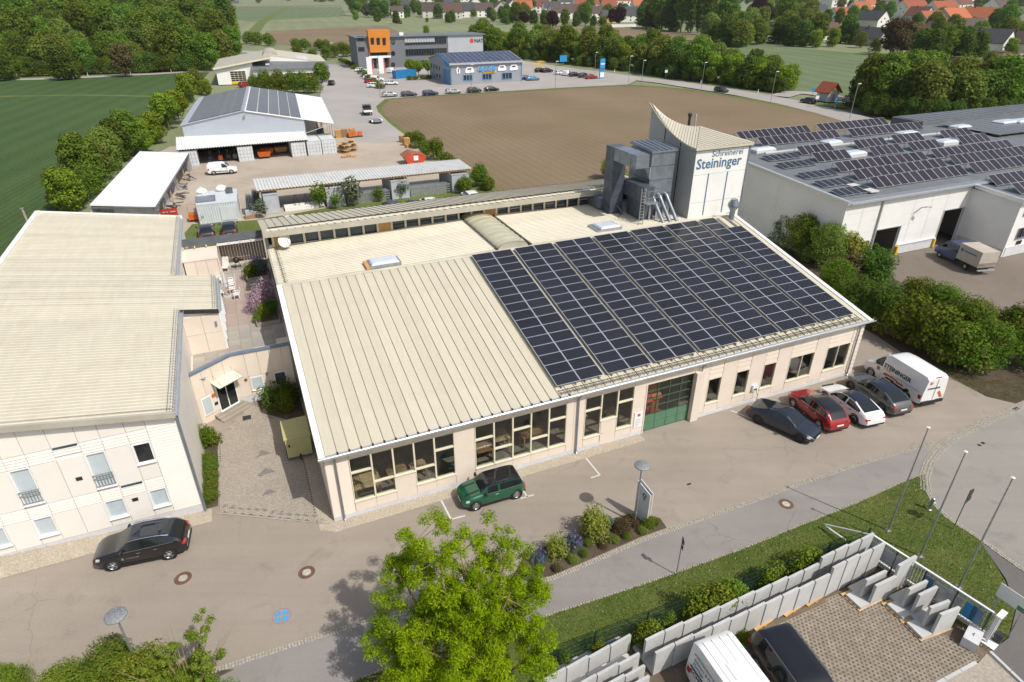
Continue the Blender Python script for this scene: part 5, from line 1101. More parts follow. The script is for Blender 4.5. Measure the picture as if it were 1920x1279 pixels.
def car(name,label,cat,kind,paint,loc,rz,roof=None,rim='rim_silver',spokes=5,group=None,trim=None,extra=True,rails=False,tail=True):
    s=SPEC[kind];cm=car_parts(kind);t=thing(name,label,cat,loc,rz,group);ft,fb,fw=cm['f'];L,W2=s['L'],s['W']/2
    for k,me in cm['parts'].items():
        o=part(k,me,None,t)
        if k in ('body','roof_panel'):o.material_slots[0].link='OBJECT';o.material_slots[0].material=MATS[(roof or 'paint_'+paint) if k == 'roof_panel' else 'paint_'+paint]
    xf_,xr=L/2-s['fo'],L/2-s['fo']-s['wb']
    mb=MB()
    for x in (xf_,xr):
        for sg_ in (-1,1):
            wy=W2*fw(.5-x/L);o=part('wheel',cm['wheel'],None,t,(x,sg_*(wy-.085),s['r']),0 if sg_ > 0 else math.pi);part('rim',rim_mesh(s['r'],spokes,rim),None,o)
            mb.lathe([(s['r']+.055,0),(s['r']+.055,.22),(0,.22)] if sg_ < 0 else [(0,-.22),(s['r']+.055,-.22),(s['r']+.055,0)],(x,sg_*(wy+.006),s['r']+.015),20,axis='y')
            a=[(s['r']+.055,0),(s['r'],0)];mb.lathe(a if sg_ < 0 else a[::-1],(x,sg_*(wy+.007),s['r']+.015),20,axis='y')
    mb.box(xr+s['r'],xf_-s['r'],-W2*.992,W2*.992,.2,.3);mb.box(-L/2+.25,L/2-.25,-W2*.8,W2*.8,.17,.24)
    part('lower_trim',mb,'black_trim',t)
    hz=ft(.06)-.1;hw=W2*fw(.05)
    for sg_ in (-1,1):
        x=L*(.5-.035);y=sg_*(hw-.2)
        part('headlight',MB().hexa([(x-.28,sg_*(W2*fw(.1)-.16),hz-.1),(x+.0,y-sg_*.12,hz-.12),(x-.02,y+sg_*.17,hz-.1),(x-.22,sg_*(W2*fw(.09)+.004),hz-.06),(x-.3,sg_*(W2*fw(.1)-.16),hz+.07),(x-.04,y-sg_*.12,hz+.02),(x-.06,y+sg_*.16,hz+.02),(x-.24,sg_*(W2*fw(.09)-.01),hz+.06)]),'lamp_clear',t)
        zt=min(fb(.97)-.02,1.15) if kind not in ('van','small_van') else 1.05;w=W2*fw(.975);hh=.14 if kind not in ('van','small_van') else .3;xx=-L*(.475)
        part('tail_light',MB().hexa([(xx-.06,sg_*(w-.28),zt-hh),(xx-.1,sg_*(w-.28),zt-hh),(xx-.06,sg_*(w+.01),zt-hh),(xx+.16,sg_*(w+.022),zt-hh),(xx-.06,sg_*(w-.28),zt),(xx-.09,sg_*(w-.28),zt),(xx-.05,sg_*(w+.005),zt),(xx+.18,sg_*(w+.01),zt)]),'lamp_red',t)
        mx=L*(.5-s['side'][0])-.12;mz=fb(s['side'][0]+.03)+.05;wy=W2*.98
        part('mirror',MB().hexa([(mx-.06,sg_*wy,mz),(mx+.1,sg_*wy,mz),(mx+.06,sg_*(wy+.2),mz+.01),(mx-.05,sg_*(wy+.2),mz+.01),(mx-.06,sg_*wy,mz+.13),(mx+.06,sg_*wy,mz+.13),(mx+.03,sg_*(wy+.2),mz+.15),(mx-.05,sg_*(wy+.2),mz+.15)]),'black_trim' if roof or trim else 'paint_'+paint,t)
        for k,tx in enumerate((.5,.68) if kind not in ('mini','van','small_van') else (.52,)):
            hx=L*(.5-tx);part('handle',MB().box(hx-.09,hx+.09,sg_*W2*1.0-.012,sg_*W2*1.0+.014,fb(tx)*.84,fb(tx)*.84+.03),'chrome' if trim else 'black_trim',t)
        if trim:
            pts=[(L*(.5-q),sg_*(W2*fw(q)*.945+.012),fb(q)+.015) for q in np.linspace(s['side'][0]-.01,s['side'][1],9)];part('window_trim',MB().tube(pts,.013,4),trim,t)
        if rails:part('roof_rail',MB().tube([(L*(.5-q),sg_*W2*(s['roof']-.0),ft(q)+.02) for q in np.linspace(.42,.84,7)],.022,5),'chrome',t)
    if extra:
        part('number_plate',MB().box(-L/2-.02,-L/2+.05,-.26,.26,.62 if kind not in ('van','small_van') else .5,.73 if kind not in ('van','small_van') else .61),'plate',t);part('number_plate',MB().box(L/2-.05,L/2+.02,-.26,.26,.4,.5),'plate',t)
        part('grille',MB().box(L/2-.05,L/2+.008,-.5,.5,.52,.68),'black_trim',t);part('bumper_strip',MB().box(-L/2-.012,-L/2+.08,-.7,.7,.3,.42),'black_trim',t)
        mb=MB()
        for tx in ((.325,.56,.73) if kind in ('suv','estate','sedan','coupe_suv','mpv') else (.33,.6)):
            for sg_ in (-1,1):
                x=L*(.5-tx);w=W2*fw(tx);mb.hexa([(x-.008,sg_*(w*.97),.32),(x+.008,sg_*(w*.97),.32),(x+.008,sg_*(w+.004),fb(tx)*.5+.1),(x-.008,sg_*(w+.004),fb(tx)*.5+.1),(x-.008,sg_*(w*.94),fb(tx)),(x+.008,sg_*(w*.94),fb(tx)),(x+.008,sg_*(w*.952),fb(tx)),(x-.008,sg_*(w*.952),fb(tx))])
        part('door_seams',mb,'black_trim',t)
    return t
def wheels(kind,rear,front,side):                  # pose from the two visible wheels' ground contacts
    a,b=G(*rear),G(*front);h=(b-a).normalized();s=SPEC[kind];lat=Vector((-h.y,h.x,0))*(-1 if side == 'left' else 1)
    xm=(2*(s['L']/2-s['fo'])-s['wb'])/2;c=(a+b)/2+lat*(s['W']/2-.08)-h*xm;return Vector((c.x,c.y,.012)),math.atan2(h.y,h.x)
p=wheels('mini',(967,934.5),(893.3,956),'left')
mini=car('parked_car','small dark green hatchback with a black roof parked at the workshop windows','car','mini','green',*p,roof='paint_black',spokes=10,rim='rim_silver',trim='chrome')
ft_=CAR_ME['mini']['f'][0]
for sg_ in (-.36,.36):
    mb=MB();q=[(3.85*(.5-t),ft_(t)+.0) for t in np.linspace(.06,.28,8)]
    for (xa,za),(xb,zb) in zip(q[:-1],q[1:]):mb.hexa([(xa,sg_-.05,za-.04),(xb,sg_-.05,zb-.04),(xb,sg_+.05,zb-.04),(xa,sg_+.05,za-.04),(xa,sg_-.05,za+.008),(xb,sg_-.05,zb+.008),(xb,sg_+.05,zb+.008),(xa,sg_+.05,za+.008)])
    part('bonnet_stripe',mb,'black_trim',mini)
p=wheels('suv',(321,1047),(215.3,1069),'left')
aud=car('parked_car','shiny black compact suv with silver roof rails parked beside the office','car','suv','black',*p,rim='rim_silver',trim='chrome',rails=True,roof='roof_glass')
text('STEININGER',.11,'pole_metal',aud,(.62,.925,.62),(R_(88),0,math.pi),depth=.002);part('door_emblem',MB().box(.72,.83,.918,.924,.6,.73),'pole_metal',aud)
p=wheels('sedan',(1420,794),(1496,829),'right')
car('parked_car','dark navy sedan parked nose out, first of the row beside the charger','car','sedan','navy',*p,rim='rim_dark',spokes=9,roof='roof_glass')
vp=wheels('van',(1697,750),(1630,705),'left');hd=vp[1]
hv=Vector((math.cos(hd),math.sin(hd),0));lv=Vector((-hv.y,hv.x,0))
def nosein(kind,rear_contact):
    s=SPEC[kind];a=G(*rear_contact);c=a+hv*(s['wb']/2)-lv*(s['W']/2-.08)-hv*((2*(s['L']/2-s['fo'])-s['wb'])/2);return Vector((c.x,c.y,.012)),hd
car('parked_car','red suv with a black roof parked nose in beside the navy sedan','car','suv','red',*nosein('suv',(1534,803)),roof='paint_black',rim='rim_silver',trim='chrome')
car('parked_car','white sedan with a dark glass roof parked between red and grey cars','car','sedan','white',*nosein('sedan',(1600,793)),roof='roof_glass',rim='rim_dark',spokes=9)
car('parked_car','dark grey coupe suv parked beside the lettered white van','car','coupe_suv','grey',*nosein('coupe_suv',(1650,773)),rim='rim_dark',spokes=9,roof='roof_glass')
van=car('delivery_van','white panel van lettered STEININGER with orange and black stripes at the row end','van','van','white',*vp,rim='pole_metal',spokes=7)
def van_side(v,sg_,lines_,stripes):
    rz=0 if sg_ < 0 else math.pi
    for body,size,x,z,m_,bold in lines_:
        yy=sg_*(1.02*(.985-(z-1.25)*.105)+.022);text(body,size,m_,v,(x,yy,z),(R_(90-(8 if z > 1.2 else 0)),0,rz),depth=.003,bold=bold)
van_side(van,1,[('STEININGER',.44,.85,1.44,'black_print',.012),('SCHREINEREI',.12,.82,1.3,'orange_print',0)],0)
def side_poly(v,pts,m_,y):part('stripe',MB().extr(pts,y,y+.006,'y'),m_,v)
side_poly(van,[(.75,.86),(.62,1.06),(-.5,1.06),(-.62,.98),(-1.05,.98),(-1.15,.84),(-.52,.84),(-.42,.94),(.3,.94),(.36,.86)],'orange_print',1.028)
side_poly(van,[(.5,.68),(.38,.82),(-.3,.82),(-.4,.74),(-1.25,.74),(-1.42,.9),(-1.72,.9),(-1.55,.6),(-.2,.6),(-.08,.7),(.1,.7),(.14,.68)],'black_print',1.03)
part('door_emblem',MB().box(1.1,1.36,1.028,1.034,.95,1.22),'orange_print',van);part('roof_rail',MB().box(-2.6,.9,.82,.86,2.44,2.47),'paint_white',van)
text('STEININGER',.2,'black_print',van,(-2.775,.72,1.52),(R_(90),0,-math.pi/2),depth=.003,bold=.004);part('rear_emblem',MB().box(-2.78,-2.765,.45,.65,1.95,2.15),'orange_print',van)
part('rear_stripe',MB().extr([(-.85,.72),(-.45,1.3),(-.3,1.2),(-.65,.72)],-2.785,-2.765,'x'),'orange_print',van);part('door_seam',MB().box(-2.778,-2.765,-.01,.01,.6,2.3),'black_trim',van);part('brake_light',MB().box(-2.72,-2.68,-.25,.25,2.36,2.44),'lamp_red',van)
part('slide_rail',MB().box(-2.4,-.4,1.02,1.035,1.2,1.23),'pole_metal',van);part('rear_bumper',MB().box(-2.85,-2.6,-.95,.95,.35,.58),'black_trim',van)
bx_,by_=HF(0,0),0
car('parked_car','black car seen from behind under the dark canopy, left of a pair','car','suv','black',HF(*[a+b for a,b in zip(LP(388,447,.5),(0,2.1))],.0),AL+math.pi/2+.04)
car('parked_car','black car with red tail lights seen from behind, right of a pair','car','suv','black',HF(*[a+b for a,b in zip(LP(431,438,.7),(0,2.1))],.0),AL+math.pi/2-.02)
for u,v,c,k,lab in ((541,404,'white','estate','white car roof peeping over the wing roof, leftmost'),(733,377,'darkblue','estate','dark blue car roof peeping over the ribbed wing roof'),(804,370,'white','sedan','white car roof peeping over the wing roof beside the dark blue one'),(882,359,'white','suv','white car roof peeping over the wing roof, rightmost'),(775,375,'black','estate','black car almost hidden between two white ones behind the wing')):
    x,y=LP(u,v,1.42);car('parked_car',lab,'car',k,c,HF(x,y,-.01),AL+math.pi/2,extra=False)
p=wheels('small_van',(401.7,328.5),(435,326),'right');sv=car('delivery_van','small white van parked on the gravel yard before the open shed','van','small_van','white',*p);part('side_trim',MB().box(-1.2,.9,-.93,-.915,.5,.6),'black_trim',sv)
# blue flatbed with beige tarpaulin body
a,b=G(1809,507),G(1756,481);h=(b-a).normalized();lat=Vector((h.y,-h.x,0));c=(a+b)/2+lat*.95
tk=thing('tarp_truck','blue double cab truck with a beige tarpaulin box beside the white hall','truck',(c.x,c.y,0),math.atan2(h.y,h.x))
part('cab',MB().extr([(2.55,.45),(2.6,.95),(2.3,1.2),(1.75,1.35),(1.2,2.15),(.9,2.25),(-.3,2.25),(-.42,2.1),(-.42,.45)],-.98,.98),'paint_blue',tk)
part('windscreen',MB().hexa([(1.79,-.85,1.36),(1.79,.85,1.36),(1.26,.78,2.12),(1.26,-.78,2.12),(1.80,-.85,1.37),(1.80,.85,1.37),(1.27,.78,2.13),(1.27,-.78,2.13)]),'car_glass',tk)
for sg_ in (-1,1):
    part('side_window',MB().hexa([(1.5,sg_*.985,1.38),(.55,sg_*.985,1.38),(.55,sg_*.985,2.05),(1.08,sg_*.985,2.05),(1.5,sg_*.99,1.38),(.55,sg_*.99,1.38),(.55,sg_*.99,2.05),(1.08,sg_*.99,2.05)]),'car_glass',tk);part('side_window',MB().box(-.3,.45,sg_*.985-.004,sg_*.985+.004,1.38,2.05),'car_glass',tk);part('headlight',MB().box(2.45,2.6,sg_*.75-.16,sg_*.75+.16,.85,1.02),'lamp_clear',tk);part('mirror',MB().box(1.35,1.5,sg_*1.12-.12,sg_*1.12+.12,1.4,1.7),'black_trim',tk)
    for x in (1.75,-1.85):w=part('wheel',MB().lathe([(.2,-.11),(.33,-.11),(.36,-.05),(.36,.05),(.33,.11),(.2,.11)],n=18,axis='y'),'tyre',tk,(x,sg_*.87,.36));part('rim',MB().lathe([(.22,.08),(.14,.11),(0,.09)] if sg_ > 0 else [(0,-.09),(.14,-.11),(.22,-.08)],n=14,axis='y'),'rim_silver',w)
part('chassis',MB().box(-3.3,2.3,-.45,.45,.4,.7).box(-3.4,-.5,-1.0,1.0,.72,.85),'steel_dark',tk)
tb_=part('tarpaulin',MB().hexa([(-3.45,-1.07,.86),(-.55,-1.07,.86),(-.55,1.07,.86),(-3.45,1.07,.86),(-3.45,-1.03,2.5),(-.55,-1.03,2.55),(-.55,1.03,2.55),(-3.45,1.03,2.5)]),'tarp_beige',tk)
mb=MB()
for x in (-3.45,-2.5,-1.5,-.57):mb.box(x,x+.03,-1.085,1.085,.9,1.3)
mb.box(-3.46,-.55,-1.09,-1.071,.86,1.25).box(-3.46,-.55,1.071,1.09,.86,1.25);part('drop_side',mb,'tarp_beige',tb_);part('emblem',MB().lathe([(0,0),(.2,0),(.2,.01),(0,.012)],(-.95,1.056,1.95),14,axis='y'),'text_blue',tb_)
part('ladder_lines',MB().box(-2.9,-1.3,1.05,1.062,1.85,2.0),'text_blue',tb_);part('rear_step',MB().box(-3.6,-3.4,-1.0,1.0,.5,.6),'gutter_metal',tk)
# foreground van and black people carrier, nose out of the frame
a,b=G(1298,1215,2.1),G(1341.5,1279,2.1);hd2=math.atan2(b.y-a.y,b.x-a.x);h2=Vector((math.cos(hd2),math.sin(hd2),0));l2=Vector((-h2.y,h2.x,0))
rc=(G(1300,1214,2.2)+G(1368,1186,2.2))/2
fv=car('delivery_van','white lettered van with its rear at the concrete elements, bottom edge','van','van','white',(rc.x+h2.x*2.68,rc.y+h2.y*2.68,.04),hd2)
part('roof_hatch',MB().box(-1.35,-.65,-.35,.35,2.50,2.54),'paint_white',fv)
for k in range(4):part('roof_rib',MB().box(-2.5,.6,-.62+k*.4,-.58+k*.4,2.49,2.525),'paint_white',fv)
rz_=0
for body,size,x,z,m_ in (('www.bauzentrum',.2,-2.5,1.95,'text_blue'),('Schwarz & Partner',.2,-2.4,1.68,'text_blue'),('Montage',.2,-2.4,1.45,'text_blue'),('SCHWARZ',.32,-2.45,.95,'black_print')):
    yy=-(1.02*(.985-(max(z,1.25)-1.25)*.105)+.022);text(body,size,m_,fv,(x,yy,z),(R_(90-(7 if z > 1.2 else 0)),0,0),depth=.003)
part('stripe',MB().box(-2.5,1.0,-1.035,-1.026,1.25,1.32),'black_print',fv)
a,b=G(1437,1186,1.8),G(1470,1232,1.8);hd3=math.atan2(b.y-a.y,b.x-a.x);h3=Vector((math.cos(hd3),math.sin(hd3),0))
rc=(G(1425,1180,1.7)+G(1470,1168,1.7))/2
car('parked_car','large black people carrier with chrome roof rails, bottom edge beside the white van','car','mpv','black',(rc.x+h3.x*2.2,rc.y+h3.y*2.2,.04),hd3,rails=True,rim='rim_silver')
# pickup with white tailgate and flat trailer
x,y=inv(G(690,221));hp=math.atan2(*((G(688,190)-G(691,222)).yx));c=G(689,214)
pk=thing('pickup_truck','dark cab pickup with white drop sides parked at the field edge','truck',(c.x,c.y,-.03),hp+.1)
part('cab',MB().extr([(2.5,.45),(2.5,1.0),(2.2,1.2),(1.7,1.35),(1.2,2.05),(.3,2.1),(.2,1.9),(.2,.45)],-.95,.95),'paint_black',pk);part('rear_window',MB().box(.18,.199,-.7,.7,1.45,1.95),'car_glass',pk)
part('bed',MB().box(-2.5,.1,-1.0,1.0,.85,.95),'steel_dark',pk)
for a_ in ((-2.5,.1,-1.03,-1.0),(-2.5,.1,1.0,1.03),(-2.54,-2.5,-1.03,1.03)):part('drop_side',MB().box(*a_,.85,1.35),'white_paint',pk)
part('load',MB().box(-1.6,0,-.8,.8,.95,1.5),'steel_dark',pk);part('rack',MB().tube([(.1,-1,1.3),(.1,-1,2.3),(.1,1,2.3),(.1,1,1.3)],.035,5),'steel_dark',pk);part('chassis',MB().box(-2.4,2.2,-.4,.4,.4,.8),'steel_dark',pk)
for x in (1.7,-1.5):
    for sg_ in (-1,1):part('wheel',MB().lathe([(0,-.1),(.33,-.1),(.35,0),(.33,.1),(0,.1)],n=14,axis='y'),'tyre',pk,(x,sg_*.85,.35))
c=G(705,230);tr_=thing('flat_trailer','grey flat car trailer hitched behind the pickup','trailer',(c.x,c.y,-.03),hp+.35)
part('deck',MB().box(-2.0,2.0,-1.0,1.0,.5,.58),'galvanised',tr_);part('drawbar',MB().box(2.0,3.3,-.05,.05,.45,.52),'steel_dark',tr_)
for sg_ in (-1,1):
    part('mudguard',MB().extr([(-.9,.35),(-.75,.75),(.75,.75),(.9,.35),(.8,.35),(.7,.68),(-.7,.68),(-.8,.35)],sg_*1.0,sg_*1.28),'frame_white',tr_)
    for x in (-.4,.4):part('wheel',MB().lathe([(0,-.08),(.3,-.08),(.32,0),(.3,.08),(0,.08)],n=12,axis='y'),'tyre',tr_,(x,sg_*1.14,.32))
# distant cars: one of each shape, then copies in their own colours
protos={}
def far_car(kind,c,u,v,deg,lab,grp,z=-.055):
    p=G(u,v);p.z=z
    if kind not in protos:protos[kind]=car('parked_car',lab,'car',kind,c,p,R_(deg),group=grp,extra=False);return
    dup(protos[kind],p,R_(deg),lab,grp,mats={'body':'paint_'+c,'roof_panel':'paint_'+c})
lane=math.degrees(math.atan2(*((G(930,171)-G(720,184)).yx)))
for i,(u,v,k,c,lab) in enumerate(((731,181,'suv','silver','silver grey suv, leftmost of the six cars along the brown field'),(767,180,'estate','anthracite','anthracite car, second of the six along the brown field'),(807,178,'estate','darkblue','dark blue car, third of the six along the brown field'),(850,175,'estate','silver','pale silver estate, fourth of the six along the brown field'),(889,173,'suv','anthracite','dark suv, fifth of the six along the brown field'),(922,170.5,'sedan','black','black sedan, rightmost of the six along the brown field'))):far_car(k,c,u,v,lane+180*(i % 2 == 3),lab,'cars parked along the brown field')
for u,v,k,c,d,lab in ((703,163.5,'estate','white',5,'white car nearest the hedge end at the grey office'),(733,158.5,'estate','white',5,'white car standing alone left of the concrete kerb'),(697,155,'estate','red',8,'red car peeping over a white one by the hedge'),(708,152,'small_van','white',5,'white van behind the cars by the hedge'),(694,148,'estate','white',8,'white car in the middle of the hedge row'),(688,143,'suv','silver',8,'silver car second from the top of the hedge row'),(678,134,'estate','white',8,'white car farthest along the hedge row'),(735,136,'small_van','white',70,'white van parked left of the blue container'),
                            (986,149,'sedan','darkblue',20,'dark blue car right of the car shop, nearer wall'),(999,150.5,'sedan','cyan',20,'black and light blue car right of the car shop'),(1013,135,'suv','black',30,'black car at the yellow cages, left one'),(1026,135.5,'suv','black',30,'black off-road car right of the yellow cages'),(1050,139,'estate','white',45,'white car, leftmost of five at the road'),(1063,141,'small_van','white',60,'white van, second of five at the road'),(1078,143,'estate','black',25,'black car, third of five at the road'),(1095,145,'suv','anthracite',25,'dark suv, fourth of five at the road'),(1108,147.5,'suv','red',20,'dark red suv, rightmost of five at the road'),
                            (622,159,'suv','black',95,'black car parked alone on the lane by the hedge'),(460,162,'suv','red',60,'dark red car before the yellow gated hall')):far_car(k,c,u,v,d,lab,'cars on the business park')
for u,v,c,lab,da in ((1352,172,'anthracite','dark grey car driving on the road past the street lamps',0),(1515,193,'black','black car driving on the road before the brick roofed hut',180)):
    p0,p1=G(1320,163.5),G(1400,176);far_car('suv' if da else 'estate',c,u,v,math.degrees(math.atan2(p1.y-p0.y,p1.x-p0.x))+da,lab,'cars driving on the main road',-.075)
# ================================================================ VEGETATION
def leaf_mesh(name,mat,clumps,dens,size,seed,up=.35,shell=.55,squash=.85,aspect=.62):
    """leaf clumps: rhombic leaves spread through ball-shaped clumps; clumps = (x, y, z, r)"""
    r=np.random.RandomState(seed);C=np.array([c[:4] for c in clumps],float);n=np.maximum(6,(dens*C[:,3]**2)).astype(int)
    idx=np.repeat(np.arange(len(C)),n);N=len(idx)
    d=r.normal(size=(N,3));d /= np.linalg.norm(d,axis=1)[:,None];rad=C[idx,3]*(shell+(1.08-shell)*r.rand(N)**.6)
    P=C[idx,:3]+d*rad[:,None]*np.array([1,1,squash])
    nrm=d+np.array([0,0,up])+r.normal(size=(N,3))*.55;nrm /= np.linalg.norm(nrm,axis=1)[:,None]
    t=r.normal(size=(N,3));t -= nrm*(t*nrm).sum(1)[:,None];t /= np.linalg.norm(t,axis=1)[:,None];b=np.cross(nrm,t)
    s=size*(.55+.9*r.rand(N))[:,None]
    V=np.stack([P-t*s,P-b*s*aspect+nrm*s*.12,P+t*s,P+b*s*aspect+nrm*s*.12],1).reshape(-1,3)
    me=bpy.data.meshes.new(name);me.vertices.add(4*N);me.vertices.foreach_set('co',V.ravel());me.loops.add(4*N);me.loops.foreach_set('vertex_index',np.arange(4*N,dtype=np.int32))
    me.polygons.add(N);me.polygons.foreach_set('loop_start',np.arange(0,4*N,4,dtype=np.int32));me.materials.append(MATS[mat]);me.update(calc_edges=True);return me
def crown_clumps(seed,h0,h1,R,n,rc,shape='round'):
    r=random.Random(seed);out=[]
    for i in range(n):
        f=(i+.5)/n;z=h0+(h1-h0)*f
        w={'round':math.sin(math.pi*(.12+.8*f))**.7,'cone':(1-f)**.8+.08,'column':.55+.35*math.sin(math.pi*f),'vase':.45+.6*f-.3*f**4,'dome':math.cos(f*1.35)**.6}[shape]
        a=i*2.39996+r.uniform(-.5,.5);q=R*w*math.sqrt(r.uniform(.15,1))*(1+.22*math.sin(3*a+seed));out.append((q*math.cos(a),q*math.sin(a),z+r.uniform(-.3,.3),rc*r.uniform(.5,1.4)*(1 if shape != 'cone' else (1.2-f*.8))))
    return out
def trunk_mesh(seed,h,r0,R,n=6,mat='bark',lean=.0):
    r=random.Random(seed);mb=MB();pts=[(0,0,-.1),(r.uniform(-.1,.1)+lean,r.uniform(-.1,.1),h*.35),(r.uniform(-.2,.2)+lean*2,r.uniform(-.2,.2),h*.75)]
    mb.tube(pts,[r0,r0*.75,r0*.3],7)
    for k in range(n):
        a=k*2.4+r.random();z=h*r.uniform(.25,.6);p=Vector((lean,0,z));q=Vector((R*.75*math.cos(a),R*.75*math.sin(a),z+h*.3));mb.tube([p,p.lerp(q,.5)+Vector((0,0,h*.06)),q],[r0*.45,r0*.28,r0*.08],5)
    return mb.mesh('trunk',mat,True)
TREE={}
def tree_kind(kind):
    if kind in TREE:return TREE[kind]
    K={  # h0, h1, radius, clumps, clump radius, shape, leaf material, density, leaf size, trunk radius
        'wood_a':(1.2,13,4.0,46,1.55,'round','leaf_wood',70,.30,.25),'wood_b':(.8,11,3.8,44,1.6,'round','leaf_olive',66,.30,.22),'wood_c':(3.5,15,3.6,46,1.45,'vase','leaf_wood',70,.28,.25),'wood_d':(.3,9.5,3.6,40,1.55,'dome','leaf_dark',70,.30,.2),
        'bright':(.7,8.5,3.0,44,1.25,'round','leaf_bright',85,.24,.18),'maple':(2.0,6.5,2.3,34,.95,'round','leaf_bright',120,.19,.13),'copper':(1.2,8.5,3.2,36,1.4,'round','leaf_copper',70,.28,.2),'brown':(1.2,9.5,3.6,40,1.4,'round','leaf_brown',66,.28,.2),'silver':(.8,7,3.0,34,1.3,'round','leaf_silver',70,.28,.18),
        'poplar':(1.0,17,1.6,40,1.2,'column','leaf_dark',70,.3,.2),'conifer':(.6,9,2.2,40,.9,'cone','leaf_dark',90,.22,.18),'shrub':(.3,2.4,1.4,18,.7,'dome','leaf_hedge',260,.12,.06),'shrub_dark':(.3,2.6,1.4,18,.75,'dome','leaf_dark',150,.16,.06),'thorn':(.4,3.6,1.7,24,.8,'dome','leaf_hedge',260,.115,.08),
        'big_shrub':(.4,5.0,2.3,44,.85,'dome','leaf_hedge',420,.085,.1),'dense_shrub':(.3,4.2,1.9,46,.7,'dome','leaf_dark',420,.085,.1),'sparse':(.4,2.6,1.2,22,.5,'vase','leaf_silver',110,.13,.05),'fence_bush':(.1,1.3,.75,26,.36,'dome','leaf_bush',800,.05,.04),'ivy_bush':(.1,1.5,.6,22,.34,'column','leaf_bush',700,.055,.04)}[kind]
    h0,h1,R,n,rc,shp,mat,dens,ls,tr=K;cr=leaf_mesh('crown',mat,crown_clumps(hash_(kind),h0+rc*.6,h1-rc*.6,R-rc*.5,n,rc,shp),dens,ls,hash_(kind))
    TREE[kind]=(cr,trunk_mesh(hash_(kind),h1*.8,tr,R));return TREE[kind]
def hash_(s):return sum((i+1)*ord(c) for i,c in enumerate(s)) % 9973
def tree(name,label,kind,p,s=1.0,cat='tree',group=None,mat=None,rz=None,sz=None):
    s *= 1+max(0,Vector((p[0],p[1],0)).length-200)/850
    cr,tk=tree_kind(kind);t=thing(name,label,cat,p,rnd.uniform(0,6.28) if rz is None else rz,group);t.scale=(s,s,s if sz is None else sz)
    o=part('crown',cr,None,t);part('trunk',tk,None,t)
    if mat:o.material_slots[0].link='OBJECT';o.material_slots[0].material=MATS[mat]
    return t
# woodland beyond the green field: rows from the road edge to the back
r=random.Random(21);WK=['wood_a','wood_b','wood_c','wood_d','wood_a','wood_b','bright']
LABW={k_:a_+' of the woodland beyond the green field, row %s, %s along' for k_,a_ in (('wood_a','mid green tree'),('wood_b','olive green tree'),('wood_c','tall thin crowned tree'),('wood_d','dark green tree'),('bright','light green tree'))}
for row_,(v,step,h) in enumerate(((140,40,.95),(128,34,1.05),(116,34,1.15),(103,32,1.2),(90,30,1.25),(76,30,1.3),(62,30,1.4),(50,28,1.5),(38,30,1.5))):
    cnt=0;u=-60+r.uniform(-10,10)
    while u < 445-(140-v)*.12:
        vv=v-(u-0)*.025+r.uniform(-3,3)
        if not (v > 120 and u > 395) and not (v < 55 and 330 < u):k=r.choice(WK if v < 120 else ['wood_a','wood_d','wood_d','wood_b','wood_a']);tree('woodland_tree',LABW[k] % (ORD[row_],ORD[cnt]),k,G(u,vv,-.26),h*r.uniform(.8,1.2),group='woodland trees beyond the green field');cnt += 1
        u += step*r.uniform(.7,1.3)
for u,v,s,k,lab in ((122,150,1.05,'wood_d','large dark tree on the field side of the woodland road'),(10,151,.9,'wood_d','dark round tree by the woodland road at the left edge'),(236,144,1.0,'brown','thin brownish tree on the field side of the woodland road'),(432,96,1.25,'poplar','dark slender poplar at the right end of the woodland'),(443,98,.85,'poplar','lower poplar just right of the slender one'),(345,14,1.2,'poplar','distant dark poplar pair above the woodland'),(418,118,1.0,'wood_b','bushy tree at the bend of the road beside the yellow gated hall'),(440,112,.9,'wood_a','rounded tree at the end of the woodland')):tree('roadside_tree',lab,k,G(u,v,-.2),s)
for i,(u,v) in enumerate(((470,82),(485,84),(505,86),(555,92),(572,93),(600,94),(612,95),(640,100))):tree('roadside_shrub','low shrub on the road behind the yellow gated hall, %s along' % ORD[i],'shrub',G(u,v,-.2),1.9 if i < 3 else 1.6,'shrub','shrubs along the road behind the hall')
for i in range(22):u_=-10+i*18.5;tree('woodland_shrub','low shrub at the foot of the woodland along its road, %s from the left' % ORD[i],'thorn',G(u_,145.5-i*.62,-.2),r.uniform(1.1,1.7),'shrub','shrubs at the woodland edge',mat='leaf_dark' if i % 3 else None)
for i in range(18):f=i/17;tree('field_hedge_shrub','undergrowth shrub of the green field hedge, %s from the near end' % ORD[i],'thorn',G(128+f*225+r.uniform(-5,5),392-f*205+12*math.sin(f*9),-.15),r.uniform(.8,1.25)*(1.2-.3*f),'shrub','undergrowth of the field hedge',mat=[None,'leaf_wood','leaf_dark'][i % 3])
# hedge between green field and yard
HL=[(352,190,'bright',.85,'light green tree at the far end of the field hedge'),(368,176,'wood_b',.6,'tall narrow tree in the field hedge near the yellow gated hall'),(318,243,'maple',1.15,'bright green maple beside the grey gabled hall, front one'),(338,232,'maple',1.1,'bright green maple beside the grey gabled hall, rear one'),(292,268,'bright',.7,'yellowish green bush tree in the middle of the field hedge'),(270,285,'bright',.72,'bright green tree in the field hedge left of the maples'),(248,292,'wood_a',.62,'mid green tree in the field hedge behind the white roofed shed'),(225,300,'wood_d',.72,'dark tree in the field hedge overhanging the white shed roof'),(205,318,'wood_b',.62,'olive tree in the field hedge beside the white shed'),(185,340,'wood_b',.6,'olive tree in the field hedge, second from its near end'),(165,352,'wood_a',.62,'mid green tree near the near end of the field hedge'),(138,395,'bright',.68,'round bright tree at the near end of the field hedge'),(390,178,'bright',.5,'bush in front of the yellow gated hall, left one')]
for u,v,k,s,lab in HL:tree('hedge_tree',lab,k,G(u,v,-.1),s)
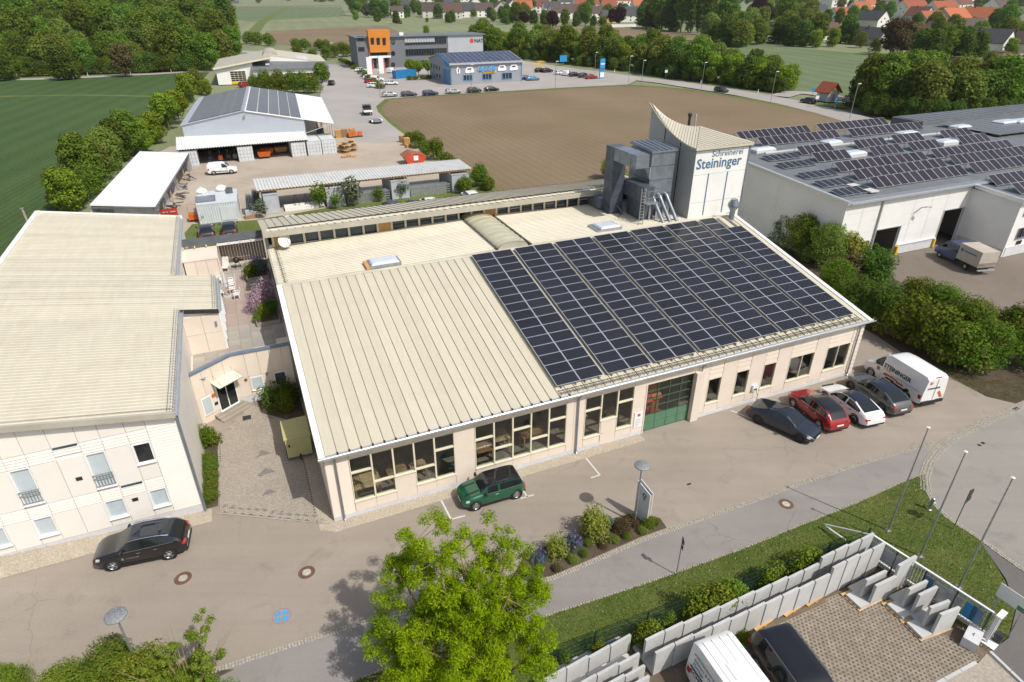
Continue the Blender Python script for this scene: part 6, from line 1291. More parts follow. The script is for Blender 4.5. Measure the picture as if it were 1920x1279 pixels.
for i,(u,v,s) in enumerate(((480,172,1.5),(500,172,1.9),(525,174,2.0),(548,173,1.9),(570,174,1.9),(590,173,1.6))):tree('hedge_shrub','thick green shrub between yellow gated hall and gabled roof, %s from the left' % ORD[i],'thorn',G(u,v,-.05),s*.8,'shrub','shrubs behind the grey gabled hall')
tree('ornamental_tree','spreading tree with upright shoots beside the yellow gated hall','silver',G(605,154,-.05),.8,mat='leaf_wood')
for i in range(12):f=i/11;u,v=640+(712-640)*f**1.0,116+(166-116)*f**1.3;tree('clipped_hedge','clipped hedge section by the grey office lane, %s from the far end' % ORD[i],'shrub',G(u,v,-.05),.95,'hedge','clipped hedge along the office lane',sz=.6)
for i,(u,v) in enumerate(((588,118),(612,112),(560,108),(628,108),(650,106),(668,104))):tree('garden_shrub','green shrub by the road left of the grey office, %s of its cluster' % ORD[i],'thorn',G(u,v,-.1),1.3,'shrub','shrubs left of the grey office')
for i,(u,v,s) in enumerate(((770,142,.8),(785,144,.75),(803,142,.75))):tree('forecourt_tree','small tree before the grey office windows, %s from the left' % ORD[i],'maple',G(u,v,-.05),s)
for i,(u,v) in enumerate(((768,150),(780,150),(792,149),(805,148))):tree('hedge_shrub','low clipped hedge piece right of the blue container, %s from the left' % ORD[i],'shrub',G(u,v,-.05),.75,'hedge','low hedge right of the blue container',sz=.5)
# belt of trees behind the car park and the main road
BELT=[(905,108),(925,112),(945,110),(965,112),(985,113),(1005,114),(1022,116),(1042,118),(1062,121),(1085,124),(1105,126),(1128,129),(1150,132),(1172,134),(1195,137),(1218,141),(1242,144),(1262,148),(1285,151),(1308,154),(1332,157),(1358,160),(1382,164),(1405,168),(1425,170),(1445,173),(1462,175)]
r=random.Random(31)
for i,(u,v) in enumerate(BELT):
    for j in range(3):
        k=r.choice(['wood_a','bright','wood_d','bright','wood_b']);q=G(u+r.uniform(-8,8),v-4-j*4,-.1);s=r.uniform(.8,1.02)*(1.12 if 1220 < u < 1330 else 1.0)
        tree('belt_tree','%s tree of the main road belt, %s row, %s from the left' % ({'wood_a':'mid green','bright':'light green','wood_d':'dark green','wood_b':'olive green'}[k],('front','middle','back')[j],ORD[i]),k,q,s*(1 if u < 1440 else .8),group='tree belt along the main road')
    tree('belt_shrub','low bush below the main road tree belt, %s from the left' % ORD[i],'thorn',G(u,v-1,-.1),r.uniform(.8,1.1),'shrub','bushes along the main road',mat='leaf_dark' if i % 3 else None)
for u,v,s,lab in ((800,66,.55,'bright tree top showing above the flat office roof'),(870,92,.7,'light tree right of the grey office'),(890,98,.8,'dark tree right of the grey office gable'),(920,92,.75,'slender tree behind the car shop')):tree('park_tree',lab,'bright' if s < .75 else 'wood_a',G(u,v,-.2),s)
tree('roadside_tree','tree with a rounded top standing alone at the field end of the belt','bright',G(1476,170,-.1),.85)
# right-hand thicket behind the neighbour hall
r=random.Random(41);RT=[(1625,210),(1650,214),(1678,218),(1705,222),(1732,226),(1758,228),(1785,230),(1812,228),(1840,226),(1868,224),(1895,222),(1925,220),(1960,218)]
for i,(u,v) in enumerate(RT):
    for j in range(3):
        k=r.choice(['wood_d','wood_a','bright','wood_b']) if u > 1660 else ('wood_d' if j else 'wood_a');q=G(u+r.uniform(-8,8),v-3-j*9,-.1)
        tree('thicket_tree','%s tree of the thicket behind the neighbour hall, %s row, %s along' % ({'wood_a':'mid green','bright':'light green','wood_d':'dark green','wood_b':'olive green'}[k],('front','middle','back')[j],ORD[i]),k,q,r.uniform(.95,1.2),group='thicket behind the neighbour hall')
    tree('thicket_shrub','dark bush at the front edge of the thicket, %s from the left' % ORD[i],'thorn',G(u,v+4,-.1),1.3,'shrub','bushes before the thicket',mat='leaf_dark')
# hedge between workshop and neighbour yard
HH=[(1405,415,'dense_shrub',1.0,'dark green shrub right of the silo tower'),(1440,410,'big_shrub',1.0,'big green shrub between the tower and the white hall'),(1490,420,'big_shrub',1.1,'broad green shrub at the white hall corner'),(1530,440,'big_shrub',1.0,'shrub with light green leaves before the white hall'),(1500,480,'big_shrub',.95,'shrub leaning over the workshop verge'),(1545,500,'big_shrub',.95,'olive brown shrub beside the workshop roof'),(1585,500,'thorn',1.0,'pale flowering shrub by the yellow bollard'),(1580,545,'thorn',1.0,'pinkish brown shrub behind the workshop verge'),(1560,560,'big_shrub',.8,'dark shrub close to the workshop wall'),(1625,545,'dense_shrub',1.1,'dark conical conifer shrub before the neighbour yard'),(1600,590,'dense_shrub',.9,'dark shrub at the workshop corner'),(1650,610,'dense_shrub',.95,'dark shrub beneath the conical conifer'),(1700,605,'big_shrub',.85,'mid green shrub right of the conical conifer'),(1690,640,'thorn',1.1,'yellow tinged shrub at the asphalt lane'),(1745,625,'big_shrub',.9,'bright shrub in the middle of the hedge by the van'),(1740,665,'thorn',1.15,'dense low shrub above the white van'),(1795,655,'big_shrub',.92,'arching green shrub right of the hedge middle'),(1790,690,'thorn',1.0,'dark low shrub right of the white van'),(1840,690,'big_shrub',.8,'shrub with fine shoots near the hedge end'),(1890,640,'thorn',.9,'shrub at the right edge of the neighbour yard'),(1920,690,'thorn',1.0,'shrub at the right picture edge'),(1470,455,'dense_shrub',.9,'deep green shrub hidden behind the workshop verge')]
for u,v,k,s,lab in HH:tree('hedge_shrub',lab,k,G(u,v,.0),s,'shrub',mat='leaf_olive' if 'olive' in lab else 'leaf_yellow' if 'pale flowering' in lab else 'leaf_brown' if 'pinkish' in lab else None)
for i,(u,v,s) in enumerate(((770,268,.8),(785,278,.85),(800,290,.9),(818,300,1.0),(838,312,.9),(900,350,.9),(915,358,.8))):tree('field_shrub','shrub in the short hedge between yard and brown field, %s from the far end' % ORD[i],'thorn' if i % 2 else 'shrub',G(u,v,-.1),s*1.0,'shrub','hedge between yard and brown field')
for i,(u,v,s,k) in enumerate(((492,408,.9,'sparse'),(600,390,1.25,'sparse'),(663,386,1.5,'sparse'),(712,378,.8,'sparse'),(755,372,1.0,'sparse'),(630,392,.8,'sparse'),(870,362,.9,'shrub'),(380,418,.5,'sparse'))):tree('self_sown_shrub','loose grey green shrub before the long corrugated shed, number %s' % ['leftmost','beside the second container','largest with upright shoots','below the third bay','near the third container','small one by the second container'][i] if i < 6 else ('bush behind the right end of the ribbed wing' if i == 6 else 'small weedy bush beside the orange trolley'),k,G(u,v,-.02),s,'shrub',mat='leaf_wood' if i % 2 else None)
tree('garden_tree','bright green bush showing behind the filter ducts','big_shrub',HF(*LP(1150,318,1.5),-.1),.9,mat='leaf_bright')
# planting around the buildings
for i,y in enumerate((4.6,5.5,6.5,7.5,8.4)):tree('ground_cover_bush','low green ground cover along the office side wall, %s from the street' % ORD[i],'fence_bush',HF(-6.3,y,.0),.72,'shrub','ground cover at the office wall',sz=.5,mat='leaf_blade')
tree('corner_bush','taller dark bush at the office wall beside the entrance','fence_bush',HF(-6.3,10.2,0),1.1,'shrub',mat='leaf_hedge')
for p_,s,lab in (((-2.0,13.0),1.25,'round dark shrub in the bed beside the entrance windows'),((-1.3,12.2),1.0,'lower green shrub by the yellow cabinet'),((-1.0,13.4),1.2,'dark shrub tucked in the corner by the downspout')):tree('bed_shrub',lab,'fence_bush',HF(*p_,0),s,'shrub',mat='leaf_dark' if 'dark' in lab else 'leaf_hedge')
for p_,s,m_,lab in (((-1.8,29.2),1.0,'leaf_hedge','clipped round green shrub in the wooden terrace planter'),((-1.0,29.7),1.1,'leaf_greyblue','grey green shrub in the wooden terrace planter'),((-1.2,30.8),.9,'leaf_violet','lilac flowering plant at the back of the terrace planter'),((-1.5,24.8),.95,'leaf_greyblue','grey green grassy plant above the pink bush'),((-1.2,23.0),1.5,'leaf_pink','large pink flowering bush on the terrace'),((-1.9,22.0),1.1,'leaf_pink','smaller pink flowering bush in front on the terrace'),((-1.4,20.4),.85,'leaf_bush','bright green round shrub below the pink bush'),((-.9,20.9),.9,'leaf_dark','dark shrub between pink bush and workshop wall'),((-2.0,20.0),.5,'leaf_bush','small bright shrub at the end of the terrace bed')):tree('terrace_shrub',lab,'fence_bush',HF(*p_,TZ+.2),s,'shrub',mat=m_)
# flower bed with iris, round bush and large bush
def bed(u,v,k,s,m_,lab,cat='shrub',sz=None):return tree('bed_shrub',lab,k,G(u,v,.02),s,cat,mat=m_,sz=sz)
bed(1043,1040,'fence_bush',.85,'leaf_yellow','round yellow green bush at the left of the flower bed',sz=.85);bed(1115,1005,'fence_bush',1.25,'leaf_yellow','tall upright yellowish bush in the middle of the flower bed',sz=1.4)
bed(1165,995,'fence_bush',.75,'leaf_brown','low brownish green bush beside the lamp post',sz=.55);bed(1215,985,'fence_bush',.6,'leaf_hedge','low green cushion plant behind the sign board',sz=.4);bed(1140,985,'fence_bush',.5,'leaf_greyblue','blue flowering cushion plant right of the tall bush',sz=.5)
for i,(u,v) in enumerate(((1012,1070),(1045,1068),(1075,1052),(1095,1042),(1130,1025),(1150,1015),(1175,1008),(1190,985),(1205,998),(1230,982),(1180,975),(1105,1020))):bed(u,v,'fence_bush',.34+.06*(i % 3),['leaf_hedge','leaf_brown','leaf_olive'][i % 3],'low ground cover cushion of the flower bed, %s in the list from its left end' % ORD[i],'plant',.26)
def blades(name,lab,p,n,h,R,flower):
    t=thing(name,lab,'plant',p,0);r=random.Random(n);mb=MB();fl=[]
    for i in range(n):
        a,q=r.uniform(0,6.28),R*math.sqrt(r.random());x,y=q*math.cos(a),q*math.sin(a);b=r.uniform(0,6.28);w=.022;l=h*r.uniform(.6,1.1);dx,dy=math.cos(b)*.25*l,math.sin(b)*.25*l
        mb.face([(x-w,y,0),(x+w,y,0),(x+dx*.4+w*.7,y+dy*.4,l*.7),(x+dx,y+dy,l),(x+dx*.4-w*.7,y+dy*.4,l*.7)])
        if i % 4 == 0:fl.append((x+dx*.3,y+dy*.3,l*1.12,.06))
    part('leaves',mb,'leaf_greyblue',t);part('flowers',leaf_mesh('flowers',flower,fl,2200,.035,n),None,t)
blades('iris_clump','clump of violet irises between the round and the tall bush',G(1072,1025,.02),170,.62,.55,'leaf_violet');blades('iris_clump','violet flowers at the left end of the flower bed behind the tree crown',G(1008,1050,.02),110,.5,.5,'leaf_violet')
# bushes along the wire fence
for i,(u,v,s,k) in enumerate(((1212,1205,1.0,'fence_bush'),(1252,1172,.55,'ivy_bush'),(1305,1158,1.2,'fence_bush'),(1335,1148,1.3,'fence_bush'),(1365,1130,1.15,'fence_bush'),(1432,1100,.95,'ivy_bush'),(1448,1092,.9,'ivy_bush'),(1490,1078,1.15,'fence_bush'),(1515,1068,1.1,'fence_bush'),(1592,1035,.6,'fence_bush'),(1118,1222,.6,'fence_bush'),(1060,1240,.5,'ivy_bush'))):tree('fence_bush',('leafy' if k == 'fence_bush' else 'slender')+' bush at the green wire fence, '+['below the white van end','a thin shoot','largest group, left','largest group, middle','largest group, right','twin stems, left','twin stems, right','second group, left','second group, right','beside the white gate frame','near the tall concrete row','under the big ash tree'][i],k,G(u,v,.01),s,'shrub')
tree('weed_clump','weeds growing against the concrete elements between van and black car','fence_bush',G(1395,1202,.02),.6,'shrub',sz=.35,mat='leaf_hedge')
# large ash in the foreground: limbs, leaf sprays, bare twigs
ash=thing('ash_tree','large bright green ash tree in the foreground beside the footpath','tree',(-1.85,15.6,0),0)
r=random.Random(77);tb=MB();tw_=MB();tips=[]
tb.tube([(0,0,-.1),(.05,.05,1.2),(-.05,.25,2.6),(.0,.5,4.0)],[.27,.21,.18,.14],9)
limbs=[]
LIMB=[((-.05,.25,2.4),(-2.2,2.0,4.6),(-3.3,2.8,6.6)),((0,.5,3.8),(-1.6,1.9,6.2),(-2.3,2.7,8.4)),((0,.5,3.9),(.2,1.7,6.4),(-.3,2.3,8.3)),((0,.5,3.8),(1.4,1.6,6.0),(1.9,2.3,8.3)),((0,.5,3.5),(2.1,.9,5.0),(3.2,1.4,6.6)),((-.05,.3,2.6),(2.0,-.5,3.6),(3.2,-.2,4.8)),((-.05,.25,2.4),(-2.4,.3,3.6),(-3.8,.8,4.6)),((0,.5,3.9),(.4,.2,6.2),(.7,.6,8.2)),((0,.4,3.2),(-1.5,-.6,4.8),(-2.0,-.7,6.2)),((0,.4,3.0),(.9,-1.2,4.3),(1.4,-1.6,5.6)),((0,.5,3.8),(-.7,.8,6.4),(-1.0,1.3,8.8)),((-.05,.25,2.5),(-1.6,-1.2,3.0),(-2.6,-1.4,3.4)),((0,.5,3.6),(1.4,.4,5.6),(2.0,.6,7.4))]
for a,b,c in LIMB:
    a,b,c=Vector(a),Vector(b),Vector(c);tb.tube([a,a.lerp(b,.5)+Vector((0,0,.15)),b,c],[.11,.08,.055,.02],6)
    for k in range(13):
        f=r.uniform(.15,1);p=a.lerp(b,f*2) if f < .5 else b.lerp(c,f*2-1);q=p+Vector((r.gauss(0,1),r.gauss(0,1),r.uniform(-.35,.9)))*r.uniform(.5,1.0)
        tb.tube([p,p.lerp(q,.5)+Vector((0,0,.08)),q],[.028,.018,.008],4)
        for m in range(4):e=q+Vector((r.gauss(0,.34),r.gauss(0,.34),r.gauss(.05,.28)));tips.append((e.x,e.y,e.z,r.uniform(.22,.42)))
    for m in range(4):tips.append((c.x+r.gauss(0,.25),c.y+r.gauss(0,.25),c.z+r.uniform(-.2,.35),r.uniform(.22,.4)))
part('trunk',tb,'bark_pale',ash,smooth=True)
me=leaf_mesh('crown','leaf_ash',tips,1650,.066,5,up=.6,shell=.12,squash=.8,aspect=.3);part('crown',me,None,ash)
for k in range(16):                                   # bare dead twigs showing in the crown
    p=Vector((r.uniform(-1.2,.2),r.uniform(1.6,2.6),r.uniform(6.2,7.2))) if k < 9 else Vector((-3.2,-.4,3.4));q=p+(Vector((r.gauss(0,.25),r.gauss(0,.25),r.uniform(.8,1.6))) if k < 9 else Vector((r.uniform(-1.2,-.3),r.gauss(0,.5),r.uniform(-.2,.5))))
    tw_.tube([p,p.lerp(q,.5)+Vector((r.gauss(0,.06),0,.0)),q],[.02,.013,.005],4)
part('dead_twigs',tw_,'bark_pale',ash);ash.scale=(.9,.9,.86)
# corner planting at the bottom left: young tree with bare shoots, clipped bushes
yt=thing('young_tree','young tree with sparse reddish shoots in the bottom left corner planting','tree',G(372,1330,0),0)
r=random.Random(9);tb=MB();tips=[]
for k in range(26):
    a=k*2.4+r.random();l=r.uniform(2.4,4.7);rr=r.uniform(.3,2.1);q=Vector((rr*math.cos(a),rr*math.sin(a)+.3,l));tb.tube([(0,0,.1),q*.5+Vector((0,0,.25)),q],[.035,.02,.006],5)
    for m in range(5):
        f=r.uniform(.35,1.0);e=q*f+Vector((r.gauss(0,.16),r.gauss(0,.16),r.gauss(.15,.12)))
        if f < .8 or r.random() < .5:tips.append((e.x,e.y,e.z,r.uniform(.1,.24)))
part('stems',tb,'bark_pale',yt);part('crown',leaf_mesh('crown','leaf_bush',tips,2600,.055,8,shell=.2,aspect=.5),None,yt)
for u,v,s,lab,sz in ((228,1292,.58,'dense round bush at the foot of the bottom left lamp post',.5),(292,1318,.62,'leafy bush below the bottom left lamp post',.6),(128,1318,.5,'bright bush left of the lamp post bush',.36),(182,1330,.52,'bright bush between two others at the bottom left',.42),(30,1302,.36,'round clipped bush in the bottom left picture corner',.34),(345,1330,.5,'bush at the foot of the sparse young tree',.45),(402,1335,.4,'rightmost low bush of the bottom left planting',.35)):tree('corner_bush',lab,'big_shrub',G(u,v,.0),s,'shrub',sz=sz,mat=None if 'dense' in lab else 'leaf_bush')
# grass blades over the lawns
def grass(name,poly,n,h,mat,z,seed,w=.012):
    r=np.random.RandomState(seed);P=np.array([(p.x,p.y) for p in poly]);lo,hi=P.min(0),P.max(0);q=r.uniform(lo,hi,(n*3,2));ins=np.array([inpoly(tuple(a),[tuple(b) for b in P]) for a in q]);q=q[ins][:n];N=len(q)
    a=r.uniform(0,6.28,N);l=h*r.uniform(.5,1.3,N);d=np.stack([np.cos(a),np.sin(a)],1);e=np.stack([-d[:,1],d[:,0]],1)*w;tilt=r.uniform(.1,.8,N)[:,None]*l[:,None]
    z0=np.full((N,1),z);V=np.concatenate([np.c_[q-e,z0],np.c_[q+e,z0],np.c_[q+d*tilt,z0+l[:,None]]],1).reshape(-1,3)
    me=bpy.data.meshes.new(name);me.vertices.add(3*N);me.vertices.foreach_set('co',V.ravel());me.loops.add(3*N);me.loops.foreach_set('vertex_index',np.arange(3*N,dtype=np.int32));me.polygons.add(N);me.polygons.foreach_set('loop_start',np.arange(0,3*N,3,dtype=np.int32));me.materials.append(MATS[mat]);me.update(calc_edges=True);return link(name,me,kind='stuff')
leaf_mat('blade',(.07,.12,.014),(.19,.23,.045),0,.35,(.24,.21,.075))
LG=px(LB[:-1][::-1]+KB[8:13]+[(1884,1088),(1904,1140),(1890,1195),(1850,1222),(1700,1112),(1610,1045),(1480,1095),(1300,1170),(1100,1240),(900,1340)])
grass('lawn_grass',LG,60000,.085,'blade',.008,1);grass('daisies',LG,1300,.075,'white_paint',.04,2,.010)
grass('earth_weeds',px([(1000,1290),(1260,1195),(1450,1112),(1570,1065),(1590,1075),(1470,1130),(1280,1215),(1040,1310)]),9000,.16,'blade',.015,3)
grass('verge_weeds',px([(1730,690),(1850,742),(1905,755),(2000,715),(1960,700),(1850,715),(1760,680)]),5000,.1,'blade',.012,4)
grass('rear_grass',px([(340,452),(360,420),(480,412),(640,387),(890,345),(925,362),(800,395),(500,455)]),6000,.12,'blade',-.03,5,.02)
# ================================================================ YARD: gabled hall, sheds, containers
yh=thing('gabled_yard_hall','grey gabled hall with dark solar panels and a white roof end in the yard','hall',HF(1.93,97.5,-.03),AL-R_(5))
XL,XR,XO,YD,ZA=-10.3,9.9,15.0,33.0,7.8
zr=lambda x:ZA-(.178*-x if x < 0 else .196*x)
wl=MB().extr([(XL,2.4),(XR,2.4),(XR,zr(XR)-.1),(0,ZA-.1),(XL,zr(XL)-.1)],0,.15).box(XL,XL+.15,.15,YD,0,zr(XL)-.1).box(XR-.15,XR,6,YD,0,zr(XR)-.1).box(XL,XR,YD-.15,YD,0,5.6)
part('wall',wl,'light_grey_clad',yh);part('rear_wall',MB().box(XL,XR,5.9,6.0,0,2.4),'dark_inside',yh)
def rslab(x0,x1,y0,y1,h0,h1):return MB().hexa([(x0,y0,zr(x0)+h0),(x1,y0,zr(x1)+h0),(x1,y1,zr(x1)+h0),(x0,y1,zr(x0)+h0),(x0,y0,zr(x0)+h1),(x1,y0,zr(x1)+h1),(x1,y1,zr(x1)+h1),(x0,y1,zr(x0)+h1)])
part('roof',rslab(XL-.2,0,-.25,YD+.2,-.1,.05),'light_grey_clad',yh);part('roof',rslab(0,XO,-.25,YD+.2,-.1,.05),'white_roof',yh)
for k in range(5):
    x0=XL+1.1+k*1.78;part('solar_strip',rslab(x0,x0+1.68,.1,YD-.3,.1,.14),'pv_plain',yh)
    x1=.45+k*1.82;part('solar_strip',rslab(x1,x1+1.72,.1,24.5,.1,.14),'pv_plain',yh);part('solar_strip',rslab(x1,x1+1.72,24.8,YD-.3,.1,.14),'pv_plain',yh)
part('ridge_cap',MB().extr([(-.25,ZA),(0,ZA+.12),(.25,ZA)],-.3,YD+.2),'gutter_metal',yh)
part('roof_seam',rslab(9.8,XO,24.6,24.75,.05,.12),'gutter_metal',yh);part('gutter',MB().tube([(XO+.1,-.3,zr(XO)),(XO+.1,YD,zr(XO))],.1,6),'gutter_metal',yh);part('downspout',MB().tube([(XO+.1,-.2,zr(XO)),(XR,-.1,3.4),(XR,-.1,2.9)],.06,6),'gutter_metal',yh)
for y in (4,12,20,28):part('post',MB().box(XO-.3,XO-.15,y-.08,y+.08,0,zr(XO)-.1),'galvanised',yh)
part('flood_light',MB().box(-.2,.2,-.5,-.2,ZA-.9,ZA-.75).tube([(0,-.3,ZA-.9),(-.2,-.05,ZA-1.3)],.04,5),'pole_metal',yh)
def corr(name,root,x0,x1,y0,y1,za,zb,mat,pitch=.25,h=.05):  # wavy sheets running front to back
    mb=MB();n=int((x1-x0)/pitch*4);pts=[(x0+(x1-x0)*k/n,h*math.sin(2*math.pi*k/4)) for k in range(n+1)];i=0;m=len(pts)
    mb.v=[(x,y0,za+z) for x,z in pts]+[(x,y1,zb+z) for x,z in pts]
    for k in range(m-1):mb.f.append((k,k+1,m+k+1,m+k));mb.m.append(0)
    mb.v += [(x,y0,za+z-.05) for x,z in pts]
    for k in range(m-1):mb.f.append((2*m+k,2*m+k+1,k+1,k));mb.m.append(0)
    return part(name,mb,mat,root)
cs=thing('corrugated_lean_to','white corrugated lean-to roof across white containers before the gabled hall','lean-to',HF(-9.7,93.0,-.03),AL)
corr('roof',cs,0,21.3,-.2,5.4,2.95,4.0,'corr_white',.42,.07);part('beam',MB().box(0,21.2,0,.15,2.7,2.85).box(0,21.2,4.8,4.95,3.55,3.7),'steel_dark',cs)
for x in (.6,5,12,20.7):part('post',MB().box(x-.06,x+.06,4.9,5.02,0,3.55),'steel_dark',cs)
def container(label,p,rz,L,mat,doors=True,W=2.44,H=2.59,z=0.0,group=None):
    t=thing('shipping_container',label,'container',HF(p[0],p[1],z),AL+rz,group);mb=MB();pr=[]
    n=int(L/.28)
    for sd_,y in ((1,W/2),(-1,-W/2)):
        pts=[(-L/2+L*k/(2*n),y-sd_*(.045 if (k//1) % 2 else 0)) for k in range(2*n+1)]
        q=[];
        for k in range(2*n):q += [(pts[k][0]+.02,pts[k][1]),(pts[k+1][0]-.02,pts[k][1])]
        for a,b in zip(q[:-1],q[1:]):mb.face([(a[0],a[1],.15),(b[0],b[1],.15),(b[0],b[1],H-.12),(a[0],a[1],H-.12)])
    mb.box(-L/2,L/2,-W/2+.05,W/2-.05,H-.1,H-.02);mb.box(-L/2+.03,L/2-.03,-W/2+.06,W/2-.06,.12,H-.1);part('wall',mb,mat,t)
    fr=MB()
    for x in (-L/2,L/2-.1):
        for y in (-W/2,W/2-.1):fr.box(x,x+.1,y,y+.1,0,H)
    for y in (-W/2,W/2-.1):
        for z0 in (.02,H-.14):fr.box(-L/2+.1,L/2-.1,y,y+.1,z0,z0+.13)
    for x in (-L/2,L/2-.1):
        for z0 in (.02,H-.14):fr.box(x,x+.1,-W/2+.1,W/2-.1,z0,z0+.13)
    part('frame',fr,mat,t)
    if doors:
        for s_ in (-1,1):
            d=part('door',MB().box(-L/2-.03,-L/2+.03,min(s_*.02,s_*(W/2-.1)),max(s_*.02,s_*(W/2-.1)),.15,H-.15),mat,t);b=MB()
            for y in (.3,.85):b.tube([(-L/2-.06,s_*y,.2),(-L/2-.06,s_*y,H-.2)],.02,5)
            for z0 in (.7,1.3,1.9):b.box(-L/2-.045,-L/2-.03,min(s_*.08,s_*1.1),max(s_*.08,s_*1.1),z0,z0+.04)
            part('lock_bars',b,'pole_metal',d)
    return t
gq='white containers under the lean-to'
for i,(x,lab) in enumerate(((-8.0,'white container at the left end of the lean-to, doors forward'),(.85,'white container in the middle of the lean-to, doors forward'),(9.75,'white container at the right end of the lean-to, doors forward'),(12.5,'white container just right of the lean-to, doors forward'),(15.1,'rightmost container of the lean-to row beside the cable drums'))):container(lab,(x,96.1),math.pi/2,6.0,'container_white',group=gq,z=-.03)
def simple(name,label,cat,p,z,rz,parts_,group=None):
    t=thing(name,label,cat,HF(p[0],p[1],z),AL+rz,group)
    for nm,mat,boxes in parts_:
        mb=MB()
        for b in boxes:mb.box(*b)
        part(nm,mb,mat,t)
    return t
for i,(x,y,c,lab) in enumerate(((-4.9,95.0,'steel_dark','dark machine in the lean-to, leftmost'),(-3.3,95.0,'orange_paint','orange and green machine in the lean-to'),(-2.0,95.3,'steel_dark','grey machine in the lean-to beside the middle container'),(-.9,95.2,'door_green','green machine at the middle container'))):
    simple('machine',lab,'machine',(x,y),-.03,0,[('body',c,[(-.35,.35,-.5,.5,.4,1.1)]),('mast','steel_dark',[(-.1,.1,-.1,.1,1.1,1.9),(-.3,.3,-.05,.05,1.8,1.9)]),('wheels','tyre',[(-.45,-.36,-.45,-.1,0,.4),(.36,.45,-.45,-.1,0,.4),(-.45,-.36,.1,.45,0,.4),(.36,.45,.1,.45,0,.4)])])
for x,y,c,lab in ((3.9,94.6,'orange_paint','orange tipping skip in the lean-to, front one'),(4.6,97.0,'orange_paint','orange tipping skip in the lean-to, behind'),(7.0,97.4,'pallet_orange','yellow orange bin at the back of the lean-to')):
    t=thing('tipping_skip',lab,'skip',HF(x,y,-.03),AL);part('bin',MB().hexa([(-.9,-.5,.35),(.9,-.5,.35),(.9,.5,.35),(-.9,.5,.35),(-1.1,-.8,1.2),(1.1,-.8,1.2),(1.1,.8,1.2),(-1.1,.8,1.2)]),c,t);part('feet',MB().box(-.8,-.5,-.5,.5,0,.35).box(.5,.8,-.5,.5,0,.35),'steel_dark',t)
# white flat shed on the left
ws=thing('white_shed','white flat roofed open shed along the field hedge','shed',HF(0,0,-.03),AL)
A,B,C_,D_=LP(168,385,3.1),LP(290,384,3.1),LP(353,284,3.1),LP(262,284,3.1);zq=(3.15,2.9,2.9,3.15);nst=24
for k in range(nst):
    f0,f1=k/nst,(k+1)/nst-.002;lp2=lambda P,Q,f:(P[0]+(Q[0]-P[0])*f,P[1]+(Q[1]-P[1])*f)
    q=[lp2(A,D_,f0),lp2(B,C_,f0),lp2(B,C_,f1),lp2(A,D_,f1)];part('roof_sheet',MB().hexa([(x,y,z-.08) for (x,y),z in zip(q,(3.15,2.9,2.9,3.15))]+[(x,y,z) for (x,y),z in zip(q,(3.16,2.91,2.91,3.16))]),'white_roof',ws)
ex=MB()
def edge(P,Q,z0,z1,w=.08):
    d=Vector((Q[0]-P[0],Q[1]-P[1],0)).normalized();n=Vector((-d.y,d.x,0))*w;ex.hexa([(P[0]-n.x,P[1]-n.y,z0),(Q[0]-n.x,Q[1]-n.y,z0),(Q[0]+n.x,Q[1]+n.y,z0),(P[0]+n.x,P[1]+n.y,z0),(P[0]-n.x,P[1]-n.y,z1),(Q[0]-n.x,Q[1]-n.y,z1),(Q[0]+n.x,Q[1]+n.y,z1),(P[0]+n.x,P[1]+n.y,z1)])
edge(B,C_,2.68,2.88);edge(A,B,2.72,2.86);part('fascia',ex,'zinc',ws)
ex=MB();edge(A,D_,0,2.9,.05);edge(C_,D_,0,2.8,.05);part('wall',ex,'container_grey',ws)
for f in (.02,.2,.4,.6,.8,.98):x,y=lp2(B,C_,f);part('post',MB().box(x-.45,x-.3,y-.07,y+.07,0,2.75),'wood_grey',ws)
hdg=math.atan2(C_[1]-B[1],C_[0]-B[0])
for i,f in enumerate((.12,.34,.62)):x,y=lp2(B,C_,f);container(['grey container under the white shed, nearest','grey container under the white shed, middle','grey container under the white shed, farthest'][i],(x-3.0,y+.6),hdg-math.pi/2,4.6,'container_grey',z=-.03,H=2.4)
corr('roof',simple('corrugated_stack','low corrugated cover between white shed and cream office roof','roofing',LP(180,402,1.5),-.03,0,[('base','container_grey',[(0,7.0,0,1.5,0,1.35)])]),-.1,7.2,-.6,1.8,1.4,1.7,'corr_white',.3,.05)
for i,(f,c,lab) in enumerate(((.28,'steel_dark','dark pile of steel before the white shed, nearest'),(.45,'rust_iron','rusty gear and timber before the white shed'),(.63,'galvanised','leaning galvanised barriers before the white shed'),(.8,'steel_dark','dark equipment before the far end of the white shed'))):
    x,y=lp2(B,C_,f);r=random.Random(i+60);t=thing('scrap_pile',lab,'equipment',HF(x+.3,y,-.03),AL)
    for k in range(6):a=r.uniform(-.2,.6);part('bar',MB().box(-.06,.06,-.7,.7,0,.1).xf(Matrix.Translation((r.uniform(-.5,.7),r.uniform(-1,1),r.uniform(.1,.7))) @ Matrix.Rotation(r.uniform(0,3),4,'Z') @ Matrix.Rotation(a,4,'X')),c if k % 2 else 'zinc_dark',t)
x,y=LP(317,399,.5);t=thing('red_rack','red steel frame rack standing on the gravel beside the white shed','rack',HF(x,y,-.03),AL)
for k in range(3):part('rail',MB().box(-1.0,1.0,-.5+k*.45,-.4+k*.45,.85,.97),'red_paint',t)
for sx in (-.9,0,.9):
    for sy in (-.45,.45):part('leg',MB().box(sx-.06,sx+.06,sy-.06,sy+.06,0,.85),'red_paint',t)
part('shelf',MB().box(-1,1,-.5,.5,.35,.42),'red_paint',t)
t=container('grey container with bags and sheets on its roof in front of the parked black cars',(-4.2,62.3),-.04,4.9,'container_white',doors=False,W=6.2,H=2.55,z=-.03);part('door',MB().box(.2,2.1,-3.17,-3.1,.2,2.0),'container_white',t)
r=random.Random(4)
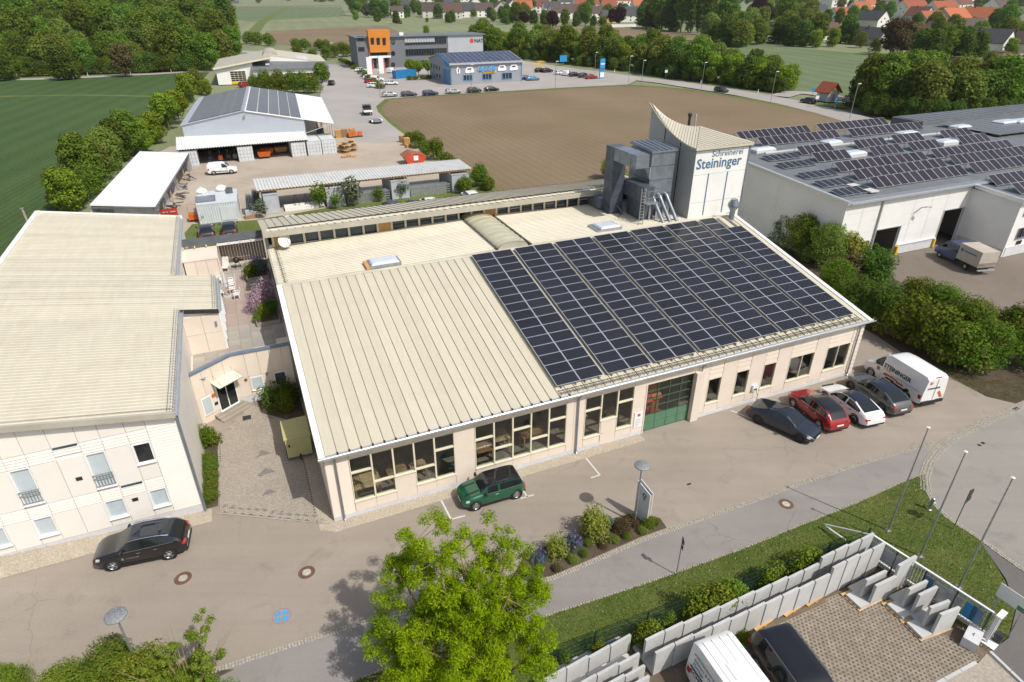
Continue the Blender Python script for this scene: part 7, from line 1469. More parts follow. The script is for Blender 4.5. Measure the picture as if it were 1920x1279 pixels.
for i,(x,y,s_,lab) in enumerate(((-6.0,64.6,.75,'white bulk bag on the grey container roof, left one'),(-3.6,65.0,.8,'white bulk bag on the grey container roof, right one'))):
    b=thing('bulk_bag',lab,'bag',HF(x,y,2.5),AL);mb=MB().lathe([(0,0),(.7,.05),(.85,.35),(.7,.75),(.35,.95),(0,.9)],n=9);mb.v=[(v[0]*s_*(1+r.uniform(-.15,.15)),v[1]*s_*(1+r.uniform(-.15,.15)),v[2]*s_) for v in mb.v];part('bag',mb,'white_paint',b,smooth=True);part('loop',MB().tube([(-.2,0,.6),(0,0,.95),(.2,0,.6)],.04,5),'white_paint',b)
simple('sheet_stack','grey boards lying on the left half of the container roof','boards',(-5.6,61.6),2.56,0,[('sheet','zinc',[(-1.2,1.2,-1.5,1.4,0,.03)]),('sheet','galvanised',[(-1.1,1.0,-1.4,1.2,.035,.06)])])
simple('metal_box','dark grey bundle on the container roof beside the bags','bundle',(-2.6,64.0),2.56,0,[('box','zinc_dark',[(-.4,.4,-.9,.9,0,.35)])])
for i,(x,y,lab) in enumerate(((-.6,61.5,'leaning bundle of grey scaffold frames right of the grey container'),(.3,63.5,'dark bundle of scaffold frames at the left end of the long shed'))):
    t=thing('scaffold_bundle',lab,'scaffold frames',HF(x,y,-.03),AL)
    for k in range(9):part('frame',MB().box(-.45+k*.1,-.41+k*.1,-1.2,1.2,0,2.3+.1*(k % 3)).xf(Matrix.Rotation(.12,4,'Y')),'galvanised' if k % 2 else 'zinc_dark',t)
x,y=LP(363,408,.4);t=thing('orange_trolley','orange mesh trolley on the gravel left of the grey container','trolley',HF(x,y,-.03),AL);part('bin',MB().box(-.55,.55,-.6,.6,.3,1.0),'orange_paint',t)
for sx in (-.5,.5):part('hoop',MB().tube([(sx,.6,.3),(sx,.6,2.0),(-sx if sx < 0 else sx,.6,2.0)],.03,5),'orange_paint',t)
part('top_bar',MB().tube([(-.5,.6,2.0),(.5,.6,2.0)],.03,5),'orange_paint',t)
for sx in (-.45,.45):part('wheel',MB().lathe([(0,-.05),(.15,-.05),(.15,.05),(0,.05)],(sx,0,.15),10,axis='x'),'tyre',t)
x,y=LP(468,400,.6);simple('crate_stack','small pallet stack with grey boxes beside the long shed','crates',(x,y),-.03,0,[('pallet','wood',[(-.6,.6,-.5,.5,0,.5)]),('box','container_grey',[(-.5,.0,-.45,.45,.5,1.0),(.02,.55,-.4,.4,.5,.9)])])
# long corrugated shed over containers
ls=thing('long_corrugated_shed','long corrugated roof on orange beams across four containers','shed roof',HF(0,0,-.02),AL)
corr('roof',ls,.6,30.6,60.5,66.3,3.22,3.34,'corr_grey',.42,.07)
part('beam',MB().box(.6,30.6,60.7,60.85,2.9,3.12).box(.6,30.6,65.9,66.05,3.02,3.22),'orange_board',ls)
for k in range(9):part('rafter',MB().box(.8+k*3.65,.92+k*3.65,60.86,65.89,2.98,3.14),'wood_pale',ls)
for x in (1.0,9.3,10.6,19.0,20.5,27.3,30.0):part('post',MB().box(x-.05,x+.05,60.72,60.84,2.59,2.93).box(x-.05,x+.05,65.9,66.02,0,3.05),'galvanised',ls)
for i,(x,w) in enumerate(((2.25,1.9),(10.6,2.5),(19.7,2.6),(28.7,2.6))):container('grey container carrying the long corrugated roof, %s from the left' % ORD[i],(x,63.2),math.pi/2,6.0,'container_grey',doors=False,W=w,group='containers under the long shed',z=-.02)
for i,(x0,x1,h,m_,lab) in enumerate(((12.1,18.2,1.2,'galvanised','long stack of galvanised profiles between the second and third container'),(21.2,27.2,1.25,'galvanised','long grey profile stack between the third and fourth container'),(3.8,9.0,.35,'white_paint','white profiles lying between the first and second container'))):
    t=thing('profile_stack',lab,'profiles',HF(x0,60.5,-.02),AL)
    for k in range(int(h/.17)+1):
        for j in range(4):part('profile',MB().box(0,(x1-x0)*(.9+.1*((k+j) % 2)),j*.42,j*.42+.38,k*.17,k*.17+.15),m_,t)
t=thing('steel_trestles','dark steel trestles standing between the first two containers','trestles',HF(5.5,62.0,-.02),AL)
for k in range(3):part('trestle',MB().tube([(k*1.4-.5,-1,0),(k*1.4,-1,1.5),(k*1.4+.5,-1,0)],.05,5).tube([(k*1.4-.5,1,0),(k*1.4,1,1.5),(k*1.4+.5,1,0)],.05,5).tube([(k*1.4,-1,1.5),(k*1.4,1,1.5)],.05,5),'steel_dark',t)
# orange skip with rusty lid
x,y=LP(777,302,.5);t=thing('covered_skip','orange red skip with rusty tent-like lid and a white sign in the yard','skip',HF(x,y,-.03),AL)
part('body',MB().hexa([(-1.2,-.85,.1),(1.2,-.85,.1),(1.2,.85,.1),(-1.2,.85,.1),(-1.9,-.95,1.35),(1.9,-.95,1.35),(1.9,.95,1.35),(-1.9,.95,1.35)]).face([(-1.9,-.95,1.35),(1.9,-.95,1.35),(1.3,-.93,1.95),(-1.0,-.93,1.95)]),'skip_orange',t)
part('lid',MB().hexa([(-1.95,-1.0,1.35),(-.55,-1.0,2.05),(-.55,2.2,2.05),(-1.95,2.2,1.35),(-1.95,-1.0,1.42),(-.55,-1.0,2.12),(-.55,2.2,2.12),(-1.95,2.2,1.42)]).hexa([(-.55,-1.0,2.05),(1.95,-1.0,1.35),(1.95,2.2,1.35),(-.55,2.2,2.05),(-.55,-1.0,2.12),(1.95,-1.0,1.42),(1.95,2.2,1.42),(-.55,2.2,2.12)]),'tarp_rust',t)
part('sign',MB().box(-.35,.45,-1.0,-.94,.85,1.6),'frame_white',t);part('sign_band',MB().box(-.3,.4,-1.01,-1.0,.72,.82),'text_blue',t)
# cable drums, pallets and machines in the yard
r=random.Random(14)
def drum(lab,p,rad,w,z,rz,tilt=True):
    t=thing('cable_drum',lab,'cable drum',HF(p[0],p[1],z+rad if tilt else z),AL+rz,'wooden cable drums in the yard')
    for s_ in (-w/2,w/2):part('flange',MB().lathe([(0,s_-.04),(rad,s_-.04),(rad,s_+.04),(0,s_+.04)],n=14,axis='y' if tilt else 'z'),'wood_pale',t)
    part('core',MB().lathe([(rad*.55,-w/2),(rad*.55,w/2)],n=12,axis='y' if tilt else 'z'),'wood',t)
for i,(u,v,lv) in enumerate(((640,282,0),(650,284,0),(664,280,0),(640,270,1),(652,272,1),(664,268,1),(648,262,2),(660,258,2))):drum('wooden cable drum in the stack right of the containers, '+['bottom left','bottom middle','bottom right','middle left','middle centre','middle right','top left','top right'][i],LP(u,v+lv*11,.3),.75,.55,-.03+.35+lv*.72,0,False)
for i,(u,v) in enumerate(((634,250),(646,249),(660,247))):simple('pallet_stack','tall stack of wooden pallets behind the cable drums, %s' % ('left','middle','right')[i],'pallets',LP(u,v,.8),-.03,0,[('pallet','wood' if i == 1 else 'pallet_orange',[(-.6,.6,-.4,.4,k*.16,k*.16+.1) for k in range(10)]),('block','wood',[(-.55+j*.5,-.4+j*.5,-.35,.35,k*.16+.1,k*.16+.16) for k in range(9) for j in range(3)])],'pallet stacks in the yard')
for i,(u,v) in enumerate(((657,254),(665,253),(675,252))):simple('orange_unit','small orange generator behind the cable drums, %s' % ('left','middle','right')[i],'generator',LP(u,v,.4),-.03,0,[('housing','orange_paint',[(-.4,.4,-.4,.4,.25,1.0)]),('base','steel_dark',[(-.45,.45,-.45,.45,0,.25)])],'orange generators in the yard')
for i,(u,v,h) in enumerate(((755,262,8),(762,268,9),(766,272,4))):simple('pallet_stack','pallet stack at the field edge above the orange skip, %s' % ('far','tall middle','near')[i],'pallets',LP(u,v,.4),-.03,.2,[('pallet','pallet_orange',[(-.6,.6,-.4,.4,k*.16,k*.16+.1) for k in range(h)]),('block','wood',[(-.55+j*.5,-.4+j*.5,-.35,.35,k*.16+.1,k*.16+.16) for k in range(h-1) for j in range(3)])],'pallet stacks at the field edge')
t=thing('digger_parts','yellow orange machine parts before the cable drums','machine parts',HF(*LP(655,292,.2),-.03),AL)
for k in range(5):part('arm',MB().box(-.15,.15,-.5,.5,0,.25).xf(Matrix.Translation((k*.5-1,r.uniform(-.3,.3),r.uniform(0,.2))) @ Matrix.Rotation(r.uniform(0,3),4,'Z')),'pallet_orange',t)
t=thing('forklift','dark forklift under the white roof end of the gabled hall','forklift',HF(*LP(600,243,.8),-.03),AL);part('body',MB().box(-.6,.6,-1,.8,.3,1.1).box(-.6,.6,-1,-.5,1.1,1.3),'steel_dark',t);part('cage',MB().tube([(-.5,-.6,1.1),(-.5,-.5,2.2),(-.5,.6,2.2),(-.5,.8,1.1)],.05,5).tube([(.5,-.6,1.1),(.5,-.5,2.2),(.5,.6,2.2),(.5,.8,1.1)],.05,5),'steel_dark',t);part('mast',MB().box(-.4,-.3,.85,.95,.1,2.4).box(.3,.4,.85,.95,.1,2.4),'pallet_orange',t)
for sx in (-.55,.55):
    for sy in (-.7,.6):part('wheel',MB().lathe([(0,-.1),(.3,-.1),(.3,.1),(0,.1)],(sx,sy,.3),12,axis='x'),'tyre',t)
x,y=LP(47,402,2.0);t=thing('wooden_post','short grey wooden post at the edge of the green field','post',HF(x,y,-.2),AL);part('shaft',MB().tube([(0,0,0),(-.1,0,3.0)],.14,8),'wood_grey',t);part('cap',MB().box(-.3,.1,-.15,.15,2.9,3.0),'galvanised',t)
# ================================================================ BUSINESS PARK
def gable(name,label,cat,x0,x1,y0,y1,he,hr,wall,roof,ridge='x',z=-.06,ov=.5,rz=0):
    t=thing(name,label,cat,HF(x0,y0,z),AL+rz);W,D=x1-x0,y1-y0
    if ridge == 'x':part('wall',MB().extr([(0,0),(D,0),(D,he),(D/2,hr),(0,he)],0,W,'x'),wall,t);k=(hr-he)/(D/2);S=((-ov,he-ov*k,D/2,hr),(D+ov,he-ov*k,D/2,hr))
    else:part('wall',MB().extr([(0,0),(W,0),(W,he),(W/2,hr),(0,he)],0,D,'y'),wall,t);k=(hr-he)/(W/2);S=((-ov,he-ov*k,W/2,hr),(W+ov,he-ov*k,W/2,hr))
    for a,za,b,zb in S:
        if ridge == 'x':q=[(-ov,a,za),(W+ov,a,za),(W+ov,b,zb),(-ov,b,zb)]
        else:q=[(a,-ov,za),(a,D+ov,za),(b,D+ov,zb),(b,-ov,zb)]
        if (a > b) == (ridge == 'x'):q=q[::-1]
        part('roof',MB().hexa([(x,y,z_+.01) for x,y,z_ in q]+[(x,y,z_+.2) for x,y,z_ in q]),roof,t)
    return t,W,D
gl,W,D=gable('car_shop','grey car shop with blue solar roof and large blue and yellow lettering','shop',66.6,91.0,176.7,199.5,6.1,8.3,'shop_grey','gutter_metal')
sl_=math.atan((8.3-6.1)/(D/2))
pb=MB().box(-.8,.8,-.5,.5,-.03,0).face([(-.77,-.47,.002),(.77,-.47,.002),(.77,.47,.002),(-.77,.47,.002)],1).mesh('solar_panel',['pv_frame','pv_blue'])
for i in range(15):
    for j in range(10):o=part('solar_panel',pb,None,gl,(.2+i*1.68,.15+(j+.5)*1.13*math.cos(sl_),6.1+.15*math.tan(sl_)+(j+.5)*1.13*math.sin(sl_)+.3),(sl_,0,0))
def onf(u,v,yp,x0):x,z=WP(u,v,yp);return x-x0,z
YP=176.7
for (u0,u1,v0,v1) in ((868,886,142,153),(904,922,140,151),(941,960,138,150)):
    xa,zb=onf(u0,v0,YP,66.6);xb,za=onf(u1,v1,YP,66.6);window(xa,xb,za+.4,zb+.3,gl,y=-.1,frame='shop_blue',glass='pane_dark',fw=.18,depth=.08,mull=[xa+(xb-xa)*.36,xa+(xb-xa)*.64],sill=False)
xa,za=onf(896,133,YP,66.6);t_=text('GILLIG',2.5,'logo_blue',gl,(xa,-.25,za),(math.pi/2,0,0),depth=.06,bold=.09);k=(onf(928,130,YP,66.6)[0]-xa)/max(v.co.x for v in t_.data.vertices);t_.scale=(k,k,1)
t_=text('GILLIG',2.5,'frame_white',gl,(xa-.05,-.17,za-.06),(math.pi/2,0,0),depth=.02,bold=.2);t_.scale=(k,k,1)
xa,za=onf(906,137,YP,66.6);part('sign_band',MB().box(xa,xa+4.3,-.2,-.12,za,za+.9),'logo_orange',gl);t_=text('Fahrzeuge',.9,'black_print',gl,(xa+.2,-.215,za+.15),(math.pi/2,0,0),depth=.01)
for (u,v,s_,nm) in ((859,132,1,'motif'),(880,131,2,'motif'),(941,127,2,'motif'),(963,126,2,'motif')):
    xa,za=onf(u,v,YP,66.6);mb=MB()
    if s_ == 2:mb.extr([(xa-1.5,za-.7),(xa-1.4,za+.1),(xa-.8,za+.9),(xa+.9,za+.9),(xa+1.4,za+.2),(xa+1.6,za-.5),(xa+1.2,za-.8),(xa-1.1,za-.9)],-.2,-.1)
    else:mb.extr([(xa-.5,za-1.2),(xa-.7,za+.2),(xa-.2,za+1.4),(xa+.2,za+.6),(xa+.7,za+.1),(xa+.4,za-1.3),(xa+.1,za-.5)],-.2,-.1)
    part('wall_motif',mb,'frame_white',gl)
    part('motif_detail',MB().box(xa-.7,xa+.6,-.22,-.201,za+.1,za+.5) if s_ == 2 else MB().box(xa-.15,xa+.15,-.22,-.201,za-.4,za+.5),'black_print',gl)
for y0 in (1.5,5.2):part('shop_gate',MB().box(-.12,-.01,y0,y0+3.0,0,4.2),'shop_blue',gl)
for y0 in (11,14,17,20):part('window',MB().box(-.1,-.01,y0,y0+1.0,3.3,4.6),'pane_blue',gl);part('window',MB().box(-.1,-.01,y0,y0+1.0,.9,2.0),'pane_blue',gl)
part('gable_logo',MB().box(-.15,-.01,2.4,6.2,5.2,6.3),'logo_blue',gl);part('corner_post',MB().box(-.1,.2,-.14,.1,0,6.1).box(24.2,24.5,-.12,.1,0,6.1),'shop_blue',gl);part('verge_trim',MB().hexa([(-.6,-.55,5.9),(-.45,-.55,5.9),(-.45,D/2,8.2),(-.6,D/2,8.2),(-.6,-.55,6.3),(-.45,-.55,6.3),(-.45,D/2,8.6),(-.6,D/2,8.6)]),'logo_blue',gl);part('eaves_gutter',MB().box(-.5,24.9,-.7,-.52,5.85,6.0),'gutter_metal',gl)
# grey office with the orange entrance block
NY_=236.0
def fx(u,v):return WP(u,v,NY_)
xl,zt_=fx(666,63);xr,zt2=fx(905,69);xm,_=fx(839,70);hN=(zt_+zt2)/2
no=thing('grey_office','dark grey office building with an orange entrance block and ribbon windows','office building',HF(xl,NY_,-.06),AL);Wn=xr-xl
part('wall',MB().box(0,xm-xl,0,14,0,hN-.3),'office_grey',no);part('wall',MB().box(xm-xl,Wn,-.2,14,0,hN-.3),'office_grey_light',no)  # right part faces the sun more; that extra brightness is put into its lighter grey
part('roof',MB().box(-.6,Wn+1.0,-.8,14.5,hN-.3,hN),'office_grey',no)
def nbox(u0,v0,u1,v1,y0,y1):a,z1=fx(u0,v0);b,z0=fx(u1,v1);return MB().box(a-xl,b-xl,y0,y1,z0,z1)
mb=MB();a,z1=fx(687,59);b,z0=fx(731,97);mb.hexa([(a-xl+.6,-.6,z0),(b-xl,-.6,z0),(b-xl,.5,z0),(a-xl+.6,.5,z0),(a-xl,-2.2,z1+.6),(b-xl,-2.2,z1+.6),(b-xl,.5,z1+.6),(a-xl,.5,z1+.6)]);ob_=part('entrance_block',mb,'office_orange',no)
for u in (697,708,719):
    xw,zw=fx(u,86);part('window',MB().hexa([(xw-xl-.5,-1.0,zw),(xw-xl+.7,-1.0,zw),(xw-xl+.7,-.8,zw),(xw-xl-.5,-.8,zw),(xw-xl-.5,-1.95,zw+2.9),(xw-xl+.7,-1.95,zw+2.9),(xw-xl+.7,-1.7,zw+2.9),(xw-xl-.5,-1.7,zw+2.9)]),'pane_dark',ob_)
part('entrance_glass',nbox(694,98,728,127,-.1,-.02),'pane_dark',no);part('entrance_canopy',nbox(690,105,731,107,-1.6,-.1),'frame_white',no)
for u in (693,729):part('red_post',nbox(u-1,96,u+1,128,-.6,-.2),'logo_red',no)
for k in range(4):part('door_mullion',nbox(699+k*7,108,700.4+k*7,127,-.2,-.11),'frame_white',no)
for (u0,v0,u1,v1,n_) in ((758,71,837,82,16),(760,92,838,102,16),(762,114,838,123,14),(669,68,683,77,4),(671,88,684,96,4)):
    a,z1=fx(u0,v0);b,z0=fx(u1,v1);window(a-xl,b-xl,z0,z1,no,y=-.1,frame='zinc_dark',glass='pane_dark',fw=.1,depth=.06,mull=[a-xl+(b-a)*k/n_ for k in range(1,n_)],sill=False)
a,z1=fx(758,71);b,z0=fx(815,78)
for k in range(11):part('blind',MB().box(a-xl+(b-a)*k/11+.06,a-xl+(b-a)*(k+1)/11-.06,-.16,-.12,z0,z1-.1),'office_grey_light',no)
for v in (79,100,121):xw,zw=fx(737,v);part('round_window',MB().lathe([(0,-.06),(.72,-.06),(.85,-.08),(.85,0)],(xw-xl,-.02,zw),18,axis='y'),'pane_dark',no)
xw,zw=fx(884,76);part('logo',MB().lathe([(0,-.04),(.85,-.04),(.85,0)],(xw-xl,-.25,zw),14,axis='y'),'logo_red',no);t_=text('NAT',1.9,'black_print',no,(xw-xl+1.1,-.26,zw-.7),(math.pi/2,0,0),depth=.02,bold=.04)
x,y=fx(756,60);part('roof_unit',MB().box(x-xl-.8,x-xl+.8,3,5,hN,hN+1.0),'frame_white',no)
for u,v,lab in ((690,152,'tall white banner flag before the grey office, left one'),(712,150,'tall white banner flag before the grey office, right one')):
    p=G(u,v-4);h=7.0;t=thing('banner_flag',lab,'flag',(p.x,p.y,-.06),AL);part('pole',MB().tube([(0,0,0),(0,0,h)],.06,6),'pole_metal',t);part('cloth',MB().box(.05,2.0,-.02,.02,1.4,h-.2),'white_paint',t);part('stripe',MB().box(1.75,1.98,-.03,-.021,1.4,h-.8),'logo_red',t)
a,b=LP(742,148),LP(779,145);container('bright blue container at the grey office forecourt',((a[0]+b[0])/2,(a[1]+b[1])/2+1.2),math.atan2(b[1]-a[1],b[0]-a[0]),8.0,'container_blue',doors=False,z=-.06)
for i,(u,v) in enumerate(((1080,125),(1090,126))):pass
for u,v,c,lab in ((1006,131,'yellow_paint','yellow wire cage at the car shop car park, left one'),(1014,127,'yellow_paint','yellow wire cage at the car shop car park, right one')):
    p=inv(G(u,v));t=thing('wire_cage',lab,'cage',HF(p[0],p[1],-.06),AL)
    for sx in (-1.4,-.7,0,.7,1.4):part('bar',MB().box(sx-.06,sx+.06,-1,-.9,0,2.2),c,t)
    part('rail',MB().box(-1.45,1.45,-1.0,-.88,2.2,2.35).box(-1.45,1.45,-1,-.9,.1,.25).box(-1.45,1.45,.9,1.0,2.2,2.35),c,t)
# yellow gated hall
yl=thing('yellow_gate_hall','white hall with a yellow sectional gate and curved roof light','hall',HF(-1.0,206.5,-.06),AL-R_(4))
YW,YD2=34,34
part('wall',MB().extr([(0,0),(11,0),(11,6.4),(0,4.6)],0,YD2,'y').box(11,YW,-3.2,YD2,0,4.2),'white_wall',yl)
part('roof',MB().hexa([(-.6,-.8,4.6),(17,-.8,7.4),(17,YD2,7.4),(-.6,YD2,4.6),(-.6,-.8,4.9),(17,-.8,7.7),(17,YD2,7.7),(-.6,YD2,4.9)]),'cream_roof_grey',yl);part('roof',MB().hexa([(17,6,7.4),(YW+.6,6,4.8),(YW+.6,YD2,4.8),(17,YD2,7.4),(17,6,7.7),(YW+.6,6,5.1),(YW+.6,YD2,5.1),(17,YD2,7.7)]),'cream_roof',yl)
part('lean_to_roof',MB().hexa([(10.5,-3.8,4.2),(YW+.4,-3.8,4.2),(YW+.4,6,5.2),(10.5,6,6.0),(10.5,-3.8,4.4),(YW+.4,-3.8,4.4),(YW+.4,6,5.4),(10.5,6,6.2)]),'grey_roofing',yl);part('verge_trim',MB().hexa([(-.7,-.95,4.5),(17,-.95,7.3),(17,-.8,7.3),(-.7,-.8,4.5),(-.7,-.95,5.0),(17,-.95,7.8),(17,-.8,7.8),(-.7,-.8,5.0)]),'frame_cream',yl)
part('gable_infill',MB().face([(10.5,5.9,5.6),(17,5.9,5.4),(YW,5.9,4.9),(17,5.9,7.4)]),'white_wall',yl)
gt=part('sectional_gate',MB().box(4.0,8.6,-.1,-.01,0,4.0),'frame_cream',yl);part('gate_panel',MB().box(4.05,8.55,-.14,-.101,.05,.85),'yellow_paint',gt)
for i in range(4):
    for j in range(5):part('pane',MB().box(4.1+i*1.12,5.12+i*1.12,-.13,-.101,.95+j*.6,1.42+j*.6),'pane_dark',gt)
part('side_door',MB().box(14,16,-3.3,-3.2,0,2.3),'pane_dark',yl);part('door_lintel',MB().box(13.9,16.1,-3.32,-3.2,2.3,2.6),'yellow_paint',yl)
part('window_band',MB().box(23,32.5,-3.28,-3.2,2.0,3.0),'pane_dark',yl);part('yellow_sill',MB().box(23,32.5,-3.3,-3.2,1.7,1.98),'yellow_paint',yl)
for k in range(9):part('mullion',MB().box(24+k,24.12+k,-3.32,-3.281,2.0,3.0),'yellow_paint',yl)
part('curved_rooflight',MB().extr([(14.6,7.1)]+[(17-2.4*math.cos(math.pi*k/10),7.3+1.5*math.sin(math.pi*k/10)) for k in range(11)]+[(19.4,7.1)],8,24,'y'),'cream_roof_grey',yl);part('roof_lights',MB().box(25,28.5,9,16,6.0,6.6),'container_white',yl);part('roof_hatch',MB().box(15,16.2,0,1.6,5.3,5.9),'container_white',yl)
# transformer hut with tiled roof
a,b=LP(1553,191),LP(1571,190);ht,W,D=gable('brick_roof_hut','small white transformer hut with a red tiled roof at the road junction','hut',147.9,151.6,103.2,107.2,2.7,4.6,'render_0','tiles_0','y',ov=.6)
part('door',MB().box(-.06,-.01,.6,3.2,0,2.4),'office_grey_light',ht);part('front_window',MB().box(1.4,2.3,-.06,-.01,.3,1.9),'office_grey_light',ht);part('gable_boards',MB().extr([(.1,2.7),(3.6,2.7),(1.85,4.4)],-.05,-.01),'wood',ht)
# ================================================================ VILLAGE
HM={}
def house(label,u,v,wpx,roof,wall,turn,ridge_h=1.0,pv=False,group=None):
    p=G(u,v);dist=(p-Vector((0,0,CAM_H))).length;W=max(7.5,wpx*dist/FOC);D=min(W*.8,11*ridge_h*max(1,dist/480));he=4.1*ridge_h*max(1,dist/480);hr=he+D*.44
    t=thing('village_house',label,'house',(p.x,p.y,-.3),turn,group)
    part('wall',MB().extr([(-D/2,0),(D/2,0),(D/2,he),(0,hr),(-D/2,he)],-W/2,W/2,'x'),'render_%d' % wall,t)
    for s_ in (-1,1):
        q=[(-W/2-.5,s_*(D/2+.6),he-.43),(W/2+.5,s_*(D/2+.6),he-.43),(W/2+.5,0,hr),(-W/2-.5,0,hr)];q=q if s_ < 0 else q[::-1]
        rf=part('roof',MB().hexa([(x,y,z+.02) for x,y,z in q]+[(x,y,z+.22) for x,y,z in q]),'tiles_%d' % roof,t)
        if pv and s_ < 0:part('solar_panels',MB().hexa([(x*.7,y*.8-.4,z+.3) for x,y,z in [(a,b*.9,hr-(hr-he)*abs(b)/(D/2)) for a,b in ((-W/2,-D/2*.8),(W/2,-D/2*.8),(W/2,-D/2*.15),(-W/2,-D/2*.15))]]+[(x*.7,y*.8-.4,z+.36) for x,y,z in [(a,b*.9,hr-(hr-he)*abs(b)/(D/2)) for a,b in ((-W/2,-D/2*.8),(W/2,-D/2*.8),(W/2,-D/2*.15),(-W/2,-D/2*.15))]]),'pv_plain',rf)
    if 'w' not in HM:HM['w']=MB().box(-.6,.6,-.06,.02,0,1.3).mesh('window','pane_dark')
    for x in (-W*.3,0,W*.3):
        for z in (.17,.62):part('window',HM['w'],None,t,(x,-D/2-.02,z*he)).scale=(he/5.6,)*3
    for s_ in (-1,1):
        for y in (-D*.22,D*.22):part('window',HM['w'],None,t,(s_*(W/2+.02),y,.65*he),s_*math.pi/2)
        part('window',HM['w'],None,t,(s_*(W/2+.02),0,he+.4),s_*math.pi/2)
    part('chimney',MB().box(W*.15,W*.15+.7,.4,1.1,hr-.9,hr+.9),'tiles_2',t)
RN=['orange tiled','bright orange tiled','red brown','dark brown','grey','chestnut brown'];WN=['white','beige','cream','yellow','grey','reddish']
L_V=[(745,33,20,3,0,0),(747,22,32,4,0,0),(775,25,24,4,0,0),(792,16,20,4,0,1),(812,32,36,3,1,0),(806,20,24,5,0,1),(835,19,26,4,0,0),(848,34,32,5,1,0),(866,32,42,4,0,0),(890,19,26,4,0,1),(907,31,30,3,0,0),(938,30,34,3,4,1),(958,23,24,3,0,1),(980,27,30,1,0,0),(975,13,24,3,0,0),(1007,24,38,2,0,0),(1032,27,26,4,0,0),(1050,35,38,3,0,0),(1080,34,30,5,0,0),(1097,20,40,0,0,0),(1065,16,34,4,0,0),(1117,36,28,3,0,0),(1140,42,24,4,3,0),(1178,40,46,4,0,0),(1160,14,34,1,0,0),(1122,12,26,2,0,0),(1025,12,26,5,0,0),(1140,24,24,0,1,0),(1196,22,22,1,0,0),(920,10,26,3,0,0),(865,9,26,4,0,0),(1045,8,24,2,1,0),(1090,8,24,4,0,0)]
R_V=[(1560,13,34,5,0,0),(1574,13,18,3,0,1),(1622,22,26,1,0,0),(1657,20,32,4,0,0),(1607,34,34,1,0,0),(1630,50,44,4,0,1),(1705,32,50,0,0,0),(1720,42,30,2,4,1),(1760,34,50,0,0,0),(1737,52,50,1,1,0),(1780,47,56,1,4,0),(1830,46,42,1,0,1),(1720,78,44,2,4,1),(1757,72,34,3,0,1),(1812,66,64,3,1,0),(1842,96,60,4,0,1),(1632,84,46,4,4,1),(1547,72,44,5,1,0),(1572,42,30,0,0,0),(1870,88,30,4,0,0),(1912,95,66,3,1,1),(1866,30,46,3,0,0),(1914,46,44,4,0,0),(1790,22,36,2,0,0),(1530,36,30,4,4,0),(1800,14,30,5,0,0),(1660,8,26,0,0,0),(1480,16,26,5,0,0)]
seen={}
for side,LV in (('left half of the village',L_V),('right part of the village',R_V)):
    LV=sorted(LV)
    for i,(u,v,w,rf,wl_,tr) in enumerate(LV):
        pv=(rf == 4 and i % 3 == 0) or (u,v) == (1720,78)
        house('%s house, %s roof%s, %s, %s along' % (WN[wl_],RN[rf],' with solar panels' if pv else '',side,ORD[i]),u,v,w,rf,wl_,(R_(12) if u < 1300 else R_(28))+(math.pi/2 if tr else 0)+rnd.uniform(-.12,.12),1.0 if (u,v) != (1842,96) else 1.15,pv,'houses of the village')
simple('garden_shed','low flat red roofed shed at the right picture edge','shed',LP(1885,108,0),-.3,0,[('wall','render_1',[(-7,7,-3,3,0,2.6)]),('roof','tiles_2',[(-7.5,7.5,-3.6,3.6,2.6,2.9)])]);simple('garden_shed','dark wooden garden shed behind the thicket','shed',LP(1800,118,0),-.3,0,[('wall','wood',[(-3,3,-2,2,0,2.3)]),('roof','tiles_3',[(-3.4,3.4,-2.4,2.4,2.3,2.6)])]);simple('garden_wall','long pale garden wall below the dark roofed white house','wall',LP(1162,50,0),-.3,R_(0),[('wall','render_0',[(-16,16,-.3,.3,0,2.2)]),('coping','render_4',[(-16,16,-.4,.4,2.2,2.4)])])
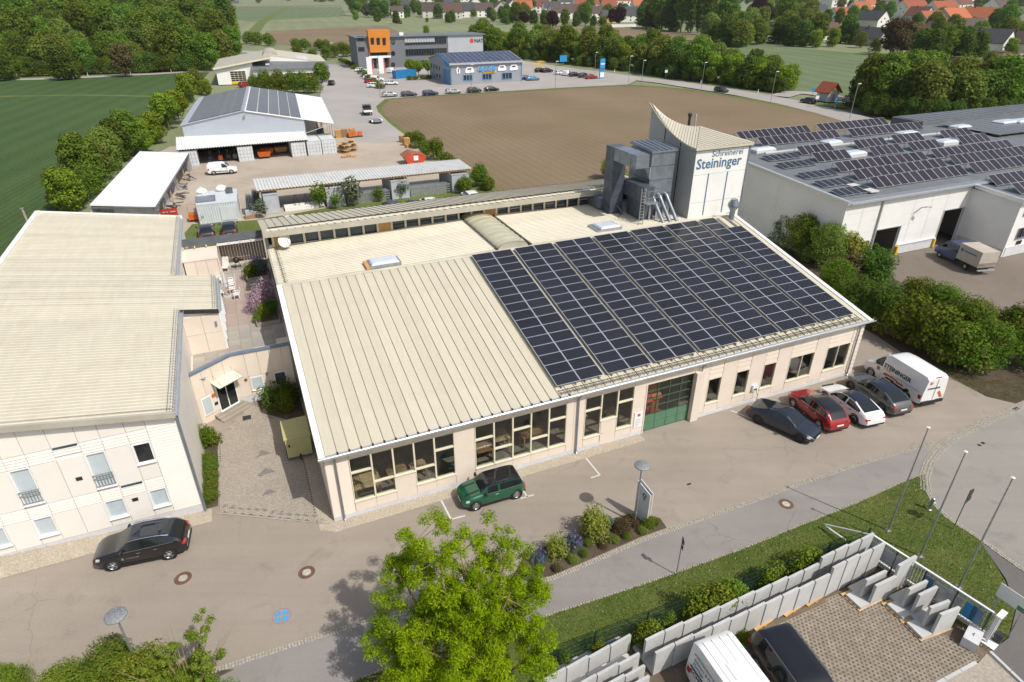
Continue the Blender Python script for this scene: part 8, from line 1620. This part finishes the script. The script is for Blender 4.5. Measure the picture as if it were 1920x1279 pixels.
# trees between the houses and around the village
r=random.Random(55);VT=[]
for u,v,k,s in ((668,30,'wood_a',1.2),(690,32,'silver',1.2),(705,33,'wood_d',1.3),(722,34,'wood_d',1.1),(662,22,'wood_a',1.0),(763,33,'wood_d',.8),(788,31,'wood_a',.7),(822,35,'wood_d',.9),(862,33,'wood_d',.6),(888,34,'thorn',1.4),(918,34,'wood_d',.7),(925,24,'wood_a',.9),(950,42,'wood_d',1.0),(968,44,'wood_a',.9),(982,46,'copper',.8),(1000,46,'wood_d',.8),(1020,48,'wood_d',.85),(1036,52,'copper',1.0),(1058,50,'wood_a',.7),(1080,50,'wood_d',.7),(1097,48,'wood_a',.95),(1112,50,'wood_d',.6),(1130,52,'thorn',1.5),(1147,44,'copper',.9),(1162,46,'copper',1.1),(1040,20,'wood_d',.8),(1085,14,'wood_a',.9),(1126,18,'wood_d',.8),(1185,14,'wood_a',.8),
                   (1205,52,'wood_d',1.3),(1222,54,'wood_d',1.5),(1240,56,'wood_a',1.6),(1258,58,'wood_d',1.7),(1276,60,'wood_c',1.6),(1294,62,'poplar',1.4),(1308,62,'poplar',1.5),(1322,66,'poplar',1.4),(1215,38,'wood_d',1.5),(1250,40,'wood_a',1.7),(1280,42,'wood_d',1.7),(1310,44,'wood_a',1.8),(1340,48,'wood_b',1.6),(1330,78,'wood_b',1.1),(1350,84,'wood_d',1.0),(1368,84,'wood_a',.9),(1362,60,'wood_a',1.4),(1385,62,'bright',1.2),(1400,76,'bright',.7),(1418,42,'copper',1.5),(1432,46,'copper',1.3),(1445,70,'silver',1.0),(1460,82,'wood_d',1.1),(1480,84,'wood_d',1.2),(1500,88,'wood_d',1.1),(1470,56,'wood_a',1.3),(1490,44,'wood_d',1.4),(1515,50,'wood_b',1.2),(1510,28,'wood_a',1.2),(1430,26,'wood_a',1.4),(1530,86,'wood_a',1.0),(1560,88,'bright',.9),(1585,82,'wood_d',1.2),(1600,84,'conifer',1.0),(1590,60,'wood_d',.9),(1612,90,'thorn',1.6),(1668,104,'brown',1.35),(1690,104,'brown',1.2),(1640,100,'thorn',1.5),(1722,112,'wood_d',1.1),(1745,114,'wood_d',1.1),(1765,112,'wood_a',.9),(1800,112,'wood_d',1.15),(1825,112,'wood_d',1.0),(1640,34,'conifer',1.4),(1665,38,'wood_a',.8),(1712,24,'wood_d',1.3),(1735,20,'wood_a',1.5),(1765,18,'wood_b',1.4),(1690,16,'wood_a',1.3),(1860,62,'wood_d',1.1),(1880,66,'wood_a',1.0),(1885,40,'wood_d',1.1),(1840,24,'wood_a',1.2),(1908,20,'conifer',1.6),(1895,110,'thorn',1.2),(1850,128,'thorn',1.4)):
    nm={'wood_a':'mid green tree','wood_b':'olive tree','wood_c':'tall dark tree','wood_d':'dark green tree','bright':'light green tree','copper':'dark purple copper beech','brown':'brownish green tree','silver':'grey green willow-like tree','poplar':'tall dark poplar','conifer':'pointed dark conifer','thorn':'bushy garden shrub'}[k];VT.append((u,v,k,s,nm))
for (u0,u1,v0,v1,n_) in ((1340,1560,34,90,46),(1565,1920,12,112,52),(650,1195,10,46,46)):
    for _ in range(n_):u,v=r.uniform(u0,u1),r.uniform(v0,v1);v=v if v1 < 100 else v*(.55+.45*(u-1500)/420);k=r.choice(['wood_a','wood_d','wood_b','wood_d','bright','thorn']);VT.append((u,v,k,r.uniform(.55,.9) if u1 != 1560 else r.uniform(.8,1.25),{'wood_a':'mid green tree','wood_b':'olive tree','wood_d':'dark green tree','bright':'light green tree','thorn':'bushy garden shrub'}[k]))
cnts={}
for u,v,k,s,nm in sorted(VT):
    cnts[nm]=cnts.get(nm,0)+1;tree('village_tree','%s at the village, %s of its kind from left' % (nm,ORD[cnts[nm]-1]),k,G(u,v,-.3),s,group='trees among the village houses')
for row,(v,s,st) in enumerate(((10,1.6,26),(5,1.7,22),(2.2,1.8,20))):
    u=400+r.uniform(0,30);ns_k=-1
    while u < 2000:
        if not (v == 10 and u < 640) and r.random() < (.8 if u > 640 else .35):ns_k += 1;tree('skyline_tree','distant skyline tree of the %s row, %s from the left' % (('nearest','middle','farthest')[row],ORD[ns_k]),r.choice(['wood_a','wood_d','wood_b']),G(u,v+r.uniform(-1,1),-.3),s*.55*r.uniform(.8,1.2),group='distant skyline trees')
        u += st*r.uniform(.6,2.0)
mb=MB()
for k in range(10):
    a,b=G(303,7.5-k*.45,0),G(447,7.2-k*.45,0);d=Vector((0,6,2.4));mb.hexa([tuple(q+Vector((0,0,.8))) for q in (a,b,b+d,a+d)]+[tuple(q+Vector((0,0,1.0))) for q in (a,b,b+d,a+d)])
link('solar_park',mb.mesh('solar_park','pv_plain'),kind='stuff')
# ================================================================ STREET FURNITURE AND FOREGROUND PIECES
M('lamp_metal',(.26,.27,.28),.6,.3,.5,22)
def lamp_post(lab,u,v,h,rz=0):
    p=G(u,v);t=thing('street_lamp',lab,'street lamp',(p.x,p.y,.01),rz);part('pole',MB().tube([(0,0,0),(0,0,h*.45),(0,0,h-.1)],[.06,.055,.035],10),'pole_metal',t,smooth=True)
    part('lamp_head',MB().lathe([(0,h-.2),(.1,h-.2),(.3,h-.1),(.41,h-.02),(.41,h+.03),(.3,h+.09),(0,h+.12)],n=22),'lamp_metal',t,smooth=True);part('lamp_glass',MB().lathe([(.05,h-.22),(.28,h-.115),(.05,h-.115)],n=16),'lamp_clear',t);part('base_door',MB().box(-.03,.03,-.075,-.05,.4,.8),'pole_metal',t)
lamp_post('street lamp with a flat round head in the flower bed',1190,981,HT((1190,981),1207,874));lamp_post('street lamp with a flat round head rising from the bottom left bushes',283,1300,HT((283,1300),222,1152))
def far_lamp(lab,u,v,u2,v2):
    p=G(u,v);h=HT((u,v),u2,v2);t=thing('street_lamp',lab,'street lamp',(p.x,p.y,-.05),AL);part('pole',MB().tube([(0,0,0),(0,0,h*.8),(.1,0,h)],.07,6),'pole_metal',t);part('lamp_head',MB().box(.0,.9,-.14,.14,h-.05,h+.1),'frame_white',t)
for i,a in enumerate(((1445,191,1453,134),(1593,223,1610,157),(1315,167,1321,117),(1202,165,1203,113),(1178,156,1180,105),(1115,138,1117,98),(1041,165,1042,115),(884,173,880,121),(713,184,711,132),(1590,188,1598,151))):far_lamp('slim street lamp on the main road, %s' % ('second one from the right','rightmost tall one by the neighbour hall','third one from the right','fourth from the right at the field corner','at the junction by the field corner','beside the blue advertising pillar','before the car shop car park','before the car shop wall','at the left end of the parked cars','behind the brick roofed hut')[i],*a)
far_lamp('bent street lamp standing in the thicket behind the neighbour hall',1812,215,1822,188)
# advertising pillar, road signs, marker posts
p=G(1128,147);t=thing('advertising_pillar','tall blue advertising pillar at the road junction','sign pillar',(p.x,p.y,-.05),AL);part('panel',MB().box(-.9,.9,-.2,.2,0,6.2),'logo_blue',t);part('white_field',MB().box(-.8,.8,-.22,-.201,.4,2.0).box(-.8,.8,-.22,-.201,4.4,4.8),'frame_white',t);part('dark_field',MB().box(-.8,.8,-.221,-.202,2.6,3.4),'text_blue',t)
for u,v,c,lab in ((1248,147,'frame_white','white road sign board on a post before the tree belt'),(1522,184,'logo_blue','blue road sign left of the brick roofed hut'),(1565,205,'logo_blue','small blue traffic island sign before the brick roofed hut'),(1529,200,'frame_white','white marker on the traffic island'),(1615,203,'frame_white','white square sign at the road before the thicket'),(1056,122,'logo_blue','white and blue billboard behind the car park'),(620,94,'container_grey','grey sign board on posts by the road left of the grey office')):
    p=G(u,v);s_=1.6 if u in (1056,620) else .55;t=thing('road_sign',lab,'sign',(p.x,p.y,-.05),AL);part('post',MB().tube([(0,.05,0),(0,.05,2.6)],.06,6),'pole_metal',t);part('panel',MB().box(-s_,s_,-.04,.0,2.2-s_*.6,2.2+s_*.9),c,t)
for i,(u,v) in enumerate(((1152,135),(1314,156),(1421,174),(32,144),(138,148),(165,142),(245,140),(321,134))):p=G(u,v);t=thing('marker_post','white roadside marker post '+['before the tree belt, left','before the tree belt, middle','before the tree belt, right','on the woodland road, leftmost','on the woodland road, second','on the woodland road, third','on the woodland road, fourth','on the woodland road, rightmost'][i],'marker post',(p.x,p.y,-.1),AL,'roadside marker posts');part('post',MB().box(-.1,.1,-.06,.06,0,1.05),'frame_white',t);part('reflector_band',MB().box(-.105,.105,-.065,.065,.7,.9),'black_trim',t)
# sign board at the flower bed
p=(G(1196,967)+G(1210,979))/2;q=G(1210,979)-G(1196,967);t=thing('sign_board','upright two sided light sign board beside the lamp post','sign',(p.x,p.y,.02),math.atan2(q.y,q.x))
for y in (-.1,.1):part('panel',MB().extr([(-.5,.0),(.5,.0),(.5,2.15),(-.5,2.5)],y-.02,y+.02),'container_white',t)
part('frame',MB().box(-.5,-.46,-.08,.08,.1,2.4).box(.46,.5,-.08,.08,.1,2.1),'wood_grey',t);part('emblem',MB().lathe([(.06,-.135),(.15,-.135),(.15,-.121),(.06,-.121)],(.1,0,1.85),16,axis='y'),'door_green',t);part('emblem_leaf',MB().box(.02,.2,-.135,-.121,1.55,1.66),'door_green',t)
# no-stopping sign seen from behind and priority sign at the road
p=G(1268,1078);h=HT((1268,1078),1279,1008);t=thing('traffic_sign','round traffic sign seen edge-on on a thin post at the footpath','traffic sign',(p.x,p.y,.01),AL+R_(70));part('post',MB().tube([(0,0,0),(0,0,h)],.03,8),'pole_metal',t);part('disc',MB().lathe([(0,-.05),(.2,-.05),(.2,-.035),(0,-.035)],(0,0,h-.22),20,axis='y'),'zinc_dark',t);part('sub_plate',MB().box(-.14,.14,-.05,-.035,h-.75,h-.47),'zinc_dark',t)
p=G(1787,992);t=thing('traffic_sign','dark back of a round traffic sign with plate at the road kerb','traffic sign',(p.x,p.y,.01),AL+R_(10));h=HT((1787,992),1812,922);part('post',MB().tube([(0,0,0),(0,0,h+.2)],.032,8),'pole_metal',t);part('disc',MB().lathe([(0,-.07),(.31,-.07),(.31,-.05),(0,-.05)],(0,0,h),22,axis='y'),'steel_dark',t);part('sub_plate',MB().box(-.34,.34,-.07,-.05,h-.6,h-.33),'steel_dark',t)
for i,(b,tp) in enumerate((((1665,995),(1739,803)),((1725,1043),(1811,849)),((1797,1102),(1902,899)))):
    p=G(*b);h=HT(b,*tp);t=thing('flagpole','bare tapered metal flagpole on the lawn, %s of three' % ('leftmost','middle','rightmost')[i],'flagpole',(p.x,p.y,.01),0,'flagpoles on the lawn');part('pole',MB().tube([(0,0,0),(0,0,h*.5),(0,0,h)],[.055,.045,.03],10),'pole_metal',t,smooth=True);part('cap',MB().lathe([(.03,h),(.07,h+.02),(.09,h+.06),(0,h+.09)],n=12),'frame_white',t);part('base_plate',MB().box(-.13,.13,-.13,.13,0,.03),'galvanised',t)
p=G(1742,956);t=thing('hydrant','small grey metal hydrant on the grass by the kerb','hydrant',(p.x,p.y,.01),0);part('body',MB().lathe([(.14,0),(.14,.05),(.08,.08),(.08,.6),(.11,.65),(.09,.85),(0,.9)],n=14),'galvanised',t,smooth=True)
for a in (0,2.1):part('outlet',MB().tube([(0,0,.5),(.2*math.cos(a),.2*math.sin(a),.5)],.05,8),'galvanised',t)
p=G(1262,1086)
# green wire mesh fence
FA,FB=G(1010,1265),G(1618,1029);FL=(FB-FA).length;fd=(FB-FA)/FL
fn=thing('wire_fence','dark green wire mesh fence between lawn and concrete yard','fence',(FA.x,FA.y,.01),math.atan2(fd.y,fd.x));M('fence_green',(.012,.04,.03),.5,.2,.1)
npan=7
for k in range(npan+1):x=FL*k/npan;part('post',MB().box(x-.03,x+.03,-.03,.03,0,1.5),'fence_green',fn)
for k in range(npan):
    x0,x1=FL*k/npan+.03,FL*(k+1)/npan-.03;mb=MB()
    for z in (.06,.3,.55,.8,1.05,1.4):mb.box(x0,x1,-.012,.012,z,z+.024)
    n=int((x1-x0)/.06)
    for j in range(n):x=x0+(x1-x0)*j/n;mb.face([(x,0,.03),(x+.011,0,.03),(x+.011,0,1.43),(x,0,1.43)])
    part('mesh_panel',mb,'fence_green',fn)
# L-shaped concrete retaining elements
def lshape(lab,p,rz,w,h,foot,t_=.12,side=1,grp='concrete elements standing in the yard'):
    t=tag(link('concrete_element',MB().extr([(0,0),(0,h),(t_,h),(t_,.14),(foot,.12),(foot,0)] if side > 0 else [(0,0),(0,h),(-t_,h),(-t_,.14),(-foot,.12),(-foot,0)],.01,w-.01,'y').xf(Matrix.Rotation(math.pi/2,4,'Z')).mesh('concrete_element','concrete')),lab,'concrete element',grp);t.location=(p.x,p.y,p.z);t.rotation_euler=(0,0,rz);return t
def lrow(name,a,b,z,n,h,foot,side,lab):
    A,B=G(*a,z),G(*b,z);A.z=B.z=.06;d=B-A;w=d.length/n;u=d.normalized();rz=math.atan2(u.y,u.x)
    for k in range(n):p=A+u*(w*(k+1));p.z=.06+.02*(k % 2);lshape(lab % ORD[k],p,rz+.045,w,h*(1 if k % 2 else .985),foot,side=side)
lrow('front',(1222,1267),(1544,1119),0,10,1.5,.9,1,'low concrete element of the long front row, %s from the van end');lrow('tall',(1544,1119),(1640,1073),0,4,1.98,.9,1,'tall concrete element of the front row before the gate, %s from its left')
lrow('rear',(1204,1243),(1524,1099),0,10,1.5,.8,1,'low concrete element of the rear row behind the van, %s from the left');lrow('rear',(1524,1099),(1620,1054),0,4,1.95,.8,1,'tall concrete element of the rear row towards the gate, %s from the left')
for i,(a,b) in enumerate((((1018,1306),(1180,1222)),((1075,1318),(1196,1256)),((1090,1338),(1206,1279)),((1130,1342),(1214,1300)))):lrow('stack',a,b,0,(4,3,3,2)[i],1.05,.8,1,'concrete element of the %s short row at the bottom edge' % ('hindmost','second','third','front')[i]+', %s along')
for i,(l_,r_,hh) in enumerate((((1630,1135),(1668,1116),1.3),((1666,1113),(1699,1094),1.9),((1709,1154),(1743,1137),1.35),((1747,1192),(1783,1178),1.4))):
    nm=('pair of facing elements nearest the tall row','single tall element','pair of facing elements in the middle','pair of facing elements nearest the white block')[i];A=G(*l_,.1);B=G(*r_,.1);w=(B-A).length;rz=math.atan2((B-A).y,(B-A).x);n=Vector((-math.sin(rz),math.cos(rz),0));lshape('front concrete piece of the '+nm,B,rz,w,hh,.4,.13)
    if i != 1:lshape('rear concrete piece of the '+nm,B+n*.42-(B-A).normalized()*.12,rz,w,hh,.75,.13);tag(link('concrete_slab',MB().box(-.62,-.02,.0,.85,.0,.14).mesh('concrete_slab','concrete'),None,A+Vector((0,0,.0)),rz),'flat concrete foot slab left of the '+nm,'concrete slab','concrete elements standing in the yard')
    t=thing('pallet','wooden pallet under the '+nm,'pallet',(A.x,A.y,.04),rz)
    for k in range(5):part('board',MB().box(-.7,w+.02,-.05+k*.24,.09+k*.24,.03,.055),'wood_pale',t)
    part('bearer',MB().box(-.7,-.6,-.05,1.1,0,.03).box(w-.1,w,-.05,1.1,0,.03),'wood',t)
for i,(u,v) in enumerate(((1487,1147),(1528,1128),(1432,1173))):c=LP(u,v);t=thing('timber_beam','orange timber beam under the front concrete row, %s' % ('middle','right','left')[i],'beam',HF(c[0],c[1],.03),AL+.12);part('beam',MB().box(-.6,.6,-.05,.08,0,.07),'pallet_orange',t);part('wedge',MB().box(-.1,.1,-.1,-.05,0,.05),'wood',t)
p=G(1818,1205);t=thing('concrete_block','white concrete block at the near end of the sliding gate','concrete block',(p.x,p.y,.02),AL+.35);part('block',MB().box(-.5,.5,-.3,.3,0,.55),'plinth',t);part('lifting_eye',MB().tube([(-.1,0,.55),(0,0,.62),(.1,0,.55)],.015,5),'steel_dark',t)
# white sliding gate beside the dark mesh fence
GA,GB=G(1618,1042),G(1852,1200);gL=(GB-GA).length;gd=(GB-GA)/gL;rzg=math.atan2(gd.y,gd.x)
g=thing('sliding_gate','long white sliding gate open along the lawn edge','gate',(GA.x,GA.y,.02),rzg)
part('top_rail',MB().box(0,gL,-.04,.06,1.45,1.58),'frame_white',g);part('bottom_rail',MB().box(0,gL,-.06,.06,.12,.3),'frame_white',g);nb=int(gL/.13)
bm=MB().box(-.014,.014,-.014,.014,.3,1.45).mesh('bar','frame_white')
for k in range(nb):part('bar',bm,None,g,(.07+k*gL/nb,0,0))
for x in (.02,gL*.33,gL*.66,gL-.1):part('stile',MB().box(x-.05,x+.05,-.05,.05,.1,1.55),'frame_white',g)
part('tail_brace',MB().tube([(0,0,.2),(-2.2,0,.25),(-2.25,0,.35),(0,0,1.5)],.045,6),'frame_white',g)
gp_=thing('gate_guide_post','white double guide post at the near end of the sliding gate','gate post',(GB.x,GB.y,.02),rzg)
for y in (-.22,.22):part('post',MB().box(-.05,.05,y-.05,y+.05,0,1.7),'frame_white',gp_)
part('top_plate',MB().box(-.12,.12,-.3,.3,1.7,1.76),'frame_white',gp_);part('base_plate',MB().box(-.2,.4,-.4,.4,0,.03),'frame_white',gp_);part('motor_box',MB().box(.1,.4,.1,.36,.03,.5),'steel_dark',gp_)
mf=thing('mesh_fence_panel','dark wire mesh fence with grey and blue banners inside the sliding gate','fence',(GA.x,GA.y,.02),rzg)
for k in range(5):x=.1+(gL-.4)*k/4;part('post',MB().box(x-.03,x+.03,-.33,-.27,0,1.75),'steel_dark',mf)
mb=MB()
for z in (.1,.4,.7,1.0,1.35,1.7):mb.box(.1,gL-.3,-.306,-.294,z,z+.012)
for k in range(int(gL/.07)):x=.1+k*.07;mb.face([(x,-.3,.05),(x+.006,-.3,.05),(x+.006,-.3,1.72),(x,-.3,1.72)])
part('mesh',mb,'steel_dark',mf)
for x0,x1,m_ in ((.15,2.3,'container_grey'),(2.9,3.3,'text_blue'),(3.35,4.6,'galvanised'),(4.7,5.2,'container_blue'),(5.5,7.0,'galvanised'),(gL-.95,gL-.5,'text_blue')):
    if x1 < gL:part('banner',MB().box(x0,x1,-.33,-.315,.55 if m_ == 'galvanised' else .7,1.55),m_,mf)
p=G(1868,1180);h=HT((1868,1180),1884,1100);t=thing('info_board','large grey info board with a small green logo on the lawn edge','sign',(p.x,p.y,.01),rzg-.1)
part('panel',MB().box(-.62,.62,-.03,.0,h-.8,h),'corr_white',t);part('green_logo',MB().box(.25,.58,-.035,-.0301,h-.77,h-.52),'door_green',t);part('post',MB().box(-.5,-.45,.0,.05,0,h).box(.45,.5,.0,.05,0,h),'pole_metal',t)
# ---------------------------------------------------------------- light summer haze over the plain
hz,nt_,out_=_mk('haze_air');vs_=nt_.nodes.new('ShaderNodeVolumePrincipled');vs_.inputs['Color'].default_value=(.93,.96,1,1);vs_.inputs['Density'].default_value=.00006;vs_.inputs['Anisotropy'].default_value=.2
nt_.links.new(vs_.outputs[0],out_.inputs['Volume']);MATS['haze_air']=hz
hb=link('haze',MB().box(-7100,7100,-300,9100,-1.4,75).mesh('haze','haze_air'),kind='stuff')
